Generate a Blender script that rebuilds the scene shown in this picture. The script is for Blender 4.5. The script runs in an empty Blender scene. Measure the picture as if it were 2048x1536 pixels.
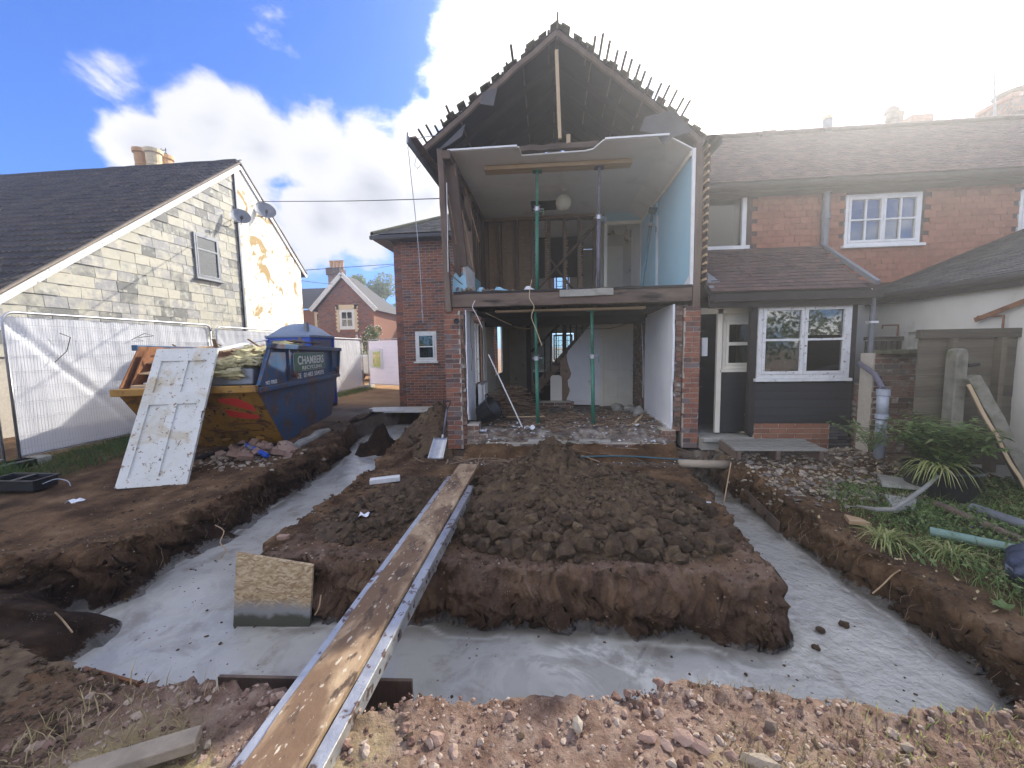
import bpy, math, random
import numpy as np
from mathutils import Vector, Matrix, Euler
R = math.radians
random.seed(7)
rng = np.random.default_rng(11)
scene = bpy.context.scene
COL = scene.collection

# ------------------------------------------------------------------ camera
FPX = 800.0
CAM = Vector((0.0, 0.0, 1.6))
pitch, yaw, roll = R(5.188), R(5.495), R(-1.0136)
FW = Vector((-math.sin(yaw) * math.cos(pitch), math.cos(yaw) * math.cos(pitch), -math.sin(pitch)))
_r = Vector((math.cos(yaw), math.sin(yaw), 0)); _u = _r.cross(FW)
RT = _r * math.cos(roll) + _u * math.sin(roll)
UP = _u * math.cos(roll) - _r * math.sin(roll)
cd = bpy.data.cameras.new('camera'); cam = bpy.data.objects.new('camera', cd); COL.objects.link(cam)
cd.sensor_width = 36; cd.lens = FPX / 2048 * 36; cd.clip_start = 0.05; cd.clip_end = 3000
M = Matrix((RT, UP, -FW)).transposed().to_4x4(); M.translation = CAM
cam.matrix_world = M
scene.camera = cam

def ray(x, y):
    return FW + RT * ((x - 1024) / FPX) - UP * ((y - 768) / FPX)
def at(x, y, X=None, Y=None, Z=None):
    """the place in the world that the photograph shows at (x, y), on the plane given"""
    d = ray(x, y)
    t = (X - CAM.x) / d.x if X is not None else (Y - CAM.y) / d.y if Y is not None else (Z - CAM.z) / d.z
    return CAM + d * t

# ------------------------------------------------------------------ sun, sky, exposure
SUN_AZ, SUN_EL = 37.5, 33.5        # azimuth clockwise from +Y
sv = Vector((math.sin(R(SUN_AZ)) * math.cos(R(SUN_EL)), math.cos(R(SUN_AZ)) * math.cos(R(SUN_EL)), math.sin(R(SUN_EL))))
sl = bpy.data.lights.new('sun', 'SUN'); sl.energy = 3.0; sl.angle = R(0.5); sl.color = (1.0, 0.93, 0.80)
so = bpy.data.objects.new('sun', sl); COL.objects.link(so)
so.rotation_euler = sv.to_track_quat('Z', 'Y').to_euler(); so.location = sv * 40
scene.view_settings.view_transform = 'Standard'; scene.view_settings.look = 'None'
scene.view_settings.gamma = 1; scene.view_settings.exposure = 1.32
scene.view_settings.use_curve_mapping = False
w = bpy.data.worlds.new('World'); scene.world = w; w.use_nodes = True
nt = w.node_tree; nt.nodes.clear()
def N(nt, t, **k):
    n = nt.nodes.new(t)
    for a, b in k.items():
        if a.startswith('i_'): n.inputs[a[2:].replace('_', ' ')].default_value = b
        else: setattr(n, a, b)
    return n
def L(nt, a, b): nt.links.new(a, b)
def mth(nt, op, a, b=None, c=None, clamp=False):
    n = nt.nodes.new('ShaderNodeMath'); n.operation = op; n.use_clamp = clamp
    for i, v in enumerate((a, b, c)):
        if v is None: continue
        if isinstance(v, (int, float)): n.inputs[i].default_value = v
        else: L(nt, v, n.inputs[i])
    return n.outputs[0]
def sstep(nt, v, lo, hi):
    n = nt.nodes.new('ShaderNodeMapRange'); n.interpolation_type = 'SMOOTHSTEP'
    L(nt, v, n.inputs['Value']); n.inputs['From Min'].default_value = lo; n.inputs['From Max'].default_value = hi
    return n.outputs['Result']
def mixc(nt, f, a, b, mode='MIX'):
    n = nt.nodes.new('ShaderNodeMix'); n.data_type = 'RGBA'; n.blend_type = mode
    if isinstance(f, (int, float)): n.inputs[0].default_value = f
    else: L(nt, f, n.inputs[0])
    for i, v in ((6, a), (7, b)):
        if isinstance(v, (tuple, list)): n.inputs[i].default_value = (*v[:3], 1)
        else: L(nt, v, n.inputs[i])
    return n.outputs[2]
tc = N(nt, 'ShaderNodeTexCoord')
sky = N(nt, 'ShaderNodeTexSky', sky_type='NISHITA', sun_disc=False, sun_elevation=R(SUN_EL), sun_rotation=R(SUN_AZ), air_density=1.0, dust_density=0.6, ozone_density=2.5)
mp = N(nt, 'ShaderNodeMapping'); mp.inputs['Scale'].default_value = (1, 1, 1.6)
L(nt, tc.outputs['Generated'], mp.inputs[0])
nz = N(nt, 'ShaderNodeTexNoise', i_Scale=5.2, i_Detail=10, i_Roughness=0.60, i_Distortion=0.25)
L(nt, mp.outputs[0], nz.inputs['Vector'])
nz2 = N(nt, 'ShaderNodeTexNoise', i_Scale=2.3, i_Detail=5, i_Roughness=0.5)
L(nt, mp.outputs[0], nz2.inputs['Vector'])
def blob(px, py, rad, soft=1.0):
    d = ray(px, py).normalized()
    vm = N(nt, 'ShaderNodeVectorMath', operation='DISTANCE'); L(nt, tc.outputs['Generated'], vm.inputs[0]); vm.inputs[1].default_value = d
    v = mth(nt, 'DIVIDE', vm.outputs['Value'], rad)
    return mth(nt, 'MULTIPLY', mth(nt, 'SUBTRACT', 1.0, v), soft)
# cumulus banks of the day: (pixel, angular radius, strength)
blobs = [(425, 250, .085, 1.3), (520, 300, .11, 1.5), (640, 320, .12, 1.7), (740, 370, .16, 1.9), (830, 320, .11, 1.3), (470, 400, .16, 1.3), (300, 310, .07, 1.0), (860, 400, .13, 1.9), (640, 440, .14, 1.6), (720, 470, .12, 1.2),
         (1000, 70, .15, 2.0), (1030, -60, .17, 1.8), (960, 200, .13, 1.7), (1130, 110, .15, 1.7), (1200, 210, .12, 1.4), (840, 240, .06, .8), (1290, 300, .14, 1.3),
         (1640, 30, .30, 2.2), (1850, 140, .42, 2.4), (2100, 250, .5, 2.0), (1480, 260, .16, 1.6), (215, 125, .045, .30), (560, 20, .05, .30)]
acc = None
for b in blobs:
    v = blob(*b)
    acc = v if acc is None else mth(nt, 'MAXIMUM', acc, v)
acc = mth(nt, 'MAXIMUM', acc, -0.8)
# unseen clouds out of the picture, added thicker for a brighter, neutral light
dens = mth(nt, 'ADD', mth(nt, 'MULTIPLY', mth(nt, 'SUBTRACT', nz.outputs['Fac'], 0.5), 2.5), mth(nt, 'MULTIPLY', acc, 0.95))
front = N(nt, 'ShaderNodeVectorMath', operation='DOT_PRODUCT'); L(nt, tc.outputs['Generated'], front.inputs[0]); front.inputs[1].default_value = (FW.x, FW.y, 0.0)
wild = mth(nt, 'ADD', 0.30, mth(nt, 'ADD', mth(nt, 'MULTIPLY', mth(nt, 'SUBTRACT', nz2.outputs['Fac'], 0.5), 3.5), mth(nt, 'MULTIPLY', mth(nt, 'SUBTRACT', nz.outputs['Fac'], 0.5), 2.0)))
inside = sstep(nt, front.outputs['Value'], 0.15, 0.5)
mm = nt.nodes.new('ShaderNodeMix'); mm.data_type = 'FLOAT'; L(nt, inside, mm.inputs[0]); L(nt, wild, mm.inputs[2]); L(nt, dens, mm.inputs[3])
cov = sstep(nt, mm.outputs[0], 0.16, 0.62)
vd = N(nt, 'ShaderNodeVectorMath', operation='DOT_PRODUCT'); L(nt, tc.outputs['Generated'], vd.inputs[0]); vd.inputs[1].default_value = sv
nearsun = sstep(nt, vd.outputs['Value'], 0.55, 1.0)
thick = sstep(nt, mth(nt, 'ADD', mm.outputs[0], mth(nt, 'MULTIPLY', mth(nt, 'SUBTRACT', nz2.outputs['Fac'], .5), 3.0)), 0.5, 2.2)
lit = mixc(nt, sstep(nt, vd.outputs['Value'], -0.35, 0.35), (9.6, 9.3, 8.9), (2.75, 2.75, 2.8))     # unseen clouds facing the sun boosted to brighten the shade; backlit ones dimmer
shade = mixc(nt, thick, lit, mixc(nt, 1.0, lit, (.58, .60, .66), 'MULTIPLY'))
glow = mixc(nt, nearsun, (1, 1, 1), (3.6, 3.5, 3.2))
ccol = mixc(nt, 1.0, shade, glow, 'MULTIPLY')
# whitening of the thin air round the sun
air = mth(nt, 'POWER', mth(nt, 'MAXIMUM', vd.outputs['Value'], 0.0), 14.0)
skyc = mixc(nt, mth(nt, 'MULTIPLY', air, 0.9, clamp=True), mixc(nt, 1.0, sky.outputs[0], (0.22, 0.40, 0.77), 'MULTIPLY'), (14, 14, 13.8))
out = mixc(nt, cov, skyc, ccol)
sep = N(nt, 'ShaderNodeSeparateXYZ'); L(nt, tc.outputs['Generated'], sep.inputs[0])
out = mixc(nt, sstep(nt, sep.outputs['Z'], -0.02, 0.0), (1.5, 1.4, 1.2), out)
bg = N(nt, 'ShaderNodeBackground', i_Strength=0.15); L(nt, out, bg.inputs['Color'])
wo = N(nt, 'ShaderNodeOutputWorld'); L(nt, bg.outputs[0], wo.inputs['Surface'])
scene.cycles.max_bounces = 6; scene.cycles.diffuse_bounces = 3; scene.cycles.transparent_max_bounces = 12
scene.cycles.use_denoising = True; scene.cycles.sample_clamp_indirect = 6

# ------------------------------------------------------------------ object helpers
W = {}
def tag(o, label=None, cat=None, group=None, kind=None):
    if label: o['label'] = label
    if cat: o['category'] = cat
    if group: o['group'] = group
    if kind: o['kind'] = kind
    return o
def thing(name, loc, label, cat, group=None):
    o = bpy.data.objects.new(name, None); COL.objects.link(o); o.location = loc; o.empty_display_size = .1
    W[o.name] = Vector(loc)
    return tag(o, label, cat, group)
def link(name, me, parent=None, loc=(0, 0, 0), rot=None, scale=None):
    o = bpy.data.objects.new(name, me); COL.objects.link(o)
    l = Vector(loc); W[o.name] = l
    if parent is not None: o.parent = parent; l = l - W[parent.name]
    o.location = l
    if rot is not None: o.rotation_euler = rot
    if scale is not None: o.scale = scale
    return o
def mesh_np(name, V, F, mats, mi=None, rnd=None, smooth=False):
    """V (n,3); F list of (k,m) int arrays, one per polygon size"""
    me = bpy.data.meshes.new(name)
    V = np.asarray(V, dtype=np.float32)
    Fs = [f for f in F if len(f)]
    nl = sum(f.size for f in Fs); npoly = sum(len(f) for f in Fs)
    me.vertices.add(len(V)); me.vertices.foreach_set('co', V.ravel())
    me.loops.add(nl); me.polygons.add(npoly)
    me.loops.foreach_set('vertex_index', np.concatenate([f.ravel() for f in Fs]).astype(np.int32))
    tot = np.concatenate([np.full(len(f), f.shape[1]) for f in Fs]); st = np.concatenate([[0], np.cumsum(tot)[:-1]])
    me.polygons.foreach_set('loop_start', st.astype(np.int32))
    me.polygons.foreach_set('loop_total', tot.astype(np.int32))
    if mi is not None: me.polygons.foreach_set('material_index', np.asarray(mi, dtype=np.int32))
    me.polygons.foreach_set('use_smooth', np.full(npoly, bool(smooth)))
    if rnd is not None:
        a = me.attributes.new('rnd', 'FLOAT', 'FACE'); a.data.foreach_set('value', np.asarray(rnd, dtype=np.float32))
    for m in (mats if isinstance(mats, (list, tuple)) else [mats]): me.materials.append(m)
    me.update(calc_edges=True); me.validate()
    return me
class MB:
    """collects shapes in world space and links them as one mesh"""
    def __init__(s): s.v = []; s.f = []; s.m = []; s.r = []; s.mi = 0; s.rn = 0.0
    def add(s, vs, fs):
        b = len(s.v); s.v += [tuple(p) for p in vs]
        for f in fs: s.f.append(tuple(b + i for i in f)); s.m.append(s.mi); s.r.append(s.rn)
        return s
    def box(s, a, b):
        (x0, y0, z0), (x1, y1, z1) = a, b
        return s.hexa([(x0, y0, z0), (x1, y0, z0), (x1, y1, z0), (x0, y1, z0), (x0, y0, z1), (x1, y0, z1), (x1, y1, z1), (x0, y1, z1)])
    def hexa(s, p): return s.add(p, [(0, 3, 2, 1), (4, 5, 6, 7), (0, 1, 5, 4), (1, 2, 6, 5), (2, 3, 7, 6), (3, 0, 4, 7)])
    def bar(s, p0, p1, w, h, up=(0, 0, 1), taper=1.0, seg=1, wob=0.0):
        p0 = Vector(p0); p1 = Vector(p1); d = (p1 - p0).normalized(); up = Vector(up)
        if abs(d.dot(up)) > .99: up = Vector((0, 1, 0))
        r = d.cross(up).normalized(); u = r.cross(d).normalized(); vs = []; fs = []
        for i in range(seg + 1):
            t = i / seg; c = p0.lerp(p1, t); k = 1 + (taper - 1) * t
            if wob and 0 < i < seg: c = c + Vector((random.uniform(-wob, wob), random.uniform(-wob, wob), random.uniform(-wob, wob)))
            for a, b in ((-1, -1), (1, -1), (1, 1), (-1, 1)): vs.append(c + r * (a * w / 2 * k) + u * (b * h / 2 * k))
        for i in range(seg):
            for j in range(4): a = i * 4 + j; b = i * 4 + (j + 1) % 4; fs.append((a, b, b + 4, a + 4))
        fs += [(3, 2, 1, 0), (seg * 4, seg * 4 + 1, seg * 4 + 2, seg * 4 + 3)]
        return s.add(vs, fs)
    def tube(s, pts, rad, n=8, cap=True):
        pts = [Vector(p) for p in pts]; rads = rad if isinstance(rad, (list, tuple)) else [rad] * len(pts)
        vs = []; fs = []; prev = None
        for i, p in enumerate(pts):
            d = (pts[min(i + 1, len(pts) - 1)] - pts[max(i - 1, 0)]).normalized()
            if prev is None:
                a = Vector((0, 0, 1)) if abs(d.z) < .9 else Vector((1, 0, 0)); prev = d.cross(a).normalized()
            r = (prev - d * prev.dot(d)).normalized(); prev = r; u = d.cross(r)
            for j in range(n):
                t = 2 * math.pi * j / n; vs.append(p + (r * math.cos(t) + u * math.sin(t)) * rads[i])
        for i in range(len(pts) - 1):
            for j in range(n): a = i * n + j; b = i * n + (j + 1) % n; fs.append((a, b, b + n, a + n))
        if cap: fs += [tuple(range(n - 1, -1, -1)), tuple(range((len(pts) - 1) * n, len(pts) * n))]
        return s.add(vs, fs)
    def lathe(s, c, prof, n=20, axis=None):
        c = Vector(c); vs = []; fs = []
        q = Vector((0, 0, 1)).rotation_difference(Vector(axis)) if axis is not None else None
        for r, z in prof:
            for j in range(n):
                t = 2 * math.pi * j / n; v = Vector((r * math.cos(t), r * math.sin(t), z))
                vs.append(c + (q @ v if q else v))
        for i in range(len(prof) - 1):
            for j in range(n): a = i * n + j; b = i * n + (j + 1) % n; fs.append((a, b, b + n, a + n))
        return s.add(vs, fs)
    def prism(s, poly, ext):
        n = len(poly); e = Vector(ext); p = [Vector(q) for q in poly]
        vs = p + [q + e for q in p]
        return s.add(vs, [tuple(range(n - 1, -1, -1)), tuple(range(n, 2 * n))] + [(i, (i + 1) % n, (i + 1) % n + n, i + n) for i in range(n)])
    def grid(s, fn, nu, nv):
        vs = [fn(i / nu, j / nv) for j in range(nv + 1) for i in range(nu + 1)]
        return s.add(vs, [(j * (nu + 1) + i, j * (nu + 1) + i + 1, (j + 1) * (nu + 1) + i + 1, (j + 1) * (nu + 1) + i) for j in range(nv) for i in range(nu)])
    def mesh(s, name, mat, smooth=False):
        me = bpy.data.meshes.new(name); me.from_pydata(s.v, [], s.f)
        for m in (mat if isinstance(mat, (list, tuple)) else [mat]): me.materials.append(m)
        if any(s.m): me.polygons.foreach_set('material_index', s.m)
        if any(s.r):
            a = me.attributes.new('rnd', 'FLOAT', 'FACE'); a.data.foreach_set('value', s.r)
        if smooth: me.polygons.foreach_set('use_smooth', [True] * len(s.f))
        me.update(); return me
    def build(s, name, mat, parent=None, smooth=False, bevel=0, origin=None):
        o_ = Vector(origin) if origin is not None else None
        if o_ is not None: s.v = [(x - o_.x, y - o_.y, z - o_.z) for x, y, z in s.v]
        if smooth and smooth is not True: pass
        me = s.mesh(name, mat, smooth)
        # consistent outward normals
        import bmesh
        bm = bmesh.new(); bm.from_mesh(me); bmesh.ops.recalc_face_normals(bm, faces=bm.faces); bm.to_mesh(me); bm.free()
        o = link(name, me, parent, o_ or (0, 0, 0))
        if bevel:
            m = o.modifiers.new('bevel', 'BEVEL'); m.width = bevel; m.segments = 2; m.limit_method = 'ANGLE'
        return o
def solo(mb, name, mat, label, cat, group=None, smooth=False, bevel=0, kind=None):
    """a top-level thing of one mesh, its origin at its base"""
    v = np.array(mb.v); c = (v[:, 0].mean(), v[:, 1].mean(), v[:, 2].min())
    return tag(mb.build(name, mat, None, smooth, bevel, origin=c), label, cat, group, kind)
def pieces(name, parent, variants, mats, T, limit=290, stuffname=None):
    """T: list of (loc, rot matrix 3x3 or None, scale xyz). nearest ones are objects, the rest one mesh"""
    key = [(Vector(t[0]) - CAM).length * (1.0) / max(0.01, max(t[2])) for t in T]
    order = sorted(range(len(T)), key=lambda i: key[i])
    meshes = []
    for i, mb in enumerate(variants): meshes.append(mb.mesh(name, mats) if isinstance(mb, MB) else mb)
    for i in order[:limit]:
        loc, rot, sc = T[i]
        o = link(name, random.choice(meshes), parent, loc, rot.to_euler() if rot is not None else None, sc)
    rest = order[limit:]
    if rest:
        VV = []; FF = {}; RR = {}; MI = {}; base = 0
        arrs = []
        for me in meshes:
            v = np.empty(len(me.vertices) * 3, np.float32); me.vertices.foreach_get('co', v)
            arrs.append((v.reshape(-1, 3), [tuple(p.vertices) for p in me.polygons], [p.material_index for p in me.polygons]))
        for i in rest:
            loc, rot, sc = T[i]; v, fs, ms = random.choice(arrs)
            vv = v * np.array(sc)
            if rot is not None: vv = vv @ np.array(rot).T
            VV.append(vv + np.array(loc)); r = random.random()
            for f, m_ in zip(fs, ms): FF.setdefault(len(f), []).append([q + base for q in f]); RR.setdefault(len(f), []).append(r); MI.setdefault(len(f), []).append(m_)
            base += len(v)
        ks = sorted(FF)
        me = mesh_np(stuffname or name, np.concatenate(VV), [np.array(FF[k]) for k in ks], mats, mi=sum((MI[k] for k in ks), []), rnd=sum((RR[k] for k in ks), []))
        o = link(stuffname or name + '_field', me, parent); o['kind'] = 'stuff'
        return o
def basis(u, v, n):
    return Matrix((Vector(u), Vector(v), Vector(n))).transposed()

# ------------------------------------------------------------------ numpy noise
_perm = rng.random((256, 256)).astype(np.float64)
def vnoise(x, y):
    xi = np.floor(x).astype(int); yi = np.floor(y).astype(int); fx = x - xi; fy = y - yi
    fx = fx * fx * (3 - 2 * fx); fy = fy * fy * (3 - 2 * fy)
    a = _perm[xi & 255, yi & 255]; b = _perm[(xi + 1) & 255, yi & 255]; c = _perm[xi & 255, (yi + 1) & 255]; d = _perm[(xi + 1) & 255, (yi + 1) & 255]
    return (a * (1 - fx) + b * fx) * (1 - fy) + (c * (1 - fx) + d * fx) * fy
def fbm(x, y, oct=4, g=.5):
    s = 0; a = 1; t = 0
    for i in range(oct): s = s + a * (vnoise(x * 2 ** i + 17.3 * i, y * 2 ** i + 5.1 * i) - .5); t += a; a *= g
    return s / t * 2
def smooth(x, a, b):
    t = np.clip((x - a) / (b - a), 0, 1); return t * t * (3 - 2 * t)
def polydist(px, py, poly):
    """signed distance, positive inside"""
    d = np.full(px.shape, 1e9); ins = np.zeros(px.shape, bool); n = len(poly)
    for i in range(n):
        x0, y0 = poly[i]; x1, y1 = poly[(i + 1) % n]; dx, dy = x1 - x0, y1 - y0
        t = np.clip(((px - x0) * dx + (py - y0) * dy) / (dx * dx + dy * dy + 1e-12), 0, 1)
        d = np.minimum(d, np.hypot(px - x0 - t * dx, py - y0 - t * dy))
        c = ((y0 > py) != (y1 > py)) & (px < (x1 - x0) * (py - y0) / ((y1 - y0) + 1e-12) + x0)
        ins ^= c
    return np.where(ins, d, -d)

# ------------------------------------------------------------------ materials
def mat(name, cols, rough=.8, scale=8., metal=0., bump=.2, bscale=None, rndw=0.0, detail=6, stretch=None, spots=None, spec=.5, alpha=None, trans=0, coord='Object', dist=.0, contrast=1.0, bdist=.02):
    """cols: list of base colours run through noise (+ a random number per piece when rndw)"""
    m = bpy.data.materials.new(name); m.use_nodes = True; nt = m.node_tree; nt.nodes.clear()
    tc = N(nt, 'ShaderNodeTexCoord'); mp = N(nt, 'ShaderNodeMapping')
    if coord == 'World':
        g = N(nt, 'ShaderNodeNewGeometry'); L(nt, g.outputs['Position'], mp.inputs[0])
    else: L(nt, tc.outputs[coord], mp.inputs[0])
    if stretch: mp.inputs['Scale'].default_value = stretch
    oi = N(nt, 'ShaderNodeObjectInfo'); at_ = N(nt, 'ShaderNodeAttribute', attribute_name='rnd')
    rv = mth(nt, 'FRACT', mth(nt, 'ADD', mth(nt, 'MULTIPLY', oi.outputs['Random'], 1.0), at_.outputs['Fac']))
    cb = N(nt, 'ShaderNodeCombineXYZ'); L(nt, mth(nt, 'MULTIPLY', rv, 37.0), cb.inputs[0]); L(nt, mth(nt, 'MULTIPLY', rv, 13.0), cb.inputs[2])
    av = N(nt, 'ShaderNodeVectorMath', operation='ADD'); L(nt, mp.outputs[0], av.inputs[0])
    if rndw: L(nt, cb.outputs[0], av.inputs[1])
    nz = N(nt, 'ShaderNodeTexNoise', i_Scale=scale, i_Detail=detail, i_Roughness=.62, i_Distortion=dist); L(nt, av.outputs[0], nz.inputs['Vector'])
    f = mth(nt, 'ADD', mth(nt, 'MULTIPLY', mth(nt, 'SUBTRACT', nz.outputs['Fac'], .5), 1.8 * contrast * (1 - rndw * .55)), .5)
    if rndw: f = mth(nt, 'ADD', f, mth(nt, 'MULTIPLY', mth(nt, 'SUBTRACT', rv, .5), rndw))
    cr = N(nt, 'ShaderNodeValToRGB'); el = cr.color_ramp.elements
    while len(el) < len(cols): el.new(.5)
    for i, c in enumerate(cols):
        el[i].position = i / max(1, len(cols) - 1) * .8 + .1; el[i].color = (*c, 1)
    L(nt, f, cr.inputs[0]); col = cr.outputs[0]
    for sp in (spots or []):
        c, sc, lo, hi = sp[:4]
        n2 = N(nt, 'ShaderNodeTexNoise', i_Scale=sc, i_Detail=5, i_Roughness=.6, i_Distortion=(sp[4] if len(sp) > 4 else 0)); L(nt, av.outputs[0], n2.inputs['Vector'])
        col = mixc(nt, sstep(nt, n2.outputs['Fac'], lo, hi), col, c)
    p = N(nt, 'ShaderNodeBsdfPrincipled'); L(nt, col, p.inputs['Base Color'])
    p.inputs['Metallic'].default_value = metal; p.inputs['Specular IOR Level'].default_value = spec
    rr = mth(nt, 'ADD', mth(nt, 'MULTIPLY', mth(nt, 'SUBTRACT', nz.outputs['Fac'], .5), .3), rough, clamp=True); L(nt, rr, p.inputs['Roughness'])
    if bump:
        nb = N(nt, 'ShaderNodeTexNoise', i_Scale=bscale or scale * 4, i_Detail=8, i_Roughness=.65); L(nt, av.outputs[0], nb.inputs['Vector'])
        b = N(nt, 'ShaderNodeBump', i_Strength=bump, i_Distance=bdist); L(nt, nb.outputs['Fac'], b.inputs['Height']); L(nt, b.outputs[0], p.inputs['Normal'])
    o = N(nt, 'ShaderNodeOutputMaterial'); sh = p.outputs[0]
    if trans:
        t = N(nt, 'ShaderNodeBsdfTranslucent'); L(nt, col, t.inputs['Color']); mx = N(nt, 'ShaderNodeMixShader'); mx.inputs[0].default_value = trans
        L(nt, sh, mx.inputs[1]); L(nt, t.outputs[0], mx.inputs[2]); sh = mx.outputs[0]
    if alpha is not None:
        t = N(nt, 'ShaderNodeBsdfTransparent'); mx = N(nt, 'ShaderNodeMixShader'); mx.inputs[0].default_value = alpha
        L(nt, t.outputs[0], mx.inputs[1]); L(nt, sh, mx.inputs[2]); sh = mx.outputs[0]
    L(nt, sh, o.inputs[0])
    return m
def glassmat(name, tint=(.8, .9, .9), refl=.12):
    m = bpy.data.materials.new(name); m.use_nodes = True; nt = m.node_tree; nt.nodes.clear()
    g = N(nt, 'ShaderNodeBsdfGlossy', i_Roughness=.02); t = N(nt, 'ShaderNodeBsdfTransparent'); t.inputs[0].default_value = (*tint, 1)
    fr = N(nt, 'ShaderNodeFresnel', i_IOR=1.5); mx = N(nt, 'ShaderNodeMixShader')
    L(nt, mth(nt, 'ADD', fr.outputs[0], refl, clamp=True), mx.inputs[0]); L(nt, t.outputs[0], mx.inputs[1]); L(nt, g.outputs[0], mx.inputs[2])
    o = N(nt, 'ShaderNodeOutputMaterial'); L(nt, mx.outputs[0], o.inputs[0]); return m

m_brick = mat('brick_red', [(.11, .075, .07), (.26, .105, .065), (.32, .14, .09), (.23, .09, .06), (.18, .145, .14)], .9, 14, rndw=.9, bump=.5, bscale=70, spots=[((.33, .29, .24), 9, .62, .72)], coord='World')
m_brickorange = mat('brick_orange', [(.22, .10, .06), (.32, .15, .09), (.27, .12, .07)], .9, 14, rndw=.9, bump=.5, bscale=70, coord='World')
m_brickold = mat('brick_weathered', [(.10, .07, .055), (.20, .10, .07), (.24, .16, .12), (.15, .12, .10)], .95, 12, rndw=.9, bump=.6, bscale=60, spots=[((.42, .40, .36), 7, .56, .66)], coord='World')
m_mortar = mat('lime_mortar', [(.44, .39, .32), (.56, .51, .43)], .95, 20, bump=.6, bscale=90)
m_rubblewall = mat('broken_brick_core', [(.22, .10, .07), (.32, .24, .18), (.16, .08, .06)], .95, 9, bump=1., bscale=30)
m_timber = mat('old_timber', [(.065, .043, .033), (.13, .09, .068), (.20, .15, .115)], .85, 6, stretch=(1, 1, .25), bump=.5, bscale=30, rndw=.3)
m_timberh = mat('old_timber_beam', [(.06, .042, .034), (.13, .092, .07), (.21, .16, .125)], .85, 6, stretch=(.2, 1, 1), bump=.6, bscale=30, rndw=.3, spots=[((.02, .014, .012), 4, .55, .7)])
m_dark = mat('black_brown_timber', [(.014, .011, .010), (.035, .028, .026)], .8, 8, bump=.3)
m_felt = mat('roofing_felt', [(.010, .010, .011), (.022, .021, .024)], .9, 5, bump=.3)
m_pine = mat('pale_sawn_pine', [(.36, .24, .13), (.48, .34, .20), (.30, .19, .10)], .75, 3, stretch=(.3, 3, 3), bump=.2, rndw=.3)
m_pinev = mat('pale_sawn_pine_upright', [(.42, .30, .18), (.55, .42, .27)], .75, 3, stretch=(3, 3, .3), bump=.2, rndw=.3)
m_lath = mat('lath_wood', [(.12, .08, .05), (.24, .16, .10), (.34, .24, .16)], .9, 10, bump=.4, rndw=.7)
m_white = mat('white_gloss_paint', [(.62, .62, .60), (.78, .78, .76)], .4, 6, bump=.05, spots=[((.45, .42, .36), 11, .68, .76)])
m_flaky = mat('flaking_white_paint', [(.58, .58, .56), (.74, .74, .73)], .55, 8, bump=.3, spots=[((.26, .20, .15), 22, .60, .66)])
m_plaster = mat('white_plaster', [(.68, .69, .71), (.78, .79, .80)], .9, 2.5, bump=.15, spots=[((.50, .48, .44), 5, .62, .75)])
m_ceiling = mat('ceiling_plaster', [(.74, .73, .69), (.80, .79, .76)], .9, 2, bump=.1, spots=[((.62, .60, .54), 1.6, .52, .75)])
m_beige = mat('beige_plaster', [(.54, .50, .42), (.66, .62, .54)], .9, 2.5, bump=.2, spots=[((.30, .24, .18), 4, .6, .7)])
m_blue = mat('pale_blue_plaster', [(.28, .50, .62), (.33, .56, .68)], .85, 2, bump=.08)
m_cream = mat('cream_paint', [(.70, .65, .52), (.78, .73, .62)], .55, 5, bump=.05)
m_slate = mat('slate_hanging', [(.14, .14, .13), (.36, .35, .29), (.47, .44, .35), (.24, .24, .25), (.41, .39, .31)], .65, 5, rndw=1.0, bump=.25, bscale=40, spots=[((.45, .45, .39), 6, .55, .70)], coord='World')
m_rooftile = mat('dark_concrete_tile', [(.012, .011, .013), (.03, .026, .026), (.05, .042, .038)], .85, 9, rndw=.5, bump=.5, bscale=60, spots=[((.10, .09, .06), 6, .60, .72)], coord='World')
m_claytile = mat('clay_roof_tile', [(.045, .03, .032), (.085, .048, .044), (.13, .07, .06)], .9, 12, rndw=.45, bump=.4, bscale=60, coord='World')
m_greytile = mat('grey_roof_tile', [(.035, .035, .04), (.07, .068, .07), (.11, .105, .10)], .9, 12, rndw=.8, bump=.4, bscale=60, coord='World')
m_hung = mat('hung_clay_tile', [(.20, .078, .048), (.29, .112, .068), (.35, .15, .095)], .85, 10, rndw=.4, bump=.3, bscale=60, coord='World')
m_moss = mat('mossy_tile', [(.05, .05, .03), (.11, .11, .055), (.16, .15, .09)], .95, 8, rndw=.6, bump=.7, bscale=50, coord='World')
m_render = mat('peeling_render', [(.80, .77, .66), (.86, .83, .74)], .85, 3, bump=.3, dist=.3, coord='World', spots=[((.42, .29, .12), 1.3, .565, .62, .8), ((.5, .36, .18), 7, .60, .63, .6)])
m_whitewall = mat('white_render', [(.55, .53, .47), (.66, .64, .58)], .9, 2, bump=.15, spots=[((.46, .44, .36), 3, .58, .75)])
m_lead = mat('grey_lead', [(.16, .17, .19), (.26, .27, .29)], .5, 4, metal=.4, bump=.1)
m_blackpl = mat('black_plastic', [(.012, .013, .015), (.022, .023, .026)], .45, 5, bump=.05)
m_greypvc = mat('grey_pvc', [(.30, .33, .38), (.36, .39, .44)], .4, 3, bump=.02)
m_green = mat('green_prop_paint', [(.015, .13, .085), (.03, .20, .13), (.10, .09, .07)], .5, 14, bump=.15, spots=[((.2, .22, .2), 30, .62, .68)])
m_steelp = mat('purple_grey_prop_paint', [(.09, .085, .12), (.16, .15, .19)], .5, 14, bump=.15)
m_bluep = mat('dark_teal_prop_paint', [(.03, .10, .13), (.06, .15, .19)], .5, 14, bump=.15)
m_galv = mat('galvanised_steel', [(.34, .35, .37), (.50, .51, .53)], .42, 12, metal=.75, bump=.05)
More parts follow.
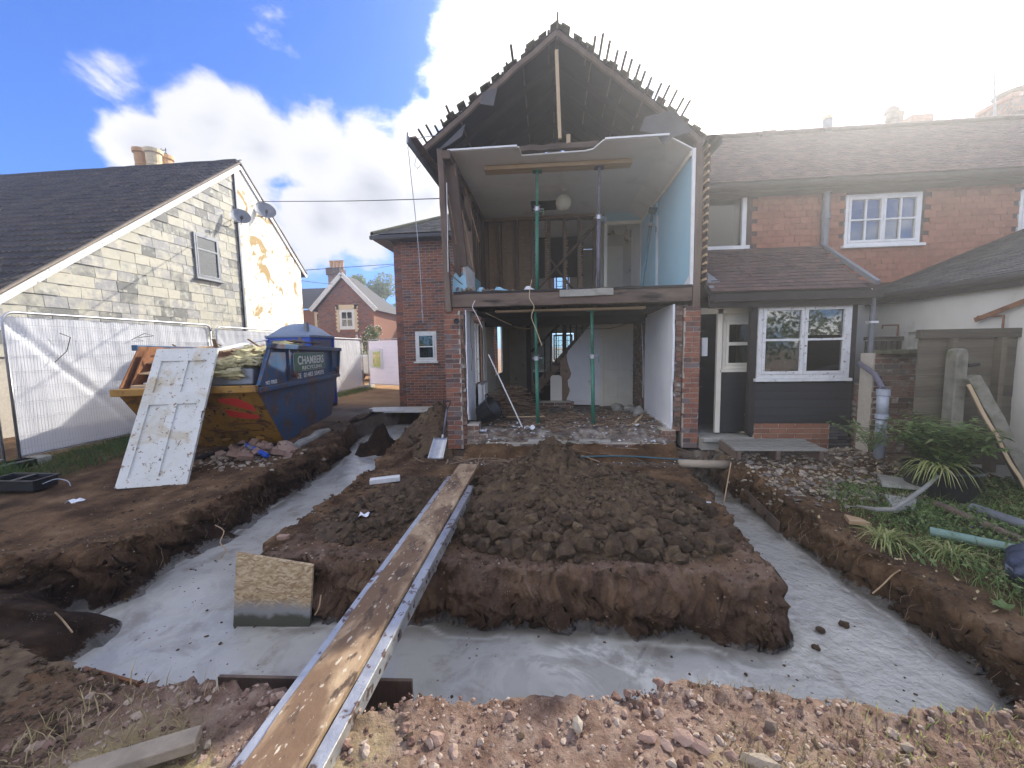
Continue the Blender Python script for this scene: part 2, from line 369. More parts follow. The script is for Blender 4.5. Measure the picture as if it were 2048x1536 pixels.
m_alu = mat('scuffed_aluminium', [(.42, .42, .41), (.62, .62, .61)], .4, 10, metal=.7, bump=.25, bscale=40, spots=[((.20, .13, .10), 16, .56, .62), ((.16, .11, .08), 4, .58, .72)])
m_plank = mat('muddy_scaffold_board', [(.22, .14, .08), (.36, .25, .15), (.48, .36, .22)], .88, 7, stretch=(1.3, .55, 1), bump=.3, bscale=25, spots=[((.16, .095, .055), 3.0, .44, .60, .6), ((.085, .052, .035), 11, .55, .66), ((.50, .43, .33), 30, .60, .68)])
m_osb = mat('osb_board', [(.30, .21, .11), (.46, .34, .20), (.40, .27, .13), (.52, .42, .28)], .8, 16, stretch=(1, 1, 2.4), detail=2, bump=.2, dist=2.0)
def osbmat():
    m = bpy.data.materials.new('chipboard'); m.use_nodes = True; nt = m.node_tree; nt.nodes.clear(); g = N(nt, 'ShaderNodeNewGeometry'); P = g.outputs['Position']
    nzz = N(nt, 'ShaderNodeTexNoise', i_Scale=7.0, i_Detail=2); L(nt, P, nzz.inputs['Vector'])
    av = N(nt, 'ShaderNodeVectorMath', operation='MULTIPLY_ADD'); L(nt, nzz.outputs['Color'], av.inputs[0]); av.inputs[1].default_value = (.12, .12, .12); L(nt, P, av.inputs[2])
    mp = N(nt, 'ShaderNodeMapping'); mp.inputs['Scale'].default_value = (34, 20, 95); mp.inputs['Rotation'].default_value = (0, .35, 0); L(nt, av.outputs[0], mp.inputs[0])
    v = N(nt, 'ShaderNodeTexVoronoi', i_Scale=1.0); L(nt, mp.outputs[0], v.inputs['Vector'])
    cr = N(nt, 'ShaderNodeValToRGB'); el = cr.color_ramp.elements; el[0].color = (.26, .17, .09, 1); el[1].color = (.56, .44, .28, 1); el.new(.5).color = (.42, .30, .16, 1)
    sc = N(nt, 'ShaderNodeSeparateColor'); L(nt, v.outputs['Color'], sc.inputs[0]); L(nt, sc.outputs[0], cr.inputs[0])
    sx = N(nt, 'ShaderNodeSeparateXYZ'); L(nt, P, sx.inputs[0]); n2 = N(nt, 'ShaderNodeTexNoise', i_Scale=9.0, i_Detail=6); L(nt, P, n2.inputs['Vector'])
    z = mth(nt, 'ADD', sx.outputs['Z'], mth(nt, 'MULTIPLY', mth(nt, 'SUBTRACT', n2.outputs['Fac'], .5), .12))
    col = mixc(nt, mth(nt, 'SUBTRACT', 1.0, sstep(nt, z, -.30, -.20)), cr.outputs[0], (.26, .26, .25))
    col = mixc(nt, mth(nt, 'SUBTRACT', 1.0, sstep(nt, z, -.345, -.30)), col, (.075, .078, .055))
    p = N(nt, 'ShaderNodeBsdfPrincipled'); L(nt, col, p.inputs['Base Color']); p.inputs['Roughness'].default_value = .75
    b = N(nt, 'ShaderNodeBump', i_Strength=.4, i_Distance=.004); L(nt, v.outputs['Distance'], b.inputs['Height']); L(nt, b.outputs[0], p.inputs['Normal'])
    o = N(nt, 'ShaderNodeOutputMaterial'); L(nt, p.outputs[0], o.inputs[0]); return m
m_osb = osbmat()
m_tileedge = mat('lichened_tile_edge', [(.05, .042, .036), (.12, .10, .08), (.20, .17, .13)], .95, 12, rndw=.6, bump=.4)
m_skipblue = mat('skip_blue_paint', [(.010, .045, .12), (.018, .075, .17), (.03, .09, .17)], .55, 3, bump=.15, bscale=20, spots=[((.085, .042, .025), 2.6, .46, .68, .5), ((.16, .07, .03), 11, .58, .65), ((.20, .23, .25), 26, .66, .70)])
m_skipyel = mat('skip_yellow_paint', [(.30, .15, .018), (.38, .20, .03), (.42, .24, .045)], .55, 3, bump=.15, spots=[((.12, .06, .028), 4, .50, .66, .8), ((.05, .03, .02), 14, .58, .65)])
m_rust = mat('rust', [(.10, .04, .02), (.22, .09, .035), (.30, .14, .06)], .9, 10, bump=.4)
m_red = mat('reflective_red', [(.75, .05, .04), (.80, .08, .05)], .4, 4, bump=.02)
m_signgreen = mat('sign_green', [(.008, .10, .05), (.012, .13, .06)], .4, 6, bump=.03)
m_letter = mat('white_lettering', [(.74, .76, .70), (.82, .83, .78)], .5, 6, bump=0)
m_loo = mat('toilet_blue_plastic', [(.006, .065, .42), (.010, .09, .50)], .4, 3, bump=.05)
m_looroof = mat('toilet_grey_roof', [(.26, .34, .48), (.34, .42, .55)], .45, 3, bump=.05, trans=.3)
m_wool = mat('glass_wool', [(.36, .31, .15), (.56, .50, .27), (.66, .61, .38)], 1., 14, bump=1., bscale=60)
m_door = mat('weathered_white_door', [(.56, .56, .50), (.70, .70, .66)], .5, 3.5, bump=.15, spots=[((.50, .42, .27), 2.2, .54, .72, 1.0), ((.26, .17, .09), 20, .60, .65), ((.06, .05, .04), 13, .66, .69, .5)])
m_sheet = mat('white_fence_sheet', [(.66, .68, .74), (.76, .78, .83)], .7, 1.2, bump=.1, bscale=3, trans=.25, alpha=.86)
m_lilac = mat('lilac_fence_sheet', [(.58, .54, .66), (.66, .62, .73)], .7, 1.2, bump=.1, trans=.25)
m_poster = mat('faded_poster', [(.75, .72, .62), (.70, .55, .16), (.42, .62, .25), (.62, .22, .12)], .6, 7, bump=0, detail=1)
m_pot = mat('terracotta_pot', [(.50, .27, .10), (.62, .40, .20)], .8, 5, bump=.1, rndw=.5)
m_creampot = mat('cream_pot', [(.62, .50, .30), (.72, .60, .40)], .8, 5, bump=.1, rndw=.5)
m_globe = mat('paper_globe', [(.72, .68, .55), (.78, .75, .63)], .8, 20, stretch=(.2, .2, 4), bump=.2, trans=.3)
m_concrete = mat('old_concrete', [(.20, .20, .17), (.34, .33, .29), (.42, .41, .36)], .95, 9, bump=.6, bscale=50, rndw=.3)
m_fence = mat('weathered_fence_board', [(.055, .045, .032), (.10, .085, .06), (.14, .12, .085)], .9, 4, stretch=(.3, .3, 6), bump=.5, rndw=.5)
m_weather = mat('black_weatherboard', [(.016, .017, .020), (.035, .036, .040)], .55, 4, stretch=(.2, 2, 4), bump=.25, rndw=.3)
m_curtain = mat('curtain', [(.5, .5, .46), (.62, .62, .58)], .9, 4, bump=.1)
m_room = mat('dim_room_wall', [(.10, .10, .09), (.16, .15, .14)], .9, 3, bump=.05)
m_carpetboards = mat('floor_boards', [(.10, .07, .05), (.2, .15, .11)], .9, 6, bump=.3)
m_leaf = mat('leaf', [(.035, .075, .015), (.07, .14, .03), (.13, .19, .05)], .55, 2, rndw=.9, bump=0, trans=.35)
m_leafpale = mat('pale_leaf', [(.09, .16, .035), (.17, .25, .07), (.26, .32, .12)], .55, 2, rndw=.9, bump=0, trans=.4)
m_leafsun = mat('tree_leaf', [(.10, .15, .03), (.19, .25, .06), (.28, .33, .10)], .55, 2, rndw=.9, bump=0, trans=.45)
m_strap = mat('strap_leaf', [(.18, .24, .06), (.33, .37, .12), (.42, .40, .18)], .5, 3, rndw=.8, bump=0, trans=.35)
m_straw = mat('dry_grass', [(.28, .22, .11), (.42, .35, .19)], .9, 3, rndw=.8, bump=0)
m_petal = mat('white_petal', [(.75, .72, .68), (.85, .80, .78)], .7, 3, bump=0, trans=.3)
m_violet = mat('violet_petal', [(.14, .10, .45), (.24, .17, .6)], .7, 3, bump=0, trans=.3)
m_paper = mat('white_scrap', [(.68, .70, .74), (.80, .82, .85)], .7, 5, bump=.1)
m_stone = mat('field_stone', [(.20, .16, .12), (.34, .28, .21), (.42, .36, .28)], .95, 8, rndw=.8, bump=.5, bscale=40, coord='World')
m_pinkstone = mat('pink_brick_shard', [(.26, .15, .11), (.36, .24, .18), (.44, .33, .26)], .95, 8, rndw=.4, bump=.5, bscale=40, coord='World')
m_gravel = mat('gravel', [(.11, .06, .045), (.20, .12, .09), (.29, .20, .155), (.38, .30, .24)], .95, 9, rndw=1.0, bump=.3, coord='World')
m_clod = mat('soil_clod', [(.024, .015, .008), (.060, .037, .020), (.102, .066, .036), (.17, .118, .066)], .97, 14, rndw=.5, bump=.8, bscale=60, coord='World', spots=[((.19, .14, .075), 3.0, .64, .74)])
m_flap = mat('torn_felt', [(.05, .05, .055), (.10, .10, .11)], .8, 4, bump=.3)
m_soilpipe = mat('grey_soil_pipe', [(.13, .14, .16), (.18, .19, .21)], .5, 4, bump=.03)
m_greywood = mat('grey_weathered_wood', [(.14, .13, .115), (.24, .23, .20), (.30, .29, .26)], .9, 4, stretch=(.25, 3, 3), bump=.4, rndw=.4)
m_mossconc = mat('mossy_concrete', [(.10, .095, .075), (.20, .19, .15), (.27, .26, .22)], .95, 7, bump=.7, bscale=40, spots=[((.12, .13, .06), 4, .52, .68)])
m_palegreen = mat('pale_green_paint', [(.13, .22, .18), (.20, .31, .26)], .5, 6, bump=.1, spots=[((.2, .17, .14), 9, .58, .68)])
m_glass = glassmat('window_glass')
m_glassdark = glassmat('old_window_glass', (.55, .6, .62), .10)
m_glassdull = glassmat('dull_glass', (.25, .28, .27), .0)
m_wrap = mat('wrapped_black_bag', [(.03, .04, .07), (.06, .075, .12)], .35, 4, bump=.5, bscale=12, spots=[((.34, .38, .50), 3.5, .56, .62, 1.5)])
# ------------------------------------------------------------------ the ground, cut by the foundation trench
OUT = [(-2.35, 1.70), (-1.8, 1.66), (-1.18, 1.66), (-.81, 1.64), (-.58, 1.72), (.22, 1.80), (.55, 1.86), (.81, 1.90), (1.27, 1.87), (1.52, 1.80), (1.98, 1.84), (2.30, 1.98), (2.50, 2.25), (2.56, 2.7),
       (2.47, 3.4), (2.44, 4.6), (2.36, 5.5), (2.32, 5.95), (1.86, 5.95), (1.84, 5.6), (-1.0, 5.6), (-2.3, 7.6), (-1.6, 8.3), (-1.6, 9.9), (-3.2, 9.95), (-4.1, 9.7), (-4.15, 8.2), (-3.72, 6.6), (-3.68, 5.1), (-3.62, 3.9), (-3.68, 3.2),
       (-3.50, 2.78), (-4.1, 2.62), (-6.5, 2.5), (-6.5, 1.75), (-3.2, 1.8)]
ISL = [(-2.30, 2.72), (-1.2, 2.70), (0, 2.68), (1.0, 2.66), (1.40, 2.60), (1.58, 2.76), (1.66, 3.6), (1.76, 4.6), (1.80, 5.4), (1.86, 7.0), (1.2, 8.4), (-1.2, 8.4), (-2.0, 8.4), (-2.85, 8.3), (-2.72, 6.8), (-2.50, 5.2), (-2.44, 4.2), (-2.42, 3.2)]
WL = -0.40
def heights(x, y, detail=True):
    o = polydist(x, y, OUT); i = polydist(x, y, ISL)
    d = np.minimum(o, -i)                                     # positive inside the trench
    if detail:
        d = d + .045 * fbm(x * 3.1, y * 3.1, 4) + .03 * fbm(x * 11, y * 11, 3)
    # top surface
    top = 0.03 * fbm(x * .9, y * .9, 3) + .018 * fbm(x * 5, y * 5, 4)
    right = smooth(x, 2.0, 2.6)
    top = top + right * (-.13 + .21 * smooth(y, 3.4, 6.0))
    left = smooth(-x, 3.2, 3.7) * smooth(y, 2.0, 2.6)
    top = top + left * (-.07 * (1 - smooth(y, 2.4, 5.5))) + smooth(-x, 3.6, 5.0) * smooth(y, 4.6, 6.5) * .10 * (1 - smooth(y, 9.6, 11))
    top = top + .22 * np.exp(-((x + 3.5) / .9) ** 2 - ((y - 2.75) / .5) ** 2) * (i < 0) * 0.35
    near = 1 - smooth(y, 1.4, 2.1)
    top = top - .03 * near * smooth(np.abs(x), 1.5, 3)
    top = top + .07 * smooth(-x, 1.9, 2.6) * near
    top = top - .08 * smooth(y, 5.0, 5.9) * (np.abs(x) < 2.2) * (y < 6.1)
    # ground far beyond keeps level
    bot = -.56 + .06 * fbm(x * 2, y * 2, 3)
    ledge = np.exp(-np.clip(o, 0, 9) / .30) * smooth(-x, 2.4, 3.0) * (y > 2.3) * (y < 5.6)
    bot = bot + .26 * ledge * (1 + .5 * fbm(x * 4, y * 4, 3))
    bot = bot + .34 * smooth(-x, 2.9, 3.35) * (1 - smooth(y, 2.3, 2.7))
    bot = bot + .62 * np.exp(-((x + 3.25) / .42) ** 2 - ((y - 7.2) / .40) ** 2) * (1 + .5 * fbm(x * 5, y * 5, 3)) + .2 * smooth(y, 7.6, 8.6)
    wd = .13 + .07 * fbm(x * 1.3 + 9, y * 1.3, 2)
    t = smooth(d, -wd * .55, wd * .55)
    t = np.clip(t, 0, 1)
    z = top * (1 - t) + bot * t
    # the cavity in the bank on the left
    z = z - .10 * np.exp(-((x + 3.2) / .18) ** 2 - ((y - 2.95) / .15) ** 2)
    # crumbling lip
    lip = np.exp(-((d + .10) / .09) ** 2)
    if detail: z = z + lip * .035 * np.abs(fbm(x * 14, y * 14, 3)) * 2 * (d < 0.04)
    return z, d, top
def stretched(lo, hi, step, ends):
    a = np.arange(lo, hi, step); s = step; p = lo; l = []
    while p > ends[0]: s *= 1.22; p -= s; l.append(p)
    s = step; q = a[-1]; r = []
    while q < ends[1]: s *= 1.22; q += s; r.append(q)
    return np.array(l[::-1] + list(a) + r)
gx = stretched(-4.9, 4.2, .0165, (-420, 420)); gy = stretched(1.0, 7.2, .0155, (-60, 900))
GX, GY = np.meshgrid(gx, gy)
# draw the grid together where the ground drops into the trench, so the cut faces get their share of detail
D0 = np.minimum(polydist(GX, GY, OUT), -polydist(GX, GY, ISL))
dY, dX = np.gradient(D0, gy, gx); gl = np.hypot(dX, dY) + 1e-6; RNG = .24
g_ = np.sign(D0) * RNG * (np.abs(D0) / RNG) ** 2.1
sh_ = np.where((np.abs(D0) < RNG) & (gl > .7), g_ - D0, 0.0) * (GX > -4.8) * (GX < 4.1) * (GY > 1.05) * (GY < 7.1)
GX = GX + sh_ * dX / gl; GY = GY + sh_ * dY / gl
GZ, GD, GT = heights(GX, GY)
fine = .012 * np.abs(fbm(GX * 26, GY * 26, 3)) + .008 * fbm(GX * 60, GY * 60, 2)
mask = (GX > -6) & (GX < 5) & (GY < 9)
GZ = GZ + fine * mask * (GD < .3)
far = smooth(np.hypot(GX, GY), 30, 120)
GZ = GZ * (1 - far) - far * .2
# horizontal roughness of the cut faces
face = np.exp(-((GD - 0.0) / .10) ** 2) * mask
hx = .10 * fbm(GY * 5 + GZ * 5, GZ * 9 + GX * 2, 3) + .05 * fbm(GY * 19 + 3, GZ * 21 + GX * 5, 3) + .02 * fbm(GY * 50, GZ * 55, 2); hy = .10 * fbm(GX * 5 + GZ * 5 + 40, GZ * 9 + GY * 2, 3) + .05 * fbm(GX * 19 + 40, GZ * 21 + GY * 5, 3) + .02 * fbm(GX * 50, GZ * 55, 2)
VX = GX + hx * face; VY = GY + hy * face
ny, nx = GX.shape
idx = np.arange(nx * ny).reshape(ny, nx)
quads = np.stack([idx[:-1, :-1], idx[:-1, 1:], idx[1:, 1:], idx[1:, :-1]], -1).reshape(-1, 4)

def earthmat():
    m = bpy.data.materials.new('earth'); m.use_nodes = True; nt = m.node_tree; nt.nodes.clear()
    g = N(nt, 'ShaderNodeNewGeometry'); P = g.outputs['Position']
    def noise(s, d=6, r=.6, dist=0):
        n = N(nt, 'ShaderNodeTexNoise', i_Scale=s, i_Detail=d, i_Roughness=r, i_Distortion=dist); L(nt, P, n.inputs['Vector']); return n.outputs['Fac']
    def attr(n): return N(nt, 'ShaderNodeAttribute', attribute_name=n).outputs['Fac']
    def ramp(f, cols):
        cr = N(nt, 'ShaderNodeValToRGB'); el = cr.color_ramp.elements
        while len(el) < len(cols): el.new(.5)
        for i, c in enumerate(cols): el[i].position = .28 + .44 * i / (len(cols) - 1); el[i].color = (*c, 1)
        L(nt, f, cr.inputs[0]); return cr.outputs[0]
    soil = ramp(noise(2.6, 8, .65), [(.028, .016, .008), (.080, .044, .022), (.155, .090, .046), (.26, .175, .10)])
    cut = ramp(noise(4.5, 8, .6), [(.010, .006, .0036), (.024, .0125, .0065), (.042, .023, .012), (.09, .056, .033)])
    grav = ramp(noise(9, 8, .7), [(.095, .058, .040), (.185, .115, .083), (.285, .20, .152), (.37, .28, .215)])
    yel = ramp(noise(12, 7, .7), [(.20, .145, .07), (.34, .27, .14), (.46, .38, .22)])
    sand = ramp(noise(1.2, 7, .6), [(.25, .13, .055), (.38, .22, .10), (.46, .30, .16)])
    grey = ramp(noise(3, 6), [(.16, .14, .12), (.28, .25, .21)])
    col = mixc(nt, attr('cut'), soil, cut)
    col = mixc(nt, attr('gravelly'), col, grav)
    yy = mth(nt, 'MULTIPLY', attr('gravelly'), sstep(nt, noise(1.5, 4, .5), .47, .60))
    col = mixc(nt, mth(nt, 'MULTIPLY', yy, attr('yellow')), col, yel)
    col = mixc(nt, attr('sandy'), col, sand)
    col = mixc(nt, attr('rubbly'), col, grey)
    # fine specks of chalk and flint
    v = N(nt, 'ShaderNodeTexVoronoi', i_Scale=55.0); L(nt, P, v.inputs['Vector'])
    sp = mth(nt, 'MULTIPLY', mth(nt, 'LESS_THAN', v.outputs['Distance'], .17), sstep(nt, noise(7, 3), .52, .66))
    col = mixc(nt, mth(nt, 'MULTIPLY', sp, .7), col, (.42, .38, .32))
    # cement slurry splashed up the foot of the cut
    sx = N(nt, 'ShaderNodeSeparateXYZ'); L(nt, P, sx.inputs[0])
    hh = mth(nt, 'ADD', sx.outputs['Z'], mth(nt, 'ADD', mth(nt, 'MULTIPLY', mth(nt, 'SUBTRACT', noise(5, 5), .5), .22), mth(nt, 'MULTIPLY', mth(nt, 'SUBTRACT', noise(40, 4), .5), .08)))
    wet = mth(nt, 'SUBTRACT', 1.0, sstep(nt, hh, -.385, -.355))
    col = mixc(nt, mth(nt, 'MULTIPLY', wet, .85), col, ramp(noise(5, 6), [(.10, .095, .085), (.20, .19, .17), (.28, .27, .25)]))
    p = N(nt, 'ShaderNodeBsdfPrincipled'); L(nt, col, p.inputs['Base Color']); p.inputs['Specular IOR Level'].default_value = .25
    L(nt, mth(nt, 'SUBTRACT', .97, mth(nt, 'MULTIPLY', wet, .35)), p.inputs['Roughness'])
    h = mth(nt, 'ADD', noise(28, 10, .7), mth(nt, 'MULTIPLY', noise(9, 6), 1.2))
    b = N(nt, 'ShaderNodeBump', i_Strength=.9, i_Distance=.03); L(nt, h, b.inputs['Height']); L(nt, b.outputs[0], p.inputs['Normal'])
    o = N(nt, 'ShaderNodeOutputMaterial'); L(nt, p.outputs[0], o.inputs[0]); return m
m_earth = earthmat()
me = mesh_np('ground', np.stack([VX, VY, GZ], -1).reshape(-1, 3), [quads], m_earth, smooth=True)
def vattr(me, name, a):
    t = me.attributes.new(name, 'FLOAT', 'POINT'); t.data.foreach_set('value', np.asarray(a, np.float32).ravel())
nearz = (1 - smooth(GY + .25 * fbm(GX * 2, GY * 2, 3), 1.75, 2.15)) * smooth(GX, -2.6, -1.7) * (1 - .45 * smooth(GX, 1.2, 2.2))
nearz = np.maximum(nearz, .55 * np.exp(-((GD + .14) / .14) ** 2) * ((GX > -2.2) & (GX < 1.7) & (GY > 2.2) & (GY < 3.2)))
vattr(me, 'gravelly', nearz)
vattr(me, 'yellow', 1 - smooth(GY, 1.30, 1.62))
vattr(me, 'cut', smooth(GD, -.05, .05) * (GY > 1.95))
vattr(me, 'sandy', smooth(GY, 10.2, 11.5))
vattr(me, 'rubbly', np.clip(smooth(GY, 5.2, 6.0) * smooth(GX, -1.7, -1.2) * (1 - smooth(GX, 4.4, 5)) + .8 * smooth(GY, 7.5, 8.6) * (GX < -3.9) * (1 - smooth(GY, 10.2, 11.4)), 0, 1) * (.45 + .5 * (fbm(GX * 2.2, GY * 2.2, 4) > -.1)))
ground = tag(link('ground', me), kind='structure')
def gz(x, y):
    z, d, t = heights(np.array([float(x)]), np.array([float(y)])); return float(z[0])

# ---- freshly poured wet concrete lying in the trench
def slurrymat():
    m = bpy.data.materials.new('wet_concrete'); m.use_nodes = True; nt = m.node_tree; nt.nodes.clear()
    g = N(nt, 'ShaderNodeNewGeometry'); P = g.outputs['Position']
    def noise(s, d=6, r=.6, dist=0, vec=None):
        n = N(nt, 'ShaderNodeTexNoise', i_Scale=s, i_Detail=d, i_Roughness=r, i_Distortion=dist); L(nt, vec or P, n.inputs['Vector']); return n.outputs['Fac']
    col = mixc(nt, sstep(nt, noise(1.3, 5, .55, .6), .35, .68), (.36, .35, .31), (.47, .455, .405))
    sw = noise(1.7, 7, .62, 2.4)
    sx = N(nt, 'ShaderNodeSeparateXYZ'); L(nt, P, sx.inputs[0])
    dx = mth(nt, 'MULTIPLY', mth(nt, 'SUBTRACT', sx.outputs['X'], .55), .9); dy = mth(nt, 'MULTIPLY', mth(nt, 'SUBTRACT', sx.outputs['Y'], 2.45), 2.2)
    pool = mth(nt, 'SUBTRACT', 1.0, sstep(nt, mth(nt, 'ADD', mth(nt, 'MULTIPLY', dx, dx), mth(nt, 'MULTIPLY', dy, dy)), .12, .6))
    milky = mth(nt, 'MULTIPLY', sstep(nt, sw, .44, .54), mth(nt, 'ADD', mth(nt, 'MULTIPLY', pool, .80), .22))
    col = mixc(nt, milky, col, (.60, .59, .52))
    col = mixc(nt, mth(nt, 'MULTIPLY', sstep(nt, sw, .58, .62), mth(nt, 'MULTIPLY', pool, .7)), col, (.30, .31, .31))
    mud = mth(nt, 'MULTIPLY', sstep(nt, noise(2.6, 6, .65, .5), .52, .66), .55)
    col = mixc(nt, mud, col, (.22, .19, .15))
    v = N(nt, 'ShaderNodeTexVoronoi', i_Scale=16.0); L(nt, P, v.inputs['Vector'])
    spk = mth(nt, 'MULTIPLY', mth(nt, 'LESS_THAN', v.outputs['Distance'], .13), sstep(nt, noise(2.2, 3), .50, .60))
    col = mixc(nt, mth(nt, 'MULTIPLY', spk, .75), col, (.10, .095, .085))
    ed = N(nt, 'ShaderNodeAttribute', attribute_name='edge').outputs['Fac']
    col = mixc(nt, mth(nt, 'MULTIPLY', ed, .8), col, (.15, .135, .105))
    crs = N(nt, 'ShaderNodeAttribute', attribute_name='crust').outputs['Fac']; col = mixc(nt, mth(nt, 'MULTIPLY', crs, .8), col, (.50, .485, .43))
    p = N(nt, 'ShaderNodeBsdfPrincipled'); L(nt, col, p.inputs['Base Color']); p.inputs['Specular IOR Level'].default_value = .5
    L(nt, mth(nt, 'ADD', .07, mth(nt, 'MULTIPLY', noise(3, 5), .16)), p.inputs['Roughness'])
    rip = sstep(nt, sx.outputs['X'], .9, 1.6)
    h = mth(nt, 'ADD', mth(nt, 'MULTIPLY', noise(13, 4, .5), mth(nt, 'ADD', mth(nt, 'MULTIPLY', rip, .6), .10)), mth(nt, 'MULTIPLY', noise(24, 5, .6), mth(nt, 'ADD', .12, mth(nt, 'MULTIPLY', rip, .30))))
    b = N(nt, 'ShaderNodeBump', i_Strength=.55, i_Distance=.045); L(nt, h, b.inputs['Height']); L(nt, b.outputs[0], p.inputs['Normal'])
    o = N(nt, 'ShaderNodeOutputMaterial'); L(nt, p.outputs[0], o.inputs[0]); return m
m_slurry = slurrymat()
sx_ = np.arange(-5.2, 2.95, .022); sy_ = np.arange(1.5, 9.9, .022)
SX, SY = np.meshgrid(sx_, sy_); SZ, SD, _t = heights(SX, SY, False)
keep = (SD > -.10)
ids = np.arange(SX.size).reshape(SX.shape)
cell = keep[:-1, :-1] | keep[1:, 1:] | keep[:-1, 1:] | keep[1:, :-1]
q = np.stack([ids[:-1, :-1], ids[:-1, 1:], ids[1:, 1:], ids[1:, :-1]], -1)[cell]
used = np.unique(q); remap = -np.ones(SX.size, int); remap[used] = np.arange(len(used))
zz = WL + .009 * fbm(SX * 2.2, SY * 2.2, 4) + .008 * np.exp(-((SD - .06) / .05) ** 2) + .10 * smooth(SY, 5.2, 7.4) * (SX < 0)
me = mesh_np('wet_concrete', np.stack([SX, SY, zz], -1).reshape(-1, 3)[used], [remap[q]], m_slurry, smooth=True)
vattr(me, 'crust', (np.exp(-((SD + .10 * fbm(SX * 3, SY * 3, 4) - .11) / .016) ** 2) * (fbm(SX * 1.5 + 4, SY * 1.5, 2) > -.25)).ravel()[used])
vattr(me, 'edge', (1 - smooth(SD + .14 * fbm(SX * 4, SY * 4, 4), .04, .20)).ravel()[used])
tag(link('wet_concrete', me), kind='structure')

# ---- clods and pebbles: variants
def rockvar(seed, n=2, flat=1.0, jag=.28):
    import bmesh
    r = random.Random(seed); bm = bmesh.new(); bmesh.ops.create_icosphere(bm, subdivisions=n, radius=1)
    ph = [r.uniform(0, 6) for _ in range(6)]; pl = [(Vector((r.uniform(-1, 1), r.uniform(-1, 1), r.uniform(-1, 1))).normalized(), r.uniform(.55, .85)) for _ in range(7)]
    for v in bm.verts:
        c = v.co
        for nrm, dd in pl:
            k = c.dot(nrm)
            if k > dd: c = c - nrm * (k - dd)
        k = 1 + jag * (math.sin(c.x * 3 + ph[0]) * math.sin(c.y * 3.3 + ph[1]) + .5 * math.sin(c.z * 6 + ph[2]) * math.sin(c.x * 5 + ph[3]))
        v.co = c * k; v.co.z *= flat
    mb = MB(); mb.add([v.co.copy() for v in bm.verts], [[v.index for v in f.verts] for f in bm.faces]); bm.free(); return mb
def scatter(name, xs, ys, zs, sizes, variants, m, label=None, flat=.8):
    """many small stones in one mesh (numpy)"""
    arrs = []
    for mb in variants:
        arrs.append((np.array(mb.v, np.float32), np.array(mb.f)))
    V = []; F = []; RN = []; base = 0; n = len(xs); which = rng.integers(0, len(arrs), n)
    for k, (v, f) in enumerate(arrs):
        s = np.where(which == k)[0]
        if not len(s): continue
        a = rng.random(len(s)) * 6.28; ca, sa = np.cos(a), np.sin(a)
        sc = sizes[s][:, None] * (0.75 + .5 * rng.random((len(s), 3))) * np.array([1, 1, flat])
        p = v[None] * sc[:, None, :]
        x = p[..., 0] * ca[:, None] - p[..., 1] * sa[:, None] + xs[s][:, None]
        y = p[..., 0] * sa[:, None] + p[..., 1] * ca[:, None] + ys[s][:, None]
        z = p[..., 2] + zs[s][:, None]
        V.append(np.stack([x, y, z], -1).reshape(-1, 3)); F.append((f[None] + (base + np.arange(len(s)) * len(v))[:, None, None]).reshape(-1, f.shape[1]))
        RN.append(np.repeat(rng.random(len(s)), len(f))); base += len(s) * len(v)
    me = mesh_np(name, np.concatenate(V), [np.concatenate(F)], m, rnd=np.concatenate(RN))
    return tag(link(name, me), kind='stuff')
rocks2 = [rockvar(i, 2) for i in range(7)]; rocks1 = [rockvar(20 + i, 1, .8) for i in range(6)]

def sc_ground(name, n, x0, x1, y0, y1, smin, smax, m, prob=None, power=3.0, var=None, sink=.25):
    x = rng.uniform(x0, x1, n); y = rng.uniform(y0, y1, n); z, d, t = heights(x, y)
    k = (d < .02)
    if prob is not None: k &= rng.random(n) < prob(x, y, d)
    x, y, z = x[k], y[k], z[k]; s = smin + (smax - smin) * rng.random(len(x)) ** power
    return scatter(name, x, y, z + s * (.6 - sink) * .6, s, var or rocks1, m)
sc_ground('gravel', 1100, -2.3, 2.7, 1.05, 2.0, .010, .026, m_gravel, lambda x, y, d: .35 + .65 * (fbm(x * 2.5, y * 2.5, 2) > .0), power=2.5, var=rocks2, sink=.35)
sc_ground('gravel', 26000, -2.6, 2.8, 1.0, 2.05, .0015, .015, m_gravel, lambda x, y, d: smooth(x, -2.6, -1.6) * (.35 + .65 * smooth(y, 1.2, 1.6)), power=5)
sc_ground('gravel', 9000, -2.3, 1.9, 2.55, 5.9, .002, .013, m_gravel, lambda x, y, d: .15 + .85 * np.exp(-(d / .25) ** 2), power=4)
sc_ground('pale_grit', 9000, -5.5, 3.4, 1.9, 7.5, .002, .010, m_stone, lambda x, y, d: .35 + .65 * (fbm(x * 2, y * 2, 3) > 0), power=4)
sc_ground('soil_crumbs', 22000, -5.2, 3.6, 1.3, 6.6, .004, .026, m_clod, lambda x, y, d: (.2 + .8 * np.exp(-(d / .35) ** 2)) * np.where((y < 2.05) & (x > -2.2), .12, 1), power=3)
sc_ground('soil_crumbs', 5000, -3.4, -2.0, 1.1, 2.1, .004, .018, m_clod, None, power=3)
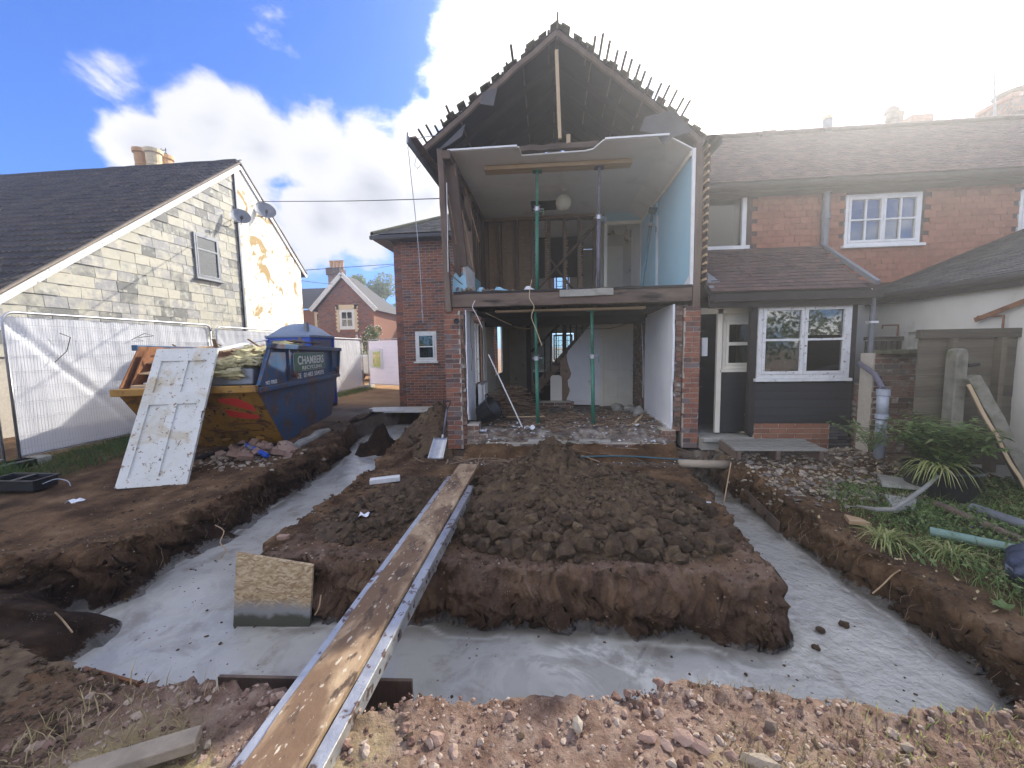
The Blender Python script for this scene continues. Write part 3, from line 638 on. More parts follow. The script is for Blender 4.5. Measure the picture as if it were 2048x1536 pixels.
# clods down the cut faces and fallen on the concrete
n = 16000; x = rng.uniform(-4.4, 2.9, n); y = rng.uniform(1.9, 7.5, n); z, d, t = heights(x, y)
k = (d > -.07) & (d < .10) & (rng.random(n) < .9) & (fbm(x * 4, y * 4, 2) > -.15); s = .004 + .028 * rng.random(k.sum()) ** 4
scatter('soil_crumbs', x[k], y[k], z[k], s, rocks1, m_clod)
n = 1700; x = rng.uniform(-3.4, 2.4, n); y = rng.uniform(1.9, 6, n); z, d, t = heights(x, y)
k = (d > .04) & (z < WL) & ((fbm(x * 1.2, y * 1.2, 2) > .05) | (d < .14)); s = .002 + .012 * rng.random(k.sum()) ** 3
scatter('soil_crumbs', x[k], y[k], np.full(k.sum(), WL + .001), s, rocks1, m_clod)

# ---- spoil heaps
def heap(nm, peaks, bounds, label, nclod, smax, step=.02, foot=None, parts=220, seed=0, mt=None):
    (x0, x1), (y0, y1) = bounds
    def H(x, y):
        h = 0
        for (px, py, ph, sx, sy) in peaks:
            r = np.sqrt(((x - px) / sx) ** 2 + ((y - py) / sy) ** 2)
            h = np.maximum(h, ph * np.clip(1 - r / 1.75, 0, 1) ** 1.05) if True else h
        h2 = sum(ph * np.exp(-((x - px) / sx) ** 2 - ((y - py) / sy) ** 2) for (px, py, ph, sx, sy) in peaks)
        h = .85 * h + .22 * h2
        n_ = fbm(x * 2.6 + seed, y * 2.6, 3) * .26 + np.abs(fbm(x * 9 + seed, y * 9, 4)) * .34 - .07
        return h * (1 + n_) - .025
    xs = np.arange(x0, x1, step); ys = np.arange(y0, y1, step); X, Y = np.meshgrid(xs, ys)
    Z0, D, T = heights(X, Y); h = H(X, Y); Zr = np.maximum(T, Z0)
    lump = .03 * np.abs(fbm(X * 17, Y * 17, 3)) + .016 * fbm(X * 40, Y * 40, 3)
    Z = T + h + lump * smooth(h, 0, .08)
    keep = (h > -.005) & (D < -.03)
    ids = np.arange(X.size).reshape(X.shape); c = keep[:-1, :-1] & keep[1:, 1:] & keep[:-1, 1:] & keep[1:, :-1]
    q = np.stack([ids[:-1, :-1], ids[:-1, 1:], ids[1:, 1:], ids[1:, :-1]], -1)[c]
    u = np.unique(q); rm = -np.ones(X.size, int); rm[u] = np.arange(len(u))
    cx, cy = peaks[0][0], peaks[0][1]
    root = thing('soil_heap', (cx, cy, gz(cx, cy)), label, 'soil heap')
    me = mesh_np('loose_soil', np.stack([X, Y, Z], -1).reshape(-1, 3)[u], [rm[q]], mt or m_clod, smooth=True)
    link('loose_soil', me, root)['kind'] = 'stuff'
    # clods
    px = rng.uniform(x0, x1, nclod * 6); py = rng.uniform(y0, y1, nclod * 6); hh = H(px, py); _, dd, tt = heights(px, py)
    k = (hh > .0) & (dd < -.04) & (rng.random(len(px)) < np.clip(.35 + hh * 1.2, 0, 1)); k &= (fbm(px * 3.5, py * 3.5, 3) > -.22) | (rng.random(len(px)) < .25); px, py, hh, tt = px[k][:nclod], py[k][:nclod], hh[k][:nclod], tt[k][:nclod]
    fbot = np.exp(-(hh / .16) ** 2)
    s = .005 + .012 * rng.random(len(px)) ** 2 + (smax - .006) * rng.random(len(px)) ** 11.0 * (.35 + .75 * fbot)
    order = np.argsort(-s); big = order[:parts]; rest = order[parts:]
    T_ = []
    for i in big:
        e = Euler((random.uniform(-.6, .6), random.uniform(-.6, .6), random.uniform(0, 6.28))).to_matrix()
        f = s[i]; T_.append(((float(px[i]), float(py[i]), float(tt[i] + hh[i] + f * .35)), e, (f * random.uniform(.8, 1.3), f * random.uniform(.8, 1.2), f * random.uniform(.6, .95))))
    pieces('clod', root, rocks2, m_clod, T_, limit=400)
    o = scatter('small_clods', px[rest], py[rest], (tt + hh + s * .25)[rest], s[rest], rocks1, m_clod); o.parent = root; o.location = -W[root.name]
    return root
heap('main', [(-.03, 4.25, .56, .55, .62), (.55, 3.95, .31, .55, .60), (.10, 3.55, .20, .70, .45), (.90, 3.5, .17, .42, .40), (-.50, 3.85, .22, .35, .5)], ((-1.35, 1.62), (2.85, 5.3)),
     'big dark heap of dug soil in the middle of the plot', 8500, .095, parts=240)
heap('left', [(-1.42, 3.95, .26, .36, .40), (-1.75, 3.5, .11, .35, .35)], ((-2.4, -.95), (3.0, 4.9)), 'lower dark heap of soil left of the scaffold board', 2200, .06, parts=60, seed=5)
heap('pier', [(-2.15, 7.35, .52, .42, .55), (-1.9, 6.6, .26, .3, .5)], ((-3.0, -1.45), (5.8, 8.4)), 'heap of brown soil against the left brick pier', 900, .06, parts=40, seed=9, step=.03)
heap('bank', [(-3.95, 7.9, .16, .35, .5), (-4.15, 8.9, .14, .3, .5)], ((-4.9, -3.4), (6.8, 9.9)), 'low heap of spoil beside the blue side of the skip', 500, .05, parts=20, seed=3, step=.03)
heap('nearleft', [(-3.0, 1.62, .12, .5, .25), (-3.9, 1.6, .14, .6, .3)], ((-5.0, -2.1), (1.0, 2.0)), 'crumbly soil thrown up at the near left corner', 900, .022, parts=40, seed=2, step=.025)
# ------------------------------------------------------------------ pieces in courses
def boxvar(sx, sy, sz, j=.0, seed=0):
    r = random.Random(seed); mb = MB(); p = []
    for z in (0, 1):
        for x, y in ((0, 0), (1, 0), (1, 1), (0, 1)):
            p.append(((x - .5) * sx + r.uniform(-j, j), (y - .5) * sy + r.uniform(-j, j), (z - .5) * sz + r.uniform(-j, j)))
    mb.hexa(p); return mb
UNITB = [boxvar(1, 1, 1, .03, i) for i in range(4)]
def course(parent, org, u, n, width, height, m, mm, bl=.215, bh=.065, joint=.010, depth=.10, openings=(), skip=None, ragR=0, ragL=0, limit=290, name='brick', start=0, mortar=True, thick=None, flemish=False):
    """bricks on the face of a wall: org lower-left of the face, u along, n out of the wall"""
    u = Vector(u); n = Vector(n); up = Vector((0, 0, 1)); org = Vector(org); T = []; rot = basis(u, up.cross(u), up)
    nc = int(height / (bh + joint) + .5)
    for c in range(nc):
        z = c * (bh + joint) + bh / 2 + joint / 2; x = 0; k = 0
        stag = (bl + joint) / 2 if (c + start) % 2 else 0
        lo = (random.uniform(0, ragL) if ragL else 0); hi = width - (random.uniform(0, ragR) if ragR else 0)
        x = lo
        first = True
        while x < hi - .03:
            if flemish: l = bl if (k + c) % 2 == 0 else .1025
            else: l = bl
            if first and stag: l = bl / 2 - joint / 2
            first = False; k += 1
            a, b = x, min(x + l, hi); mid = (a + b) / 2
            segs = [(a, b)]
            for (ox0, ox1, oz0, oz1) in openings:
                if oz0 < z < oz1:
                    ns = []
                    for (p, q) in segs:
                        if q <= ox0 or p >= ox1: ns.append((p, q)); continue
                        if p < ox0: ns.append((p, ox0))
                        if q > ox1: ns.append((ox1, q))
                    segs = ns
            for (p, q) in segs:
                if q - p < .03: continue
                if skip and skip((p + q) / 2, z): continue
                d = depth; T.append((org + u * ((p + q) / 2) + up * z - n * (d / 2 - .004 + random.uniform(-.002, .0025)), rot, (q - p, d, bh * random.uniform(.96, 1.0))))
            x += l + joint
    pieces(name, parent, UNITB, m, T, limit)
    return T
def wallbody(parent, org, u, n, width, height, m, thick=.1, back=.006, openings=(), name='mortar'):
    """the wall behind the bricks, with its openings left free"""
    u = Vector(u); n = Vector(n); org = Vector(org) - n * back; mb = MB()
    xs = sorted({0, width} | {v for o in openings for v in o[:2]}); zs = sorted({0, height} | {v for o in openings for v in o[2:]})
    for i in range(len(xs) - 1):
        for j in range(len(zs) - 1):
            cx, cz = (xs[i] + xs[i + 1]) / 2, (zs[j] + zs[j + 1]) / 2
            if any(a < cx < b and c < cz < d for a, b, c, d in openings): continue
            p = [org + u * a + Vector((0, 0, c)) - n * t for c in (zs[j], zs[j + 1]) for (a, t) in ((xs[i], 0), (xs[i + 1], 0), (xs[i + 1], thick), (xs[i], thick))]
            mb.hexa(p)
    return mb.build(name, m, parent)
def tiles(parent, org, u, v, width, length, m, gauge=.1, tw=.165, th=.012, over=1.25, keep=None, limit=290, name='roof_tile', lift=.006, rag=0, var=None, rand=.004, tilt=.10, jit=0):
    """overlapping tiles on the slope org + a*u + b*v"""
    u = Vector(u).normalized(); v = Vector(v).normalized(); n = u.cross(v).normalized()
    ur = u
    if n.z < 0: n = -n; ur = -u
    T = []; org = Vector(org); rows = int(length / gauge + .5); q = Matrix.Rotation(tilt, 3, 'X')
    for r in range(rows):
        off = (tw / 2 if r % 2 else 0)
        k = int(width / tw) + 2
        for i in range(-1, k):
            a = i * tw + off + tw / 2; b = r * gauge + gauge * over / 2
            if a < tw * .3 or a > width - tw * .3: continue
            if keep and not keep(a, b): continue
            rr = basis(ur, v, n) @ Matrix.Rotation(-tilt + random.uniform(-.02, .02), 3, 'X') @ Matrix.Rotation(random.uniform(-.015, .015), 3, 'Z')
            T.append((org + u * (a + random.uniform(-jit, jit)) + v * b + n * (lift + gauge * over / 2 * tilt * .6 + random.uniform(0, rand)), rr, (tw * .97, gauge * over, th)))
    return pieces(name, parent, var or UNITB, m, T, limit)
def window(parent, org, u, n, wd, ht, m, cols=1, rows=2, fr=.05, bar=.03, depth=.06, sill=True, glass=None, name='window', casements=1, out=.01, rowfr=None, back=None):
    """a framed window whose outer face stands `out` proud of org"""
    u = Vector(u); n = Vector(n); up = Vector((0, 0, 1)); org = Vector(org)
    P = lambda a, z, t: org + u * a + up * z + n * t
    def fb(mb, a0, a1, z0, z1, t0, t1): mb.hexa([P(a0, z0, t1), P(a1, z0, t1), P(a1, z0, t0), P(a0, z0, t0), P(a0, z1, t1), P(a1, z1, t1), P(a1, z1, t0), P(a0, z1, t0)])
    f = MB(); fb(f, 0, fr, 0, ht, out - depth, out); fb(f, wd - fr, wd, 0, ht, out - depth, out)
    fb(f, fr, wd - fr, 0, fr, out - depth, out); fb(f, fr, wd - fr, ht - fr, ht, out - depth, out)
    win = f.build(name, m, parent, bevel=.003)
    cw = (wd - 2 * fr) / casements
    for c in range(casements):
        a0 = fr + c * cw; s = MB()
        sf = fr * .8
        fb(s, a0 + .002, a0 + sf, fr + .002, ht - fr - .002, out - depth * .7, out + .008); fb(s, a0 + cw - sf, a0 + cw - .002, fr + .002, ht - fr - .002, out - depth * .7, out + .008)
        fb(s, a0 + sf, a0 + cw - sf, fr + .002, fr + sf, out - depth * .7, out + .008); fb(s, a0 + sf, a0 + cw - sf, ht - fr - sf, ht - fr - .002, out - depth * .7, out + .008)
        so_ = s.build('sash', m, win, bevel=.002)
        iw = cw - 2 * sf; ih = ht - 2 * fr - 2 * sf
        for i in range(1, cols):
            b = MB(); x = a0 + sf + iw * i / cols; fb(b, x - bar / 2, x + bar / 2, fr + sf, ht - fr - sf, out - depth * .55, out + .002); b.build('glazing_bar', m, win)
        for j in range(1, rows):
            b = MB(); z = fr + sf + (ih * (rowfr[j - 1] if rowfr else j / rows)); fb(b, a0 + sf, a0 + cw - sf, z - bar / 2, z + bar / 2, out - depth * .6, out + .005); b.build('glazing_bar', m, win)
        for i in range(cols):
            for j in range(rows):
                z0 = fr + sf + ih * (([0] + (rowfr or [k / rows for k in range(1, rows)]) + [1])[j]); z1 = fr + sf + ih * (([0] + (rowfr or [k / rows for k in range(1, rows)]) + [1])[j + 1])
                x0 = a0 + sf + iw * i / cols; x1 = a0 + sf + iw * (i + 1) / cols
                g = MB(); fb(g, x0 + .002, x1 - .002, z0 + .002, z1 - .002, out - depth * .4 - .004, out - depth * .4); g.build('pane', glass or m_glassdark, win)
    if sill:
        s = MB(); fb(s, -.05, wd + .05, -.045, -.003, out - depth, out + .06); s.build('sill', m, win, bevel=.004)
    if back:
        b = MB(); d = back; t0 = out - depth
        for q in ([P(0, 0, t0 - .01), P(0, ht, t0 - .01), P(0, ht, t0 - d), P(0, 0, t0 - d)], [P(wd, 0, t0 - .01), P(wd, ht, t0 - .01), P(wd, ht, t0 - d), P(wd, 0, t0 - d)],
                  [P(0, 0, t0 - .01), P(wd, 0, t0 - .01), P(wd, 0, t0 - d), P(0, 0, t0 - d)], [P(0, ht, t0 - .01), P(wd, ht, t0 - .01), P(wd, ht, t0 - d), P(0, ht, t0 - d)], [P(0, 0, t0 - d), P(wd, 0, t0 - d), P(wd, ht, t0 - d), P(0, ht, t0 - d)]):
            b.add(q, [(0, 1, 2, 3)])
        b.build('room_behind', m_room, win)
    return win
X_, Y_, Z_ = Vector((1, 0, 0)), Vector((0, 1, 0)), Vector((0, 0, 1))

# ================================================================== the gutted wing
YF, YB = 6.1, 9.2
wing = thing('gutted_house', (.3, YF, 0), 'half demolished brick house wing, its front torn off and both floors open', 'house')
# brick piers either side, bonded, with the toothed broken inner edge
PL = (-1.62, -1.30); PR = (1.84, 2.18)
course(wing, (PL[0], YF, 0.02), X_, -Y_, .235, 2.16, m_brick, m_mortar, flemish=True, name='brick')
wallbody(wing, (PL[0], YF, 0.02), X_, -Y_, .245, 2.16, m_mortar, .22, .007)
course(wing, (PL[0] + .235, YF + .02, 0.02), X_, -Y_, .085, 2.1, m_brickold, m_mortar, ragR=.05, start=1)
wallbody(wing, (PL[0] + .245, YF + .05, 0.02), X_, -Y_, .055, 2.1, m_rubblewall, .2, .006, name='wall_core')
course(wing, (PR[0] + .105, YF, 0.06), X_, -Y_, .235, 2.07, m_brick, m_mortar, flemish=True, ragL=.03)
wallbody(wing, (PR[0] + .115, YF, 0.06), X_, -Y_, .225, 2.07, m_mortar, .22, .007)
course(wing, (PR[0] - .01, YF + .04, 0.3), X_, -Y_, .11, 1.84, m_brickold, m_mortar, ragL=.03, start=1)
wallbody(wing, (PR[0] + .01, YF + .06, 0.3), X_, -Y_, .10, 1.84, m_rubblewall, .2, .006, name='wall_core')
# stepped broken footings
for (x0, x1, y0, z0, z1) in ((-1.30, -1.12, YF - .02, .02, .42), (-1.12, -.98, YF, .02, .25), (1.66, 1.86, YF - .01, .02, .33), (1.50, 1.66, YF + .02, .02, .22)):
    course(wing, (x0, y0, z0), X_, -Y_, x1 - x0, z1 - z0, m_brickold, m_mortar, start=1); wallbody(wing, (x0, y0, z0), X_, -Y_, x1 - x0, z1 - z0, m_mortar, .25, .008)
# outer wall of the left side, receding
wallbody(wing, (PL[0], YF + .24, 0), Y_, -X_, YB - YF - .24, 2.14, m_brickold, .10, 0, name='side_wall', openings=((.55, 1.45, .9, 2.02),))
# inner plaster faces
def slab(name, m, a, b, parent=wing, bevel=0): return MB().box(a, b).build(name, m, parent, bevel=bevel)
def ragged(name, m, axis, c, thick, pts, parent=wing):
    """a flat piece of plaster with a torn outline; pts in (along, z)"""
    mb = MB(); poly = [(c, a, z) if axis == 'X' else (a, c, z) for a, z in pts]
    mb.prism(poly, (thick, 0, 0) if axis == 'X' else (0, thick, 0)); return mb.build(name, m, parent)
def torn(a0, z0, a1, z1, n=9, j=.03): return [(a0 + (a1 - a0) * i / n + random.uniform(-j, j), z0 + (z1 - z0) * i / n + random.uniform(-j, j) * .4) for i in range(n + 1)]
ragged('plaster_face', m_plaster, 'X', -1.30, .018, torn(6.13, .48, 6.13, 2.19, 14, .022) + [(6.78, 2.19), (6.78, .35)])
ragged('plaster_face', m_plaster, 'X', -1.30, .018, [(7.72, .30), (7.72, 2.12), (7.98, 2.12), (7.98, .30)])
ragged('plaster_face', m_beige, 'X', -1.295, .016, [(8.0, .30)] + torn(8.0, 2.1, 9.15, 2.1, 5, .02) + [(9.15, .30)])
slab('broken_wall_core', m_rubblewall, (-1.33, 7.62, .3), (-1.302, 7.76, 2.1))
slab('side_wall_inner', m_brickold, (-1.50, YF + .24, .02), (-1.305, 6.80, 2.14)); slab('side_wall_inner', m_brickold, (-1.50, 7.70, .02), (-1.305, YB, 2.14)); slab('side_wall_inner', m_brickold, (-1.50, 6.80, .02), (-1.305, 7.70, .92))
# weathered casement in the left wall
for y in (6.84, 7.10, 7.38, 7.64): slab('window_post', m_flaky, (-1.44, y - .025, .95), (-1.36, y + .025, 2.06), bevel=.004)
slab('window_board', m_timber, (-1.50, 6.80, .90), (-1.24, 7.68, .94), bevel=.004)
ragged('plaster_face', m_plaster, 'X', 1.80, .03, [(6.78, 2.185)] + torn(6.14, 2.19, 6.12, 1.1, 8, .015) + torn(6.16, 1.0, 6.17, .33, 6, .02) + [(7.72, .30), (7.72, 2.16)])
slab('side_wall_inner', m_brickold, (1.84, 6.36, .1), (2.10, 9.2, 2.2))
course(wing, (1.828, 9.15, .3), -Y_, -X_, 1.35, 1.84, m_brickold, m_mortar, limit=60)
ragged('plaster_face', m_plaster, 'X', 1.798, .03, [(7.73, .30)] + torn(7.85, .30, 7.85, 2.12, 9, .03) + [(7.73, 2.12)])
slab('skirting_board', m_white, (1.775, 6.25, .30), (1.798, 7.7, .36))
# rear wall of the ground floor
yb = 9.06
ragged('partition_plaster', m_plaster, 'Y', yb, .06, [(1.13, .28), (1.13, 2.16), (.95, 2.16), (.62, 1.75), (.40, 1.50), (.37, 1.40)] + [(.39, 1.25), (.43, 1.12), (.47, 1.0), (.44, .9), (.39, .85), (.40, .72), (.44, .62), (.40, .5), (.36, .42), (.35, .3)])
ragged('bare_brick_patch', m_rubblewall, 'Y', yb + .02, .06, [(.22, .32), (.22, 1.28), (.40, 1.48), (.50, 1.3), (.52, .7), (.46, .3)])
slab('door_frame', m_cream, (1.10, yb - .03, .24), (1.18, yb + .05, 2.16), bevel=.004); slab('door_frame', m_cream, (1.90, yb - .03, .24), (1.97, yb + .05, 2.16), bevel=.004); slab('door_frame', m_cream, (1.18, yb - .03, 2.08), (1.90, yb + .05, 2.16), bevel=.004)
slab('partition_plaster', m_beige, (1.97, yb, .24), (2.06, yb + .06, 2.2))
def paneldoor(parent, P, m, wd, ht, th=.04, name='door', handle=True, seed=1):
    """four recessed panels; P(a, z, t) gives the place of a point of the door's face"""
    mb = MB()
    def fb(mb, a0, a1, z0, z1, t0, t1): mb.hexa([P(a0, z0, t1), P(a1, z0, t1), P(a1, z0, t0), P(a0, z0, t0), P(a0, z1, t1), P(a1, z1, t1), P(a1, z1, t0), P(a0, z1, t0)])
    st = .105; mid = wd / 2; zl = ht * .40
    for a0, a1, z0, z1 in ((0, st, 0, ht), (wd - st, wd, 0, ht), (st, wd - st, 0, .20), (st, wd - st, ht - .12, ht), (st, wd - st, zl - .10, zl + .08), (mid - .05, mid + .05, .20, zl - .10), (mid - .05, mid + .05, zl + .08, ht - .12)):
        fb(mb, a0, a1, z0, z1, -th, 0)
    d = mb.build(name, m, parent, bevel=.003)
    for a0, a1 in ((st, mid - .05), (mid + .05, wd - st)):
        for z0, z1 in ((.20, zl - .10), (zl + .08, ht - .12)):
            q = MB(); fb(q, a0, a1, z0, z1, -th + .008, -.020); q.build('door_panel', m, d)
    return d
dr = paneldoor(wing, lambda a, z, t: Vector((1.18 + a, yb + .0 - t, .26 + z)), m_cream, .72, 1.82)
MB().tube([(1.84, yb - .01, 1.05), (1.84, yb - .05, 1.05), (1.76, yb - .055, 1.05)], .009, 6).build('door_handle', m_galv, dr)
MB().box((1.82, yb - .008, .99), (1.86, yb - .001, 1.13)).build('lock_plate', m_galv, dr)
slab('socket', m_white, (.98, yb - .01, .34), (1.07, yb - .001, .40))
slab('pipe_chase', m_beige, (.55, yb - .006, .37), (.85, yb - .001, .378))
# dark post, newel, staircase in the hall behind
slab('post', m_dark, (-.53, 9.02, .3), (-.43, 9.12, 2.2)); slab('newel_post', m_dark, (.28, 9.10, .62), (.37, 9.19, 2.2))
st = MB(); st.bar((-.40, 9.12, .58), (1.0, 9.12, 2.12), .04, .20, up=Z_); st.build('stair_string', m_timberh, wing)
MB().bar((-.42, 9.10, 1.50), (.27, 9.10, 2.15), .05, .055).build('handrail', m_dark, wing)
for i in range(8):
    x = -.12 + i * .13 + (.06 if i > 2 else 0); z0 = .90 + (x + .12) * 1.1; z1 = min(2.15, 1.78 + (x + .12) * .94)
    if abs(x - .32) < .05: continue
    slab('baluster', m_dark, (x - .014, 9.09, z0), (x + .014, 9.118, z1))
for i in range(9):
    x = -.35 + i * .15; z = .56 + i * .165
    slab('stair_tread', m_timberh, (x, 9.15, z), (x + .18, 10.0, z + .03))
slab('under_stair_panel', m_dark, (-.40, 9.60, .30), (.26, 9.63, 1.0))
slab('hearth_slab', m_white, (-.42, 9.8, 1.0), (.25, 10.2, 1.03))
# hall behind: floor, far wall with window
hall = [('hall_wall', m_beige, (-1.32, 10.75, .25), (-1.28, 12.5, 2.3)), ('hall_wall', m_beige, (-1.32, 9.2, .25), (-1.28, 10.75, .95)), ('hall_wall', m_plaster, (2.06, 9.2, .25), (2.12, 12.5, 4.5)), ('hall_wall', m_beige, (-1.6, 10.75, 2.46), (-1.55, 12.5, 4.5)), ('hall_wall', m_beige, (-1.6, 9.3, 2.46), (-1.55, 10.75, 2.9))]  # unseen left side opened up above low walls to brighten the hall
for a in hall: slab(*a)
wallbody(wing, (-1.32, 12.5, .2), X_, -Y_, 3.4, 4.3, m_beige, .12, 0, openings=((1.40, 2.05, .96, 1.82), (1.48, 1.93, 3.0, 3.76)), name='far_wall')
window(wing, (.10, 12.5, 1.18), X_, -Y_, .60, .80, m_white, cols=2, rows=5, fr=.03, bar=.012, glass=m_glass, sill=False, casements=2)
window(wing, (.18, 12.5, 3.22), X_, -Y_, .42, .73, m_white, cols=2, rows=4, fr=.03, bar=.012, glass=m_glass, sill=False)
slab('hall_floor', m_carpetboards, (-1.3, 8.6, .14), (2.1, 12.5, .24))
slab('hall_ceiling', m_ceiling, (-1.3, 9.3, 2.28), (2.1, 12.5, 2.31))
slab('upper_floor', m_carpetboards, (-1.5, 6.35, 2.40), (2.1, 12.5, 2.43))
slab('loft_floor', m_ceiling, (-1.5, 9.3, 4.505), (2.1, 12.5, 4.53))
slab('dim_partition', m_dark, (-.35, 11.0, 3.45), (.9, 11.04, 4.5))
# ground floor slab of broken boards and debris
fx = np.arange(-1.30, 1.84, .03); fy = np.arange(5.56, 9.2, .03); FX, FY = np.meshgrid(fx, fy)
FZ = -.09 + .22 * smooth(FY + .10 * fbm(FX * 3, FY * 3, 3), 5.62, 6.02) + .19 * smooth(FY, 5.98, 6.3) + .035 * fbm(FX * 3, FY * 3, 4) + .03 * np.abs(fbm(FX * 12, FY * 12, 3)) + .26 * np.exp(-((FX + .85) / .42) ** 2 - ((FY - 7.9) / .5) ** 2) - .07 * smooth(FY, 6.4, 9.0) + .05 * np.exp(-((FX - .1) / .35) ** 2 - ((FY - 8.3) / .3) ** 2)
fi = np.arange(FX.size).reshape(FX.shape); fq = np.stack([fi[:-1, :-1], fi[:-1, 1:], fi[1:, 1:], fi[1:, :-1]], -1).reshape(-1, 4)
m_debris = mat('plaster_debris', [(.075, .06, .05), (.15, .12, .10), (.24, .21, .18), (.36, .33, .29)], .95, 9, bump=1., bscale=40, contrast=1.3)
link('rubble_floor', mesh_np('rubble_floor', np.stack([FX, FY, FZ], -1).reshape(-1, 3), [fq], [m_debris, m_earth], mi=(FY[:-1, :-1].ravel() + .06 * fbm(FX[:-1, :-1] * 5, FY[:-1, :-1] * 5, 3).ravel() < 6.0).astype(int), smooth=True), wing)
def fz(x, y): 
    i = int(np.clip((x + 1.30) / .03, 0, FX.shape[1] - 1)); j = int(np.clip((y - 5.56) / .03, 0, FX.shape[0] - 1)); return float(FZ[j, i])
# brick sill course along the front
course(wing, (-1.0, 5.98, -.01), X_, -Y_, 2.6, .16, m_brickold, m_mortar, limit=60); wallbody(wing, (-1.0, 5.98, -.01), X_, -Y_, 2.6, .16, m_mortar, .1, .007)
MB().bar((-.35, 6.03, .155), (.9, 6.03, .16), .10, .07, seg=9, wob=.012).build('concrete_threshold', m_concrete, wing, bevel=.015)
# first floor beam, broken joist ends
MB().bar((-1.50, 6.17, 2.325), (2.06, 6.17, 2.33), .14, .20, seg=14, wob=.006).build('floor_beam', m_timberh, wing, bevel=.01)
MB().bar((-1.46, 6.19, 2.445), (2.05, 6.19, 2.448), .20, .035, seg=16, wob=.008).build('sole_plate', m_dark, wing)
MB().bar((.15, 6.09, 2.39), (.93, 6.09, 2.395), .06, .10, seg=5, wob=.006).build('patched_timber', m_concrete, wing)
for x in np.arange(-1.2, 1.9, .36): slab('floor_joist', m_dark, (x, 6.26, 2.22), (x + .05, 9.0, 2.398))
slab('lath_ceiling', m_dark, (-1.3, 6.5, 2.19), (1.8, 9.05, 2.20))
slab('cross_beam', m_dark, (-1.35, 7.9, 2.02), (1.85, 8.05, 2.21))
# upper left wall: leaning posts, braces and torn lath
def bar(name, m, p0, p1, w, h, up=(0, 0, 1), parent=wing, seg=1, wob=0, bevel=.006): return MB().bar(p0, p1, w, h, up=up, seg=seg, wob=wob).build(name, m, parent, bevel=bevel)
bar('corner_post', m_timber, (-1.535, 6.13, 2.16), (-1.60, 6.13, 4.55), .085, .12, Y_, seg=12, wob=.006)
bar('wall_stud', m_timber, (-1.40, 6.42, 2.9), (-1.50, 6.30, 4.42), .20, .07, Y_, seg=8, wob=.006)
bar('wall_stud', m_timber, (-1.47, 6.42, 2.43), (-1.44, 6.40, 3.3), .10, .07, Y_)
bar('wall_stud', m_timber, (-1.46, 7.55, 2.9), (-1.48, 7.55, 4.45), .13, .10, Y_, seg=6, wob=.005)
bar('wall_plate', m_timberh, (-1.50, 6.05, 4.45), (-1.50, 9.2, 4.45), .12, .12)
bar('brace', m_timber, (-1.50, 6.35, 4.40), (-1.45, 7.6, 3.75), .05, .09, seg=4, wob=.01)
bar('brace', m_timber, (-1.48, 8.3, 4.40), (-1.46, 7.6, 3.3), .06, .09)
bar('rear_post', m_timber, (-1.47, 8.95, 2.43), (-1.47, 8.95, 4.45), .12, .12, Y_)
for i in range(6): y = 7.75 + i * .22; bar('wall_stud', m_timber, (-1.50, y, 2.43), (-1.50, y, 4.42), .05, .08, Y_)
lt = MB()
for i in range(46): z = 2.5 + i * .042; lt.bar((-1.54, 7.65 + random.uniform(0, .1), z), (-1.54, 9.2, z + random.uniform(-.01, .01)), .006, .028)
o = lt.build('lath', m_lath, wing); o['kind'] = 'stuff'
for a, b in (((-1.42, 6.25, 4.35), (-1.33, 6.6, 3.1)), ((-1.38, 6.5, 3.8), (-1.28, 6.9, 2.9)), ((-1.52, 6.1, 2.95), (-1.30, 6.3, 2.55)), ((-1.52, 6.1, 2.75), (-1.24, 6.3, 2.5)), ((-1.40, 6.9, 4.3), (-1.25, 7.3, 3.5)), ((-1.5, 6.12, 3.9), (-1.42, 6.2, 3.2)), ((-1.2, 8.9, 3.25), (-1.0, 8.6, 3.1)), ((-1.2, 8.9, 3.15), (-.98, 8.6, 3.02))): bar('torn_lath', m_lath, a, b, .022, .008, bevel=0)
slab('blue_plaster_panel', m_blue, (-1.46, 6.45, 2.44), (-1.43, 7.5, 2.85)); slab('blue_plaster_panel', m_blue, (-1.44, 7.55, 2.44), (-1.41, 8.3, 2.95))
ragged('torn_plaster', m_blue, 'Y', 6.22, .02, [(-1.50, 2.46), (-1.49, 2.72), (-1.44, 2.78), (-1.38, 2.70), (-1.30, 2.75), (-1.27, 2.5)])
bar('white_conduit', m_white, (-1.52, 6.05, 2.75), (-1.50, 6.05, 4.05), .012, .012, Y_)
# upper right wall in pale blue, with its boards and broken edge
ragged('blue_wall', m_blue, 'X', 2.03, .03, [(6.16, 2.52)] + [(6.13, 2.44), (9.2, 2.44), (9.2, 4.30), (6.12, 4.33)])
slab('blue_wall_panel', m_blue, (1.99, 7.95, 2.44), (2.028, 9.2, 4.25)); slab('white_trim', m_white, (2.0, 7.90, 2.44), (2.03, 7.945, 4.0))
slab('white_trim', m_white, (2.015, 6.09, 2.46), (2.06, 6.125, 4.34)); ragged('torn_plaster', m_plaster, 'X', 2.022, .006, [(6.13, 2.45), (6.13, 2.60), (6.5, 2.46)])
bar('corner_post', m_timber, (2.12, 6.16, 2.1), (2.12, 6.16, 4.45), .10, .12, Y_, seg=10, wob=.005)
slab('stud_wall', m_timber, (2.07, 6.24, 2.2), (2.17, 9.2, 4.4))
T = []
for i in range(17): z = 2.52 + i * .112; bar('tile_batten', m_pine, (2.20, 5.99, z), (2.20, 6.6, z), .025, .03, bevel=0)
for i in range(17):
    z = 2.50 + i * .112; e = Euler((random.uniform(-.03, .03), R(-6) + random.uniform(-.04, .04), 0)).to_matrix()
    T.append((Vector((2.235, 6.14 + random.uniform(-.02, .02), z)), e, (.014, .165, .16)))
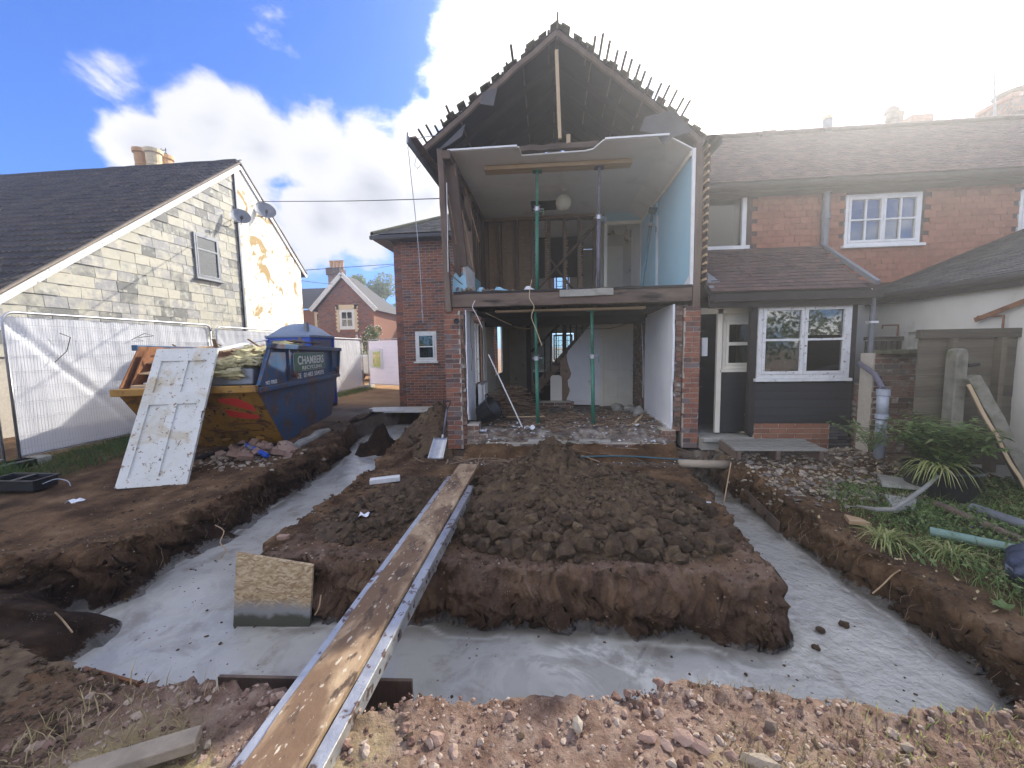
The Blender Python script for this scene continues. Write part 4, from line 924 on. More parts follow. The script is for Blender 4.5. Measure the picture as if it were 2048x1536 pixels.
pieces('hung_tile', wing, UNITB, m_claytile, T, 60)
# ceiling of the upper room with broken front edge and sloped side strip
cpoly = [(-1.48, 6.1), (-.42, 6.10), (-.40, 6.36), (.55, 6.34), (.66, 6.30), (.78, 6.06), (1.70, 6.08)]
mb = MB(); mb.prism([(x, y, 4.50) for x, y in cpoly] + [(1.70, 9.22, 4.50), (-1.48, 9.22, 4.50)], (0, 0, .02)); mb.build('ceiling', m_ceiling, wing)
mb = MB(); mb.prism([(1.70, 6.08, 4.498), (2.05, 6.10, 4.31), (2.05, 9.22, 4.31), (1.70, 9.22, 4.498)], (0, 0, .02)); mb.build('sloped_ceiling', m_ceiling, wing)
slab('cornice', m_cream, (2.0, 6.12, 4.25), (2.028, 9.2, 4.32))
for i in range(22):
    t = i / 21; x = -1.46 + 3.14 * t; y = np.interp(x, [p[0] for p in cpoly], [p[1] for p in cpoly])
slab('ceiling_batten', m_plaster, (-1.48, 6.07, 4.505), (-.45, 6.10, 4.53)); slab('ceiling_batten', m_plaster, (.80, 6.03, 4.505), (1.68, 6.06, 4.53))
for x in np.arange(-1.3, 2.0, .4): slab('ceiling_joist', m_dark, (x, 6.42, 4.525), (x + .05, 9.2, 4.62))
bar('broken_tie', m_timberh, (-.42, 6.33, 4.57), (.75, 6.33, 4.585), .08, .08, seg=7, wob=.01)
bar('timber_stub', m_pinev, (.30, 6.32, 4.6), (.30, 6.32, 4.74), .06, .05, Y_)
# hatch in the ceiling
slab('ceiling_hatch', m_felt, (-.36, 8.28, 4.492), (.16, 8.84, 4.4985)); slab('hatch_edge', m_white, (-.36, 8.84, 4.47), (.16, 8.88, 4.4985))
# rear wall of the upper room: laths on the left, bare studs and a brace, doorway
for x in (-1.40, -1.10, -.72, -.36): bar('wall_stud', m_timber, (x, 9.22, 2.44), (x, 9.22, 4.45), .07, .08, Y_)
lt = MB()
for i in range(66):
    z = 2.46 + i * .0300
    for a, b in ((-1.46, -1.10), (-1.08, -.72), (-.70, -.34)): lt.bar((a + random.uniform(-.02, .02), 9.29, z + random.uniform(-.004, .004)), (b + random.uniform(-.02, .03), 9.29, z + random.uniform(-.004, .004)), .006, .023)
o = lt.build('lath', m_lath, wing); o['kind'] = 'stuff'
slab('wall_backing', m_lath, (-1.5, 9.31, 2.44), (-.33, 9.33, 4.46))
for x in (.00, .34, .66, 1.0): bar('wall_stud', m_timber, (x, 9.22, 2.44), (x, 9.22, 4.45), .075, .08, Y_, seg=6, wob=.004)
bar('brace', m_timber, (-.62, 9.17, 2.55), (1.06, 9.17, 4.30), .05, .12, Y_, seg=4, wob=.006)
bar('brace', m_timber, (.02, 9.9, 3.7), (.75, 9.9, 2.7), .05, .10, Y_)
bar('head_plate', m_lath, (-1.5, 9.2, 4.46), (1.2, 9.2, 4.46), .06, .06, seg=10, wob=.01)
lt = MB()
for x in (-.04, .38, .70):
    for i in range(50): z = 2.5 + i * .038; lt.bar((x - .055, 9.17, z), (x + random.uniform(.0, .05), 9.17, z), .006, .02)
o = lt.build('lath_stub', m_lath, wing); o['kind'] = 'stuff'
slab('door_frame', m_cream, (1.20, 9.16, 2.44), (1.27, 9.26, 4.30)); slab('door_frame', m_cream, (1.98, 9.16, 2.44), (2.04, 9.26, 4.30)); slab('door_frame', m_cream, (1.27, 9.16, 4.23), (1.98, 9.26, 4.30))
slab('door_head_wall', m_blue, (1.13, 9.20, 4.305), (2.05, 9.24, 4.5)); slab('wall_lining', m_brickold, (1.06, 9.20, 2.44), (1.13, 9.28, 4.46))
slab('landing_wall', m_beige, (1.2, 10.6, 2.44), (2.06, 10.64, 4.5)); slab('landing_door', m_cream, (1.45, 10.55, 2.45), (1.85, 10.59, 4.1))
slab('light_switch', m_white, (1.03, 9.12, 3.33), (1.07, 9.15, 3.41))
# roof over the wing: left and right slopes, rafters, battens, tiles
AP = Vector((.14, YF, 6.02)); EL = Vector((-1.92, YF, 4.50)); ER = Vector((2.22, YF, 4.36))
for nm, E in (('left', EL), ('right', ER)):
    d = (E - AP); ln = d.length; d.normalize(); nrm = d.cross(Y_).normalized()
    if nrm.z < 0: nrm = -nrm
    # underlay
    mb = MB(); a = AP + nrm * .05; b = E + nrm * .05; mb.hexa([a, b, b + Y_ * 3.2, a + Y_ * 3.2, a + nrm * .006, b + nrm * .006, b + Y_ * 3.2 + nrm * .006, a + Y_ * 3.2 + nrm * .006]); mb.build('roof_underlay', m_felt, wing)
    for i, y in enumerate((.02, .62, 1.2, 1.8, 2.4, 3.0)):
        bar('rafter', m_dark if i else m_timber, AP + Y_ * y - nrm * .0, E + Y_ * y - nrm * .0, .055, .085 if i else .07, up=nrm, seg=3 if i else 16, wob=.004 if i else .009)
    nb = int(ln / .118)
    for i in range(nb):
        p = AP + d * (.12 + i * .118) + nrm * .068
        if nm == 'right': outl = .36 + random.uniform(-.04, .05) if 4 <= i <= 17 else (random.uniform(.02, .07) if i % 2 else .0)
        else: outl = random.choice([0, 0, 0, 0, .06]) if i < 15 else random.choice([.15, .30, .1])
        if nm == 'left' and i in (5, 6): outl = .33 if i == 5 else .1
        sk = Vector((random.uniform(-.02, .02), 0, random.uniform(-.02, .03)))
        bar('roof_batten', m_timber, p - Y_ * outl + sk, p + Y_ * 3.2, .028, .024, up=nrm, bevel=0)
    u = Y_ if nm == 'left' else Y_
    vv = -d
    edge = lambda a, b: a > .02 + (.16 if (nm == 'left' and b < .5) or math.sin(b * 13 + 1) > .93 else 0)
    # orientation: across = Y, up the slope = -d
    tiles(wing, E + nrm * .09 - Y_ * .05, Y_, vv, 3.3, ln + .03, m_moss, gauge=.105, tw=.17, th=.018, keep=edge, limit=150, rand=.012, jit=.035)
T = []
for i in range(10): T.append((AP + Y_ * (.50 + i * .32) + Vector((0, 0, .10)), basis(Y_, -X_, Z_) @ Matrix.Rotation(random.uniform(-.04, .04), 3, 'X'), (1, 1, 1)))
rt_ = MB(); rt_.grid(lambda s, t: Vector(((t - .5) * .34, math.cos(s * math.pi) * .12, math.sin(s * math.pi) * .10 - .03)), 6, 1); rt_.grid(lambda s, t: Vector(((t - .5) * .34, math.cos(s * math.pi) * .135, math.sin(s * math.pi) * .115 - .03)), 6, 1)
pieces('ridge_tile', wing, [rt_], m_moss, T, 30)
bar('ridge_board', m_dark, AP + Vector((0, 0, -.02)), AP + Vector((0, 3.2, -.02)), .03, .16)
bar('king_post', m_pinev, (.17, 6.14, 4.6), (.13, 6.14, 5.80), .05, .055, Y_)
bar('finial_scrap', m_timber, AP + Vector((0, .02, .02)), AP + Vector((.01, -.02, .24)), .03, .03, Y_)
mb = MB(); mb.prism([(-1.9, 9.3, 4.5), (2.2, 9.3, 4.4), (.14, 9.3, 6.0)], (0, .1, 0)); mb.build('loft_end_wall', m_felt, wing)
# torn felt flaps at the verge
for pts in ([(-.93, 5.27), (-.72, 5.32), (-.78, 5.08), (-.98, 5.12)], [(1.35, 4.78), (1.75, 4.85), (2.0, 4.55), (1.70, 4.48), (1.62, 4.40), (1.5, 4.55), (1.28, 4.60)], [(-1.62, 4.52), (-1.2, 4.86), (-1.25, 4.70), (-1.45, 4.58)]):
    mb = MB(); mb.prism([(x, 6.06, z) for x, z in pts], (0, .012, 0)); mb.build('torn_felt', m_flap, wing)
# eaves boards and gutters running back
bar('fascia_board', m_lead, (-1.96, 5.72, 4.55), (-1.80, 7.0, 4.36), .03, .16); bar('soffit_board', m_timber, (-1.90, 5.78, 4.58), (-1.72, 6.9, 4.40), .10, .03)
mb = MB(); mb.grid(lambda s, t: Vector((2.24 + math.cos(math.pi * (1 + s)) * .11, 5.95 + t * 1.0, 4.33 - math.sin(math.pi * s) * -.10)), 8, 1); mb.grid(lambda s, t: Vector((2.24 + math.cos(math.pi * (1 + s)) * .118, 5.95 + t * 1.0, 4.33 - math.sin(math.pi * s) * -.108)), 8, 1); mb.build('gutter', m_lead, wing)
MB().tube([(-1.93, 6.0, 4.42), (-1.96, 6.0, 4.30), (-1.92, 6.0, 4.25), (-1.87, 6.0, 4.30)], .006, 5).build('gutter_bracket', m_galv, wing)

# ================================================================== brick house behind on the left
bh = thing('brick_house', (-3.5, 10.9, 0), 'red brick house with hipped grey tiled roof standing behind the gutted wing', 'house')
x0, x1, yw = -4.25, -1.45, 10.9; op = ((.52, 1.12, 1.26, 2.08),)
course(bh, (x0, yw, 0), X_, -Y_, x1 - x0, 4.58, m_brick, m_mortar, openings=op, limit=290)
wallbody(bh, (x0, yw, 0), X_, -Y_, x1 - x0, 4.58, m_mortar, .2, .007, openings=op)
wallbody(bh, (x0, yw, 0), Y_, -X_, 6, 4.58, m_brick, .2, 0, name='side_wall')
window(bh, (x0 + .52, yw, 1.26), X_, -Y_, .60, .82, m_white, rows=2, fr=.06, back=.6, out=.01)
MB().lathe((x0 + .95, yw + .12, 1.34), [(.01, 0), (.06, 0), (.07, .10), (.05, .12)], 12).build('bowl', m_white, bh)
slab('curtain', m_curtain, (x0 + .82, yw + .14, 1.34), (x0 + .98, yw + .15, 1.68), bh)
# hipped roof
hp = Vector((x0 - .42, yw - .38, 4.62)); apex = Vector((x0 + 2.9, yw + 3.0, 6.45)); er_ = Vector((2.0, yw - .38, 4.62)); rr = Vector((2.0, yw + 3.0, 6.45))
mb = MB(); mb.hexa([hp, er_, rr, apex, hp + Z_ * -.02, er_ + Z_ * -.02, rr + Z_ * -.02, apex + Z_ * -.02]); mb.build('roof_slope', m_felt, bh)
hb = Vector((x0 - .42, yw + 6.4, 4.62)); mb = MB(); mb.add([hp, apex, hb], [(0, 1, 2)]); mb.build('roof_slope', m_greytile, bh)
vv = (apex - hp); vv = Vector((0, 3.38, 1.83)).normalized(); sl_ = math.hypot(3.38, 1.83)
tiles(bh, hp + Vector((0, 0, .02)), X_, vv, er_.x - hp.x - 2.9, sl_, m_greytile, gauge=.112, tw=.175, keep=lambda a, b: a > (apex.x - hp.x) * b / sl_ + .04, limit=290, rand=.008)
hd = (apex - hp); T = []
for i in range(14): T.append((hp + hd * ((i + .5) / 14) + Z_ * .05, basis(hd.normalized(), hd.normalized().cross(Z_).normalized() * -1, hd.normalized().cross(hd.normalized().cross(Z_)).normalized() * -1), (1.0, 1, 1)))
rt2 = MB(); rt2.grid(lambda s, t: Vector(((t - .5) * hd.length / 13.4, math.cos(s * math.pi) * .10, math.sin(s * math.pi) * .085 - .03)), 6, 1)
pieces('hip_tile', bh, [rt2], m_moss, T, 30)
bar('gutter', m_blackpl, (hp.x - .05, yw - .40, 4.56), (x1 + .3, yw - .40, 4.56), .09, .09, parent=bh); bar('soffit', m_dark, (hp.x, yw - .2, 4.54), (x1 + .3, yw - .2, 4.54), .40, .03, parent=bh)
slab('fascia_end', m_timber, (hp.x + .02, yw - .36, 4.50), (hp.x + .42, yw + 6, 4.56), bh)

# ================================================================== tile-hung house on the right
th = thing('tile_hung_house', (4.3, 7.1, 0), 'tile hung cottage adjoining on the right with lean-to bay and white windows', 'house')
YW = 7.1
# hung tiles on the upper wall
def keep(a, b):
    x = 2.3 + a; z = 2.55 + b
    if 2.5 < x < 3.30 and 3.12 < z < 4.16: return False
    if 4.66 < x < 5.88 and 3.08 < z < 3.98: return False
    if 7.15 < x and 3.1 < z < 3.92: return False
    if x > 5.1 and z < 2.28 + (x - 5.1) * .41: return False
    if x < 4.35 and z < 3.12: return False
    return True
wallbody(th, (2.25, YW, 2.3), X_, -Y_, 7.0, 1.9, m_claytile, .15, .0, openings=((.28, .98, .86, 1.84), (2.46, 3.57, .83, 1.62), (4.95, 5.9, .85, 1.55)), name='upper_wall')
rws = int(1.65 / .098); T = []
for r in range(rws + 1):
    z = 2.55 + r * .098; off = .083 if r % 2 else 0
    for i in range(0, 42):
        a = i * .166 + off
        if not keep(a, r * .098): continue
        T.append((Vector((2.3 + a, YW - .018 - random.uniform(0, .003), z + .05)), Matrix.Rotation(R(-5) + random.uniform(-.01, .01), 3, 'X') @ Matrix.Rotation(random.uniform(-.012, .012), 3, 'Y'), (.1645, .012, .125)))
pieces('hung_tile', th, UNITB, m_hung, T, 290)
window(th, (4.71, YW, 3.13), X_, -Y_, 1.11, .79, m_white, cols=2, rows=2, fr=.045, bar=.025, casements=2, back=.7, out=.03)
window(th, (7.20, YW, 3.15), X_, -Y_, .95, .72, m_white, cols=2, rows=2, fr=.045, bar=.025, casements=2, back=.7, out=.03)
# open window hole on the left: frame, no sash, dark room
w1 = MB()
for a in (((2.53, YW - .03, 3.16), (2.60, YW + .04, 4.14)), ((3.14, YW - .03, 3.16), (3.21, YW + .04, 4.14)), ((2.53, YW - .03, 4.07), (3.21, YW + .04, 4.135)), ((2.50, YW - .06, 3.13), (3.26, YW + .04, 3.20))): w1.box(*a)
wf = w1.build('window_frame', m_white, th, bevel=.003); MB().box((2.6, YW + .03, 3.2), (3.14, YW + .036, 4.07)).build('pane', m_glassdull, wf)
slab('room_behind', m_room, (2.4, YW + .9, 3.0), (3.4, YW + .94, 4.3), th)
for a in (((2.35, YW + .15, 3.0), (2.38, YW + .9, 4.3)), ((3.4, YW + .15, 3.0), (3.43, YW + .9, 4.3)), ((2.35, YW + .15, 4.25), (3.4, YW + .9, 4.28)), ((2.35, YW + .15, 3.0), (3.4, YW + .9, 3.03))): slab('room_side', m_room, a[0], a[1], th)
# main roof
ey, ez = 6.86, 4.10; ry, rz = 8.75, 5.64; vv = Vector((0, ry - ey, rz - ez)).normalized(); ls = math.hypot(ry - ey, rz - ez)
mb = MB(); mb.hexa([(2.15, ey, ez), (12, ey, ez), (12, ry, rz), (2.15, ry, rz), (2.15, ey, ez - .03), (12, ey, ez - .03), (12, ry, rz - .03), (2.15, ry, rz - .03)]); mb.build('roof_slope', m_felt, th)
mb = MB(); mb.hexa([(2.15, ry, rz), (12, ry, rz), (12, ry + 2.2, rz - 1.8), (2.15, ry + 2.2, rz - 1.8), (2.15, ry, rz - .03), (12, ry, rz - .03), (12, ry + 2.2, rz - 1.83), (2.15, ry + 2.2, rz - 1.83)]); mb.build('roof_slope', m_felt, th)
tiles(th, (2.2, ey - .03, ez + .01), X_, vv, 9.8, ls, m_claytile, gauge=.10, tw=.168, limit=290)
T = []
for i in range(24): T.append((Vector((2.4 + i * .42, ry, rz + .06)), Matrix.Identity(3), (1.25, .8, .6)))
pieces('ridge_tile', th, [rt_], m_claytile, T, 40)
slab('eaves_board', m_dark, (2.2, ey - .01, ez - .12), (12, ey + .03, ez - .01), th); slab('soffit', m_dark, (2.2, ey, ez - .14), (12, YW, ez - .125), th)
MB().tube([(2.2, ey - .06, ez - .06), (12, ey - .06, ez - .06)], .05, 8).build('gutter', m_dark, th)
# vent pipe, chimney stack and pots on the roof
# lean-to roof over the bay
ly, lz = 5.92, 2.30; sv2 = Vector((0, YW - ly, 3.14 - lz)).normalized(); ll = math.hypot(YW - ly, 3.14 - lz)
mb = MB(); mb.hexa([(2.22, ly, lz), (4.33, ly, lz), (4.33, YW, 3.14), (2.22, YW, 3.14), (2.22, ly, lz - .03), (4.33, ly, lz - .03), (4.33, YW, 3.11), (2.22, YW, 3.11)]); mb.build('lean_to_roof', m_felt, th)
tiles(th, (2.24, ly - .03, lz + .01), X_, sv2, 2.10, ll, m_claytile, gauge=.10, tw=.168, limit=290)
bar('verge_pipe', m_soilpipe, (4.36, ly - .05, lz + .08), (4.36, YW - .05, 3.16), .06, .06, parent=th); 
MB().tube([(4.38, YW - .08, 3.14), (4.38, YW - .08, 4.0)], .055, 10).build('soil_pipe', m_soilpipe, th); MB().tube([(4.38, YW - .08, 3.55), (4.38, YW - .08, 3.65)], .068, 10).build('pipe_collar', m_soilpipe, th)
slab('gutter', m_dark, (2.24, ly - .10, lz - .12), (4.40, ly - .01, lz - .02), th); slab('fascia', m_dark, (2.22, ly - .01, lz - .2), (4.33, ly + .03, lz - .03), th)
mb = MB(); mb.prism([(2.26, 6.0, 2.38), (2.26, 6.35, 2.66), (2.32, 6.35, 2.68), (2.52, 5.98, 2.36)], (0, 0, .012)); mb.build('lead_flashing', m_lead, th)
slab('broken_tile_piece', m_paper, (2.62, 5.93, 2.33), (2.76, 5.99, 2.35), th)
# porch recess left of the bay and the bay itself
YBay = 6.02; bx0, bx1 = 2.90, 4.22
slab('bay_wall', m_weather, (bx0, YBay + .03, .10), (bx1, YBay + .06, 1.02), th); slab('bay_post', m_dark, (bx1 - .08, YBay, 1.0), (bx1 + .02, YBay + .08, 2.2), th); slab('bay_post', m_dark, (bx0 - .06, YBay, .30), (bx0 + .03, YBay + .08, 2.2), th)
slab('bay_head', m_dark, (bx0, YBay + .01, 2.14), (bx1, YBay + .08, 2.25), th)
for i in range(5):
    z = .44 + i * .118; bar('weatherboard', m_weather, (bx0 + .03, YBay + .012, z + .06), (bx1 + .0, YBay + .012, z + .06), .018, .116, parent=th, bevel=.003)
    bar('weatherboard', m_weather, (bx1 + .012, YBay + .02, z + .06), (bx1 + .012, YW, z + .06), .018, .116, parent=th, bevel=.003)
for i in range(10): bar('weatherboard', m_weather, (bx1 + .012, YBay + .09, 1.06 + i * .115), (bx1 + .012, YW, 1.06 + i * .115), .018, .113, parent=th, bevel=.003)
course(th, (bx0 + .03, YBay - .01, .0), X_, -Y_, 1.02, .44, m_brickorange, m_mortar); wallbody(th, (bx0 + .03, YBay - .01, .0), X_, -Y_, 1.02, .44, m_mortar, .1, .006)
course(th, (bx0 + 1.05, YBay - .01, .0), X_, -Y_, .28, .44, m_greytile, m_mortar, bl=.25, bh=.035, joint=.008)
bw = window(th, (2.93, YBay - .01, 1.10), X_, -Y_, 1.22, 1.05, m_flaky, cols=1, rows=2, fr=.055, bar=.03, casements=2, sill=False, out=.02, rowfr=[.52], glass=m_glassdark)
MB().box((2.90, YBay - .06, 1.055), (4.18, YBay + .03, 1.098)).build('sill', m_flaky, bw, bevel=.004)
slab('bay_side', m_weather, (bx1 - .03, YBay + .08, .1), (bx1, YW, 2.2), th)
wallbody(th, (4.22, YW, 0), X_, -Y_, 1.0, 2.36, m_whitewall, .15, 0, name='lower_wall')
# inside of the porch and bay
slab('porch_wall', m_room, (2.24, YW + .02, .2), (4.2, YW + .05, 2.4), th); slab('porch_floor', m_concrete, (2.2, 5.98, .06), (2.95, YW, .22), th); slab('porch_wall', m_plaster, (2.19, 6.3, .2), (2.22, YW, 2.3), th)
slab('porch_step', m_concrete, (2.20, 5.90, .19), (2.90, 6.0, .25), th, bevel=.01); slab('bay_floor', m_carpetboards, (2.95, 6.1, .5), (4.2, YW, .54), th)
slab('door_frame', m_cream, (2.50, 6.30, .25), (2.57, 6.36, 2.12), th); slab('door_frame', m_cream, (2.24, 6.30, 2.05), (2.90, 6.36, 2.14), th)
slab('inner_door', m_curtain, (2.23, 6.5, .25), (2.27, 6.98, 2.0), th); slab('wall_box', m_white, (2.32, 6.4, 1.42), (2.40, 6.46, 1.70), th)
for z in (.9, 1.2, 1.5, 1.8): slab('shelf', m_room, (2.3, 6.7, z), (2.48, 7.0, z + .02), th)
window(th, (2.60, 6.36, 1.22), X_, -Y_, .62, .76, m_cream, rows=2, fr=.05, bar=.05, rowfr=[.5], sill=True, out=.0)
slab('inner_wall', m_weather, (2.60, 6.36, .25), (3.2, 6.40, 1.2), th); slab('inner_wall', m_cream, (2.60, 6.36, 1.98), (3.3, 6.40, 2.2), th)
slab('partition_wall', m_room, (3.24, 6.4, .54), (3.27, YW, 2.2), th)

# ================================================================== white outbuilding on the far right
ob = thing('outbuilding', (5.4, 6.0, 0), 'white rendered outbuilding with low dark tiled roof beyond the garden fence', 'outbuilding')
wallbody(ob, (5.16, 7.08, 0), -Y_, -X_, 2.6, 2.24, m_whitewall, .15, 0, name='white_wall')
mb = MB(); mb.prism([(5.16, 4.49, 0), (8.5, 4.49, 0), (8.5, 4.49, 3.62), (5.16, 4.49, 2.26)], (0, .15, 0)); mb.build('white_wall', m_whitewall, ob)
o1, o2, o3, o4 = Vector((5.05, 7.06, 2.30)), Vector((5.05, 4.3, 2.30)), Vector((8.6, 4.3, 3.76)), Vector((8.6, 7.06, 3.76))
mb = MB(); mb.hexa([o1, o2, o3, o4] + [p - Z_ * .06 for p in (o1, o2, o3, o4)]); mb.build('roof_slope', m_felt, ob)
vv = (o4 - o1).normalized(); tiles(ob, o2 + Z_ * .01, Y_, vv, 2.76, 2.6, m_greytile, gauge=.105, tw=.17, limit=200)
bar('bargeboard', m_dark, o1 + Vector((0, -.02, .03)), o4 + Vector((0, -.02, .03)), .04, .08, parent=ob)
slab('fascia', m_dark, (5.07, 4.3, 2.17), (5.12, 7.05, 2.27), ob); MB().tube([(5.02, 4.3, 2.27), (5.02, 7.02, 2.27)], .045, 8).build('gutter', m_dark, ob); slab('fascia_trim', m_lead, (5.06, 4.3, 2.235), (5.068, 7.05, 2.25), ob)
bar('white_pipe_end', m_white, (4.96, 6.98, 2.42), (5.10, 6.98, 2.42), .04, .03, parent=ob)

# ================================================================== slate-hung house on the left
sh = thing('slate_hung_house', (-10, 10, 0), 'cottage with slate hung gable wall beside peeling white render, behind the white fencing', 'house')
GXX = -10.0; PK = Vector((GXX, 12.67, 7.61)); slope = .80
zt = lambda y: PK.z - abs(y - PK.y) * (slope if y < PK.y else .90)
mb = MB(); mb.prism([(GXX - .12, 3.0, 0), (GXX - .12, 12.45, 0), (GXX - .12, 12.45, zt(12.45)), (GXX - .12, 3.0, max(0, zt(3.0)))], (.06, 0, 0)); mb.build('gable_wall', m_mortar, sh)
mb = MB(); mb.prism([(GXX - .12, 12.40, 0), (GXX - .12, 15.6, 0), (GXX - .12, 15.6, zt(15.6)), PK + Vector((-.12, 0, 0)), (GXX - .12, 12.40, zt(12.4))], (.14, 0, 0)); mb.build('rendered_wall', m_render, sh)
mb = MB(); mb.prism([(-24, 15.6, 0), (GXX - .1, 15.6, 0), (GXX - .1, 15.6, 4.9), (-24, 15.6, 4.9)], (0, -.1, 0)); mb.build('rear_wall', m_render, sh)
slab('corner_trim', m_lead, (GXX - .02, 12.40, 1.0), (GXX + .045, 12.47, zt(12.4) - .1), sh)
T = []; wy0, wy1, wz0, wz1 = 10.72, 11.58, 3.76, 5.02
for r in range(27):
    z = 1.6 + r * .245; y = 3.4 + (r % 2) * .19 + random.uniform(0, .1)
    while y < 12.40:
        wl = random.choice([.34, .38, .40, .46]); a, b = y, min(y + wl, 12.39); y += wl + .006
        if b > wy0 and a < wy1 and z + .12 > wz0 - .05 and z + .12 < wz1 + .03:
            if a < wy0 - .08: b = wy0
            elif b > wy1 + .08: a = wy1
            else: continue
        if b - a < .08: continue
        if zt(a) < z + .30:                        # cut to the slope of the verge
            f = lambda yy: zt(yy) - .05
            poly = []
            for (p_, q_) in (((a, z), (b, z)), ((b, z), (b, z + .262)), ((b, z + .262), (a, z + .262)), ((a, z + .262), (a, z))):
                i0, i1 = p_[1] <= f(p_[0]), q_[1] <= f(q_[0])
                if i0: poly.append(p_)
                if i0 != i1:
                    lo_, hi_ = 0.0, 1.0
                    for _ in range(20):
                        m__ = (lo_ + hi_) / 2; yy = p_[0] + (q_[0] - p_[0]) * m__; zz_ = p_[1] + (q_[1] - p_[1]) * m__
                        if (zz_ <= f(yy)) == i0: lo_ = m__
                        else: hi_ = m__
                    poly.append((p_[0] + (q_[0] - p_[0]) * lo_, p_[1] + (q_[1] - p_[1]) * lo_))
            if len(poly) < 3: continue
            if max(q[0] for q in poly) - min(q[0] for q in poly) < .05: continue
            mb = MB(); mb.prism([(GXX - .026 + .012 * (1 - (zz_ - z) / .262), yy, zz_) for yy, zz_ in poly], (.01, 0, 0)); mb.build('slate', m_slate, sh)
            continue
        T.append((Vector((GXX - .028 + random.uniform(-.003, .003), (a + b) / 2, z + .13)), basis(Y_, -X_, Z_) @ Matrix.Rotation(R(-2.2), 3, 'X') @ Matrix.Rotation(random.uniform(-.012, .012), 3, 'Y'), (b - a, .010, .262)))
pieces('slate', sh, UNITB, m_slate, T, 270)
wn = window(sh, (GXX + .0, wy0, wz0), Y_, X_, wy1 - wy0, wz1 - wz0, m_lead, rows=2, fr=.055, bar=.05, rowfr=[.68], out=.03, back=.8, glass=m_glass)
slab('curtain', m_curtain, (GXX - .12, wy0 + .1, wz0 + .1), (GXX - .10, wy0 + .3, wz1 - .4), sh)
slab('curtain', m_curtain, (GXX - .12, wy1 - .3, wz0 + .1), (GXX - .10, wy1 - .1, wz1 - .4), sh)
window(sh, (GXX + .0, 8.1, .9), Y_, X_, .8, 1.1, m_white, rows=2, out=.03, back=.5)
window(sh, (GXX + .0, 10.0, .9), Y_, X_, 1.0, 1.1, m_white, rows=2, out=.03, back=.5)
# verge boards and mortar bedding
for y0_, y1_, s in ((3.0, PK.y, 1), (PK.y, 15.95, -1)):
    a = Vector((GXX + .05, y0_, zt(y0_) + .02)); b = Vector((GXX + .05, y1_, zt(y1_) + .02))
    bar('bargeboard', m_flaky, a - Z_ * .04, b - Z_ * .04, .03, .13, parent=sh, seg=6, wob=.004)
    bar('verge_bedding', m_stone, a + Vector((-.06, 0, .09)), b + Vector((-.06, 0, .09)), .20, .035, parent=sh, seg=12, wob=.006)
# roof slopes
va = Vector((0, 1, slope)).normalized(); base = Vector((GXX - 16, 3.4, zt(3.4) + .08)); ln = math.hypot(PK.y - 3.4, PK.z + .08 - base.z)
mb = MB(); p = [base, Vector((GXX, 3.4, base.z)), PK + Z_ * .08, Vector((GXX - 16, PK.y, PK.z + .08))]; mb.hexa(p + [q - Z_ * .05 for q in p]); mb.build('roof_slope', m_felt, sh)
p = [PK + Z_ * .08, Vector((GXX - 16, PK.y, PK.z + .08)), Vector((GXX - 16, 16, zt(16) + .08)), Vector((GXX + .02, 16, zt(16) + .08))]; mb = MB(); mb.hexa(p + [q - Z_ * .05 for q in p]); mb.build('roof_slope', m_rooftile, sh)
def romantile():
    mb = MB(); prof = [(-.5, .0), (-.36, .0), (-.30, .055), (-.18, .07), (-.08, .05), (-.02, 0), (.15, 0), (.22, .055), (.32, .07), (.42, .05), (.5, .0)]
    vs = []; 
    for y, dz in ((-.5, .30), (.5, .0)):
        for x, z in prof: vs.append((x, y, z / .33 * .33 + dz * .4))
    for x, z in prof: vs.append((x, -.5, z - .085))
    k = len(prof); mb.add(vs, [(i, i + 1, i + 1 + k, i + k) for i in range(k - 1)]); mb.mi = 1; mb.add(vs, [(i + 2 * k, i + 1 + 2 * k, i + 1, i) for i in range(k - 1)]); return mb
T = []; nr = int(ln / .31) + 1; nvec = X_.cross(va).normalized()
for r in range(nr):
    for i in range(50):
        T.append((base + X_ * (16 - .16 - i * .32 + (.16 if 0 else 0)) + va * (r * .31 + .17) + nvec * .03 + nvec * random.uniform(0, .008), basis(X_, va, nvec) @ Matrix.Rotation(random.uniform(-.012, .012), 3, 'Z'), (.325, .36, .36)))
pieces('roof_tile', sh, [romantile()], [m_rooftile, m_tileedge], T, 290)
bar('ridge_tiles', m_rooftile, PK + Vector((0, 0, .14)), PK + Vector((-16, 0, .14)), .22, .10, parent=sh, seg=40, wob=.01)
# satellite dishes
for (px_, py_, yy, r, nm) in ((474, 436, 12.2, .28, 'small grey satellite dish on the corner of the slate wall'), (530, 424, 13.5, .33, 'pale satellite dish sticking out from the peeling gable')):
    c = at(px_, py_, Y=yy); c.x = max(c.x, GXX + .3) if yy < 13 else c.x
    t = thing('satellite_dish', c, nm, 'satellite dish', 'satellite dishes on the gable')
    ax = Vector((.62, -.62, .42)).normalized()
    MB().lathe(c, [(r * k / 8, .10 * (k / 8) ** 2 * r * 3) for k in range(9)], 20, axis=ax).build('dish', m_lead, t, smooth=True)
    MB().tube([c + ax * .0 - Z_ * r * .8, c + ax * .42 - Z_ * .22], .012, 6).build('feed_arm', m_dark, t); MB().lathe(c + ax * .40 - Z_ * .22, [(.0, 0), (.04, 0), (.04, .1), (0, .1)], 8, axis=-ax).build('receiver', m_dark, t)
    MB().tube([c - ax * .02, c - ax * .2, Vector((GXX + .02, c.y + .05, c.z - .15))], .016, 6).build('bracket', m_dark, t)
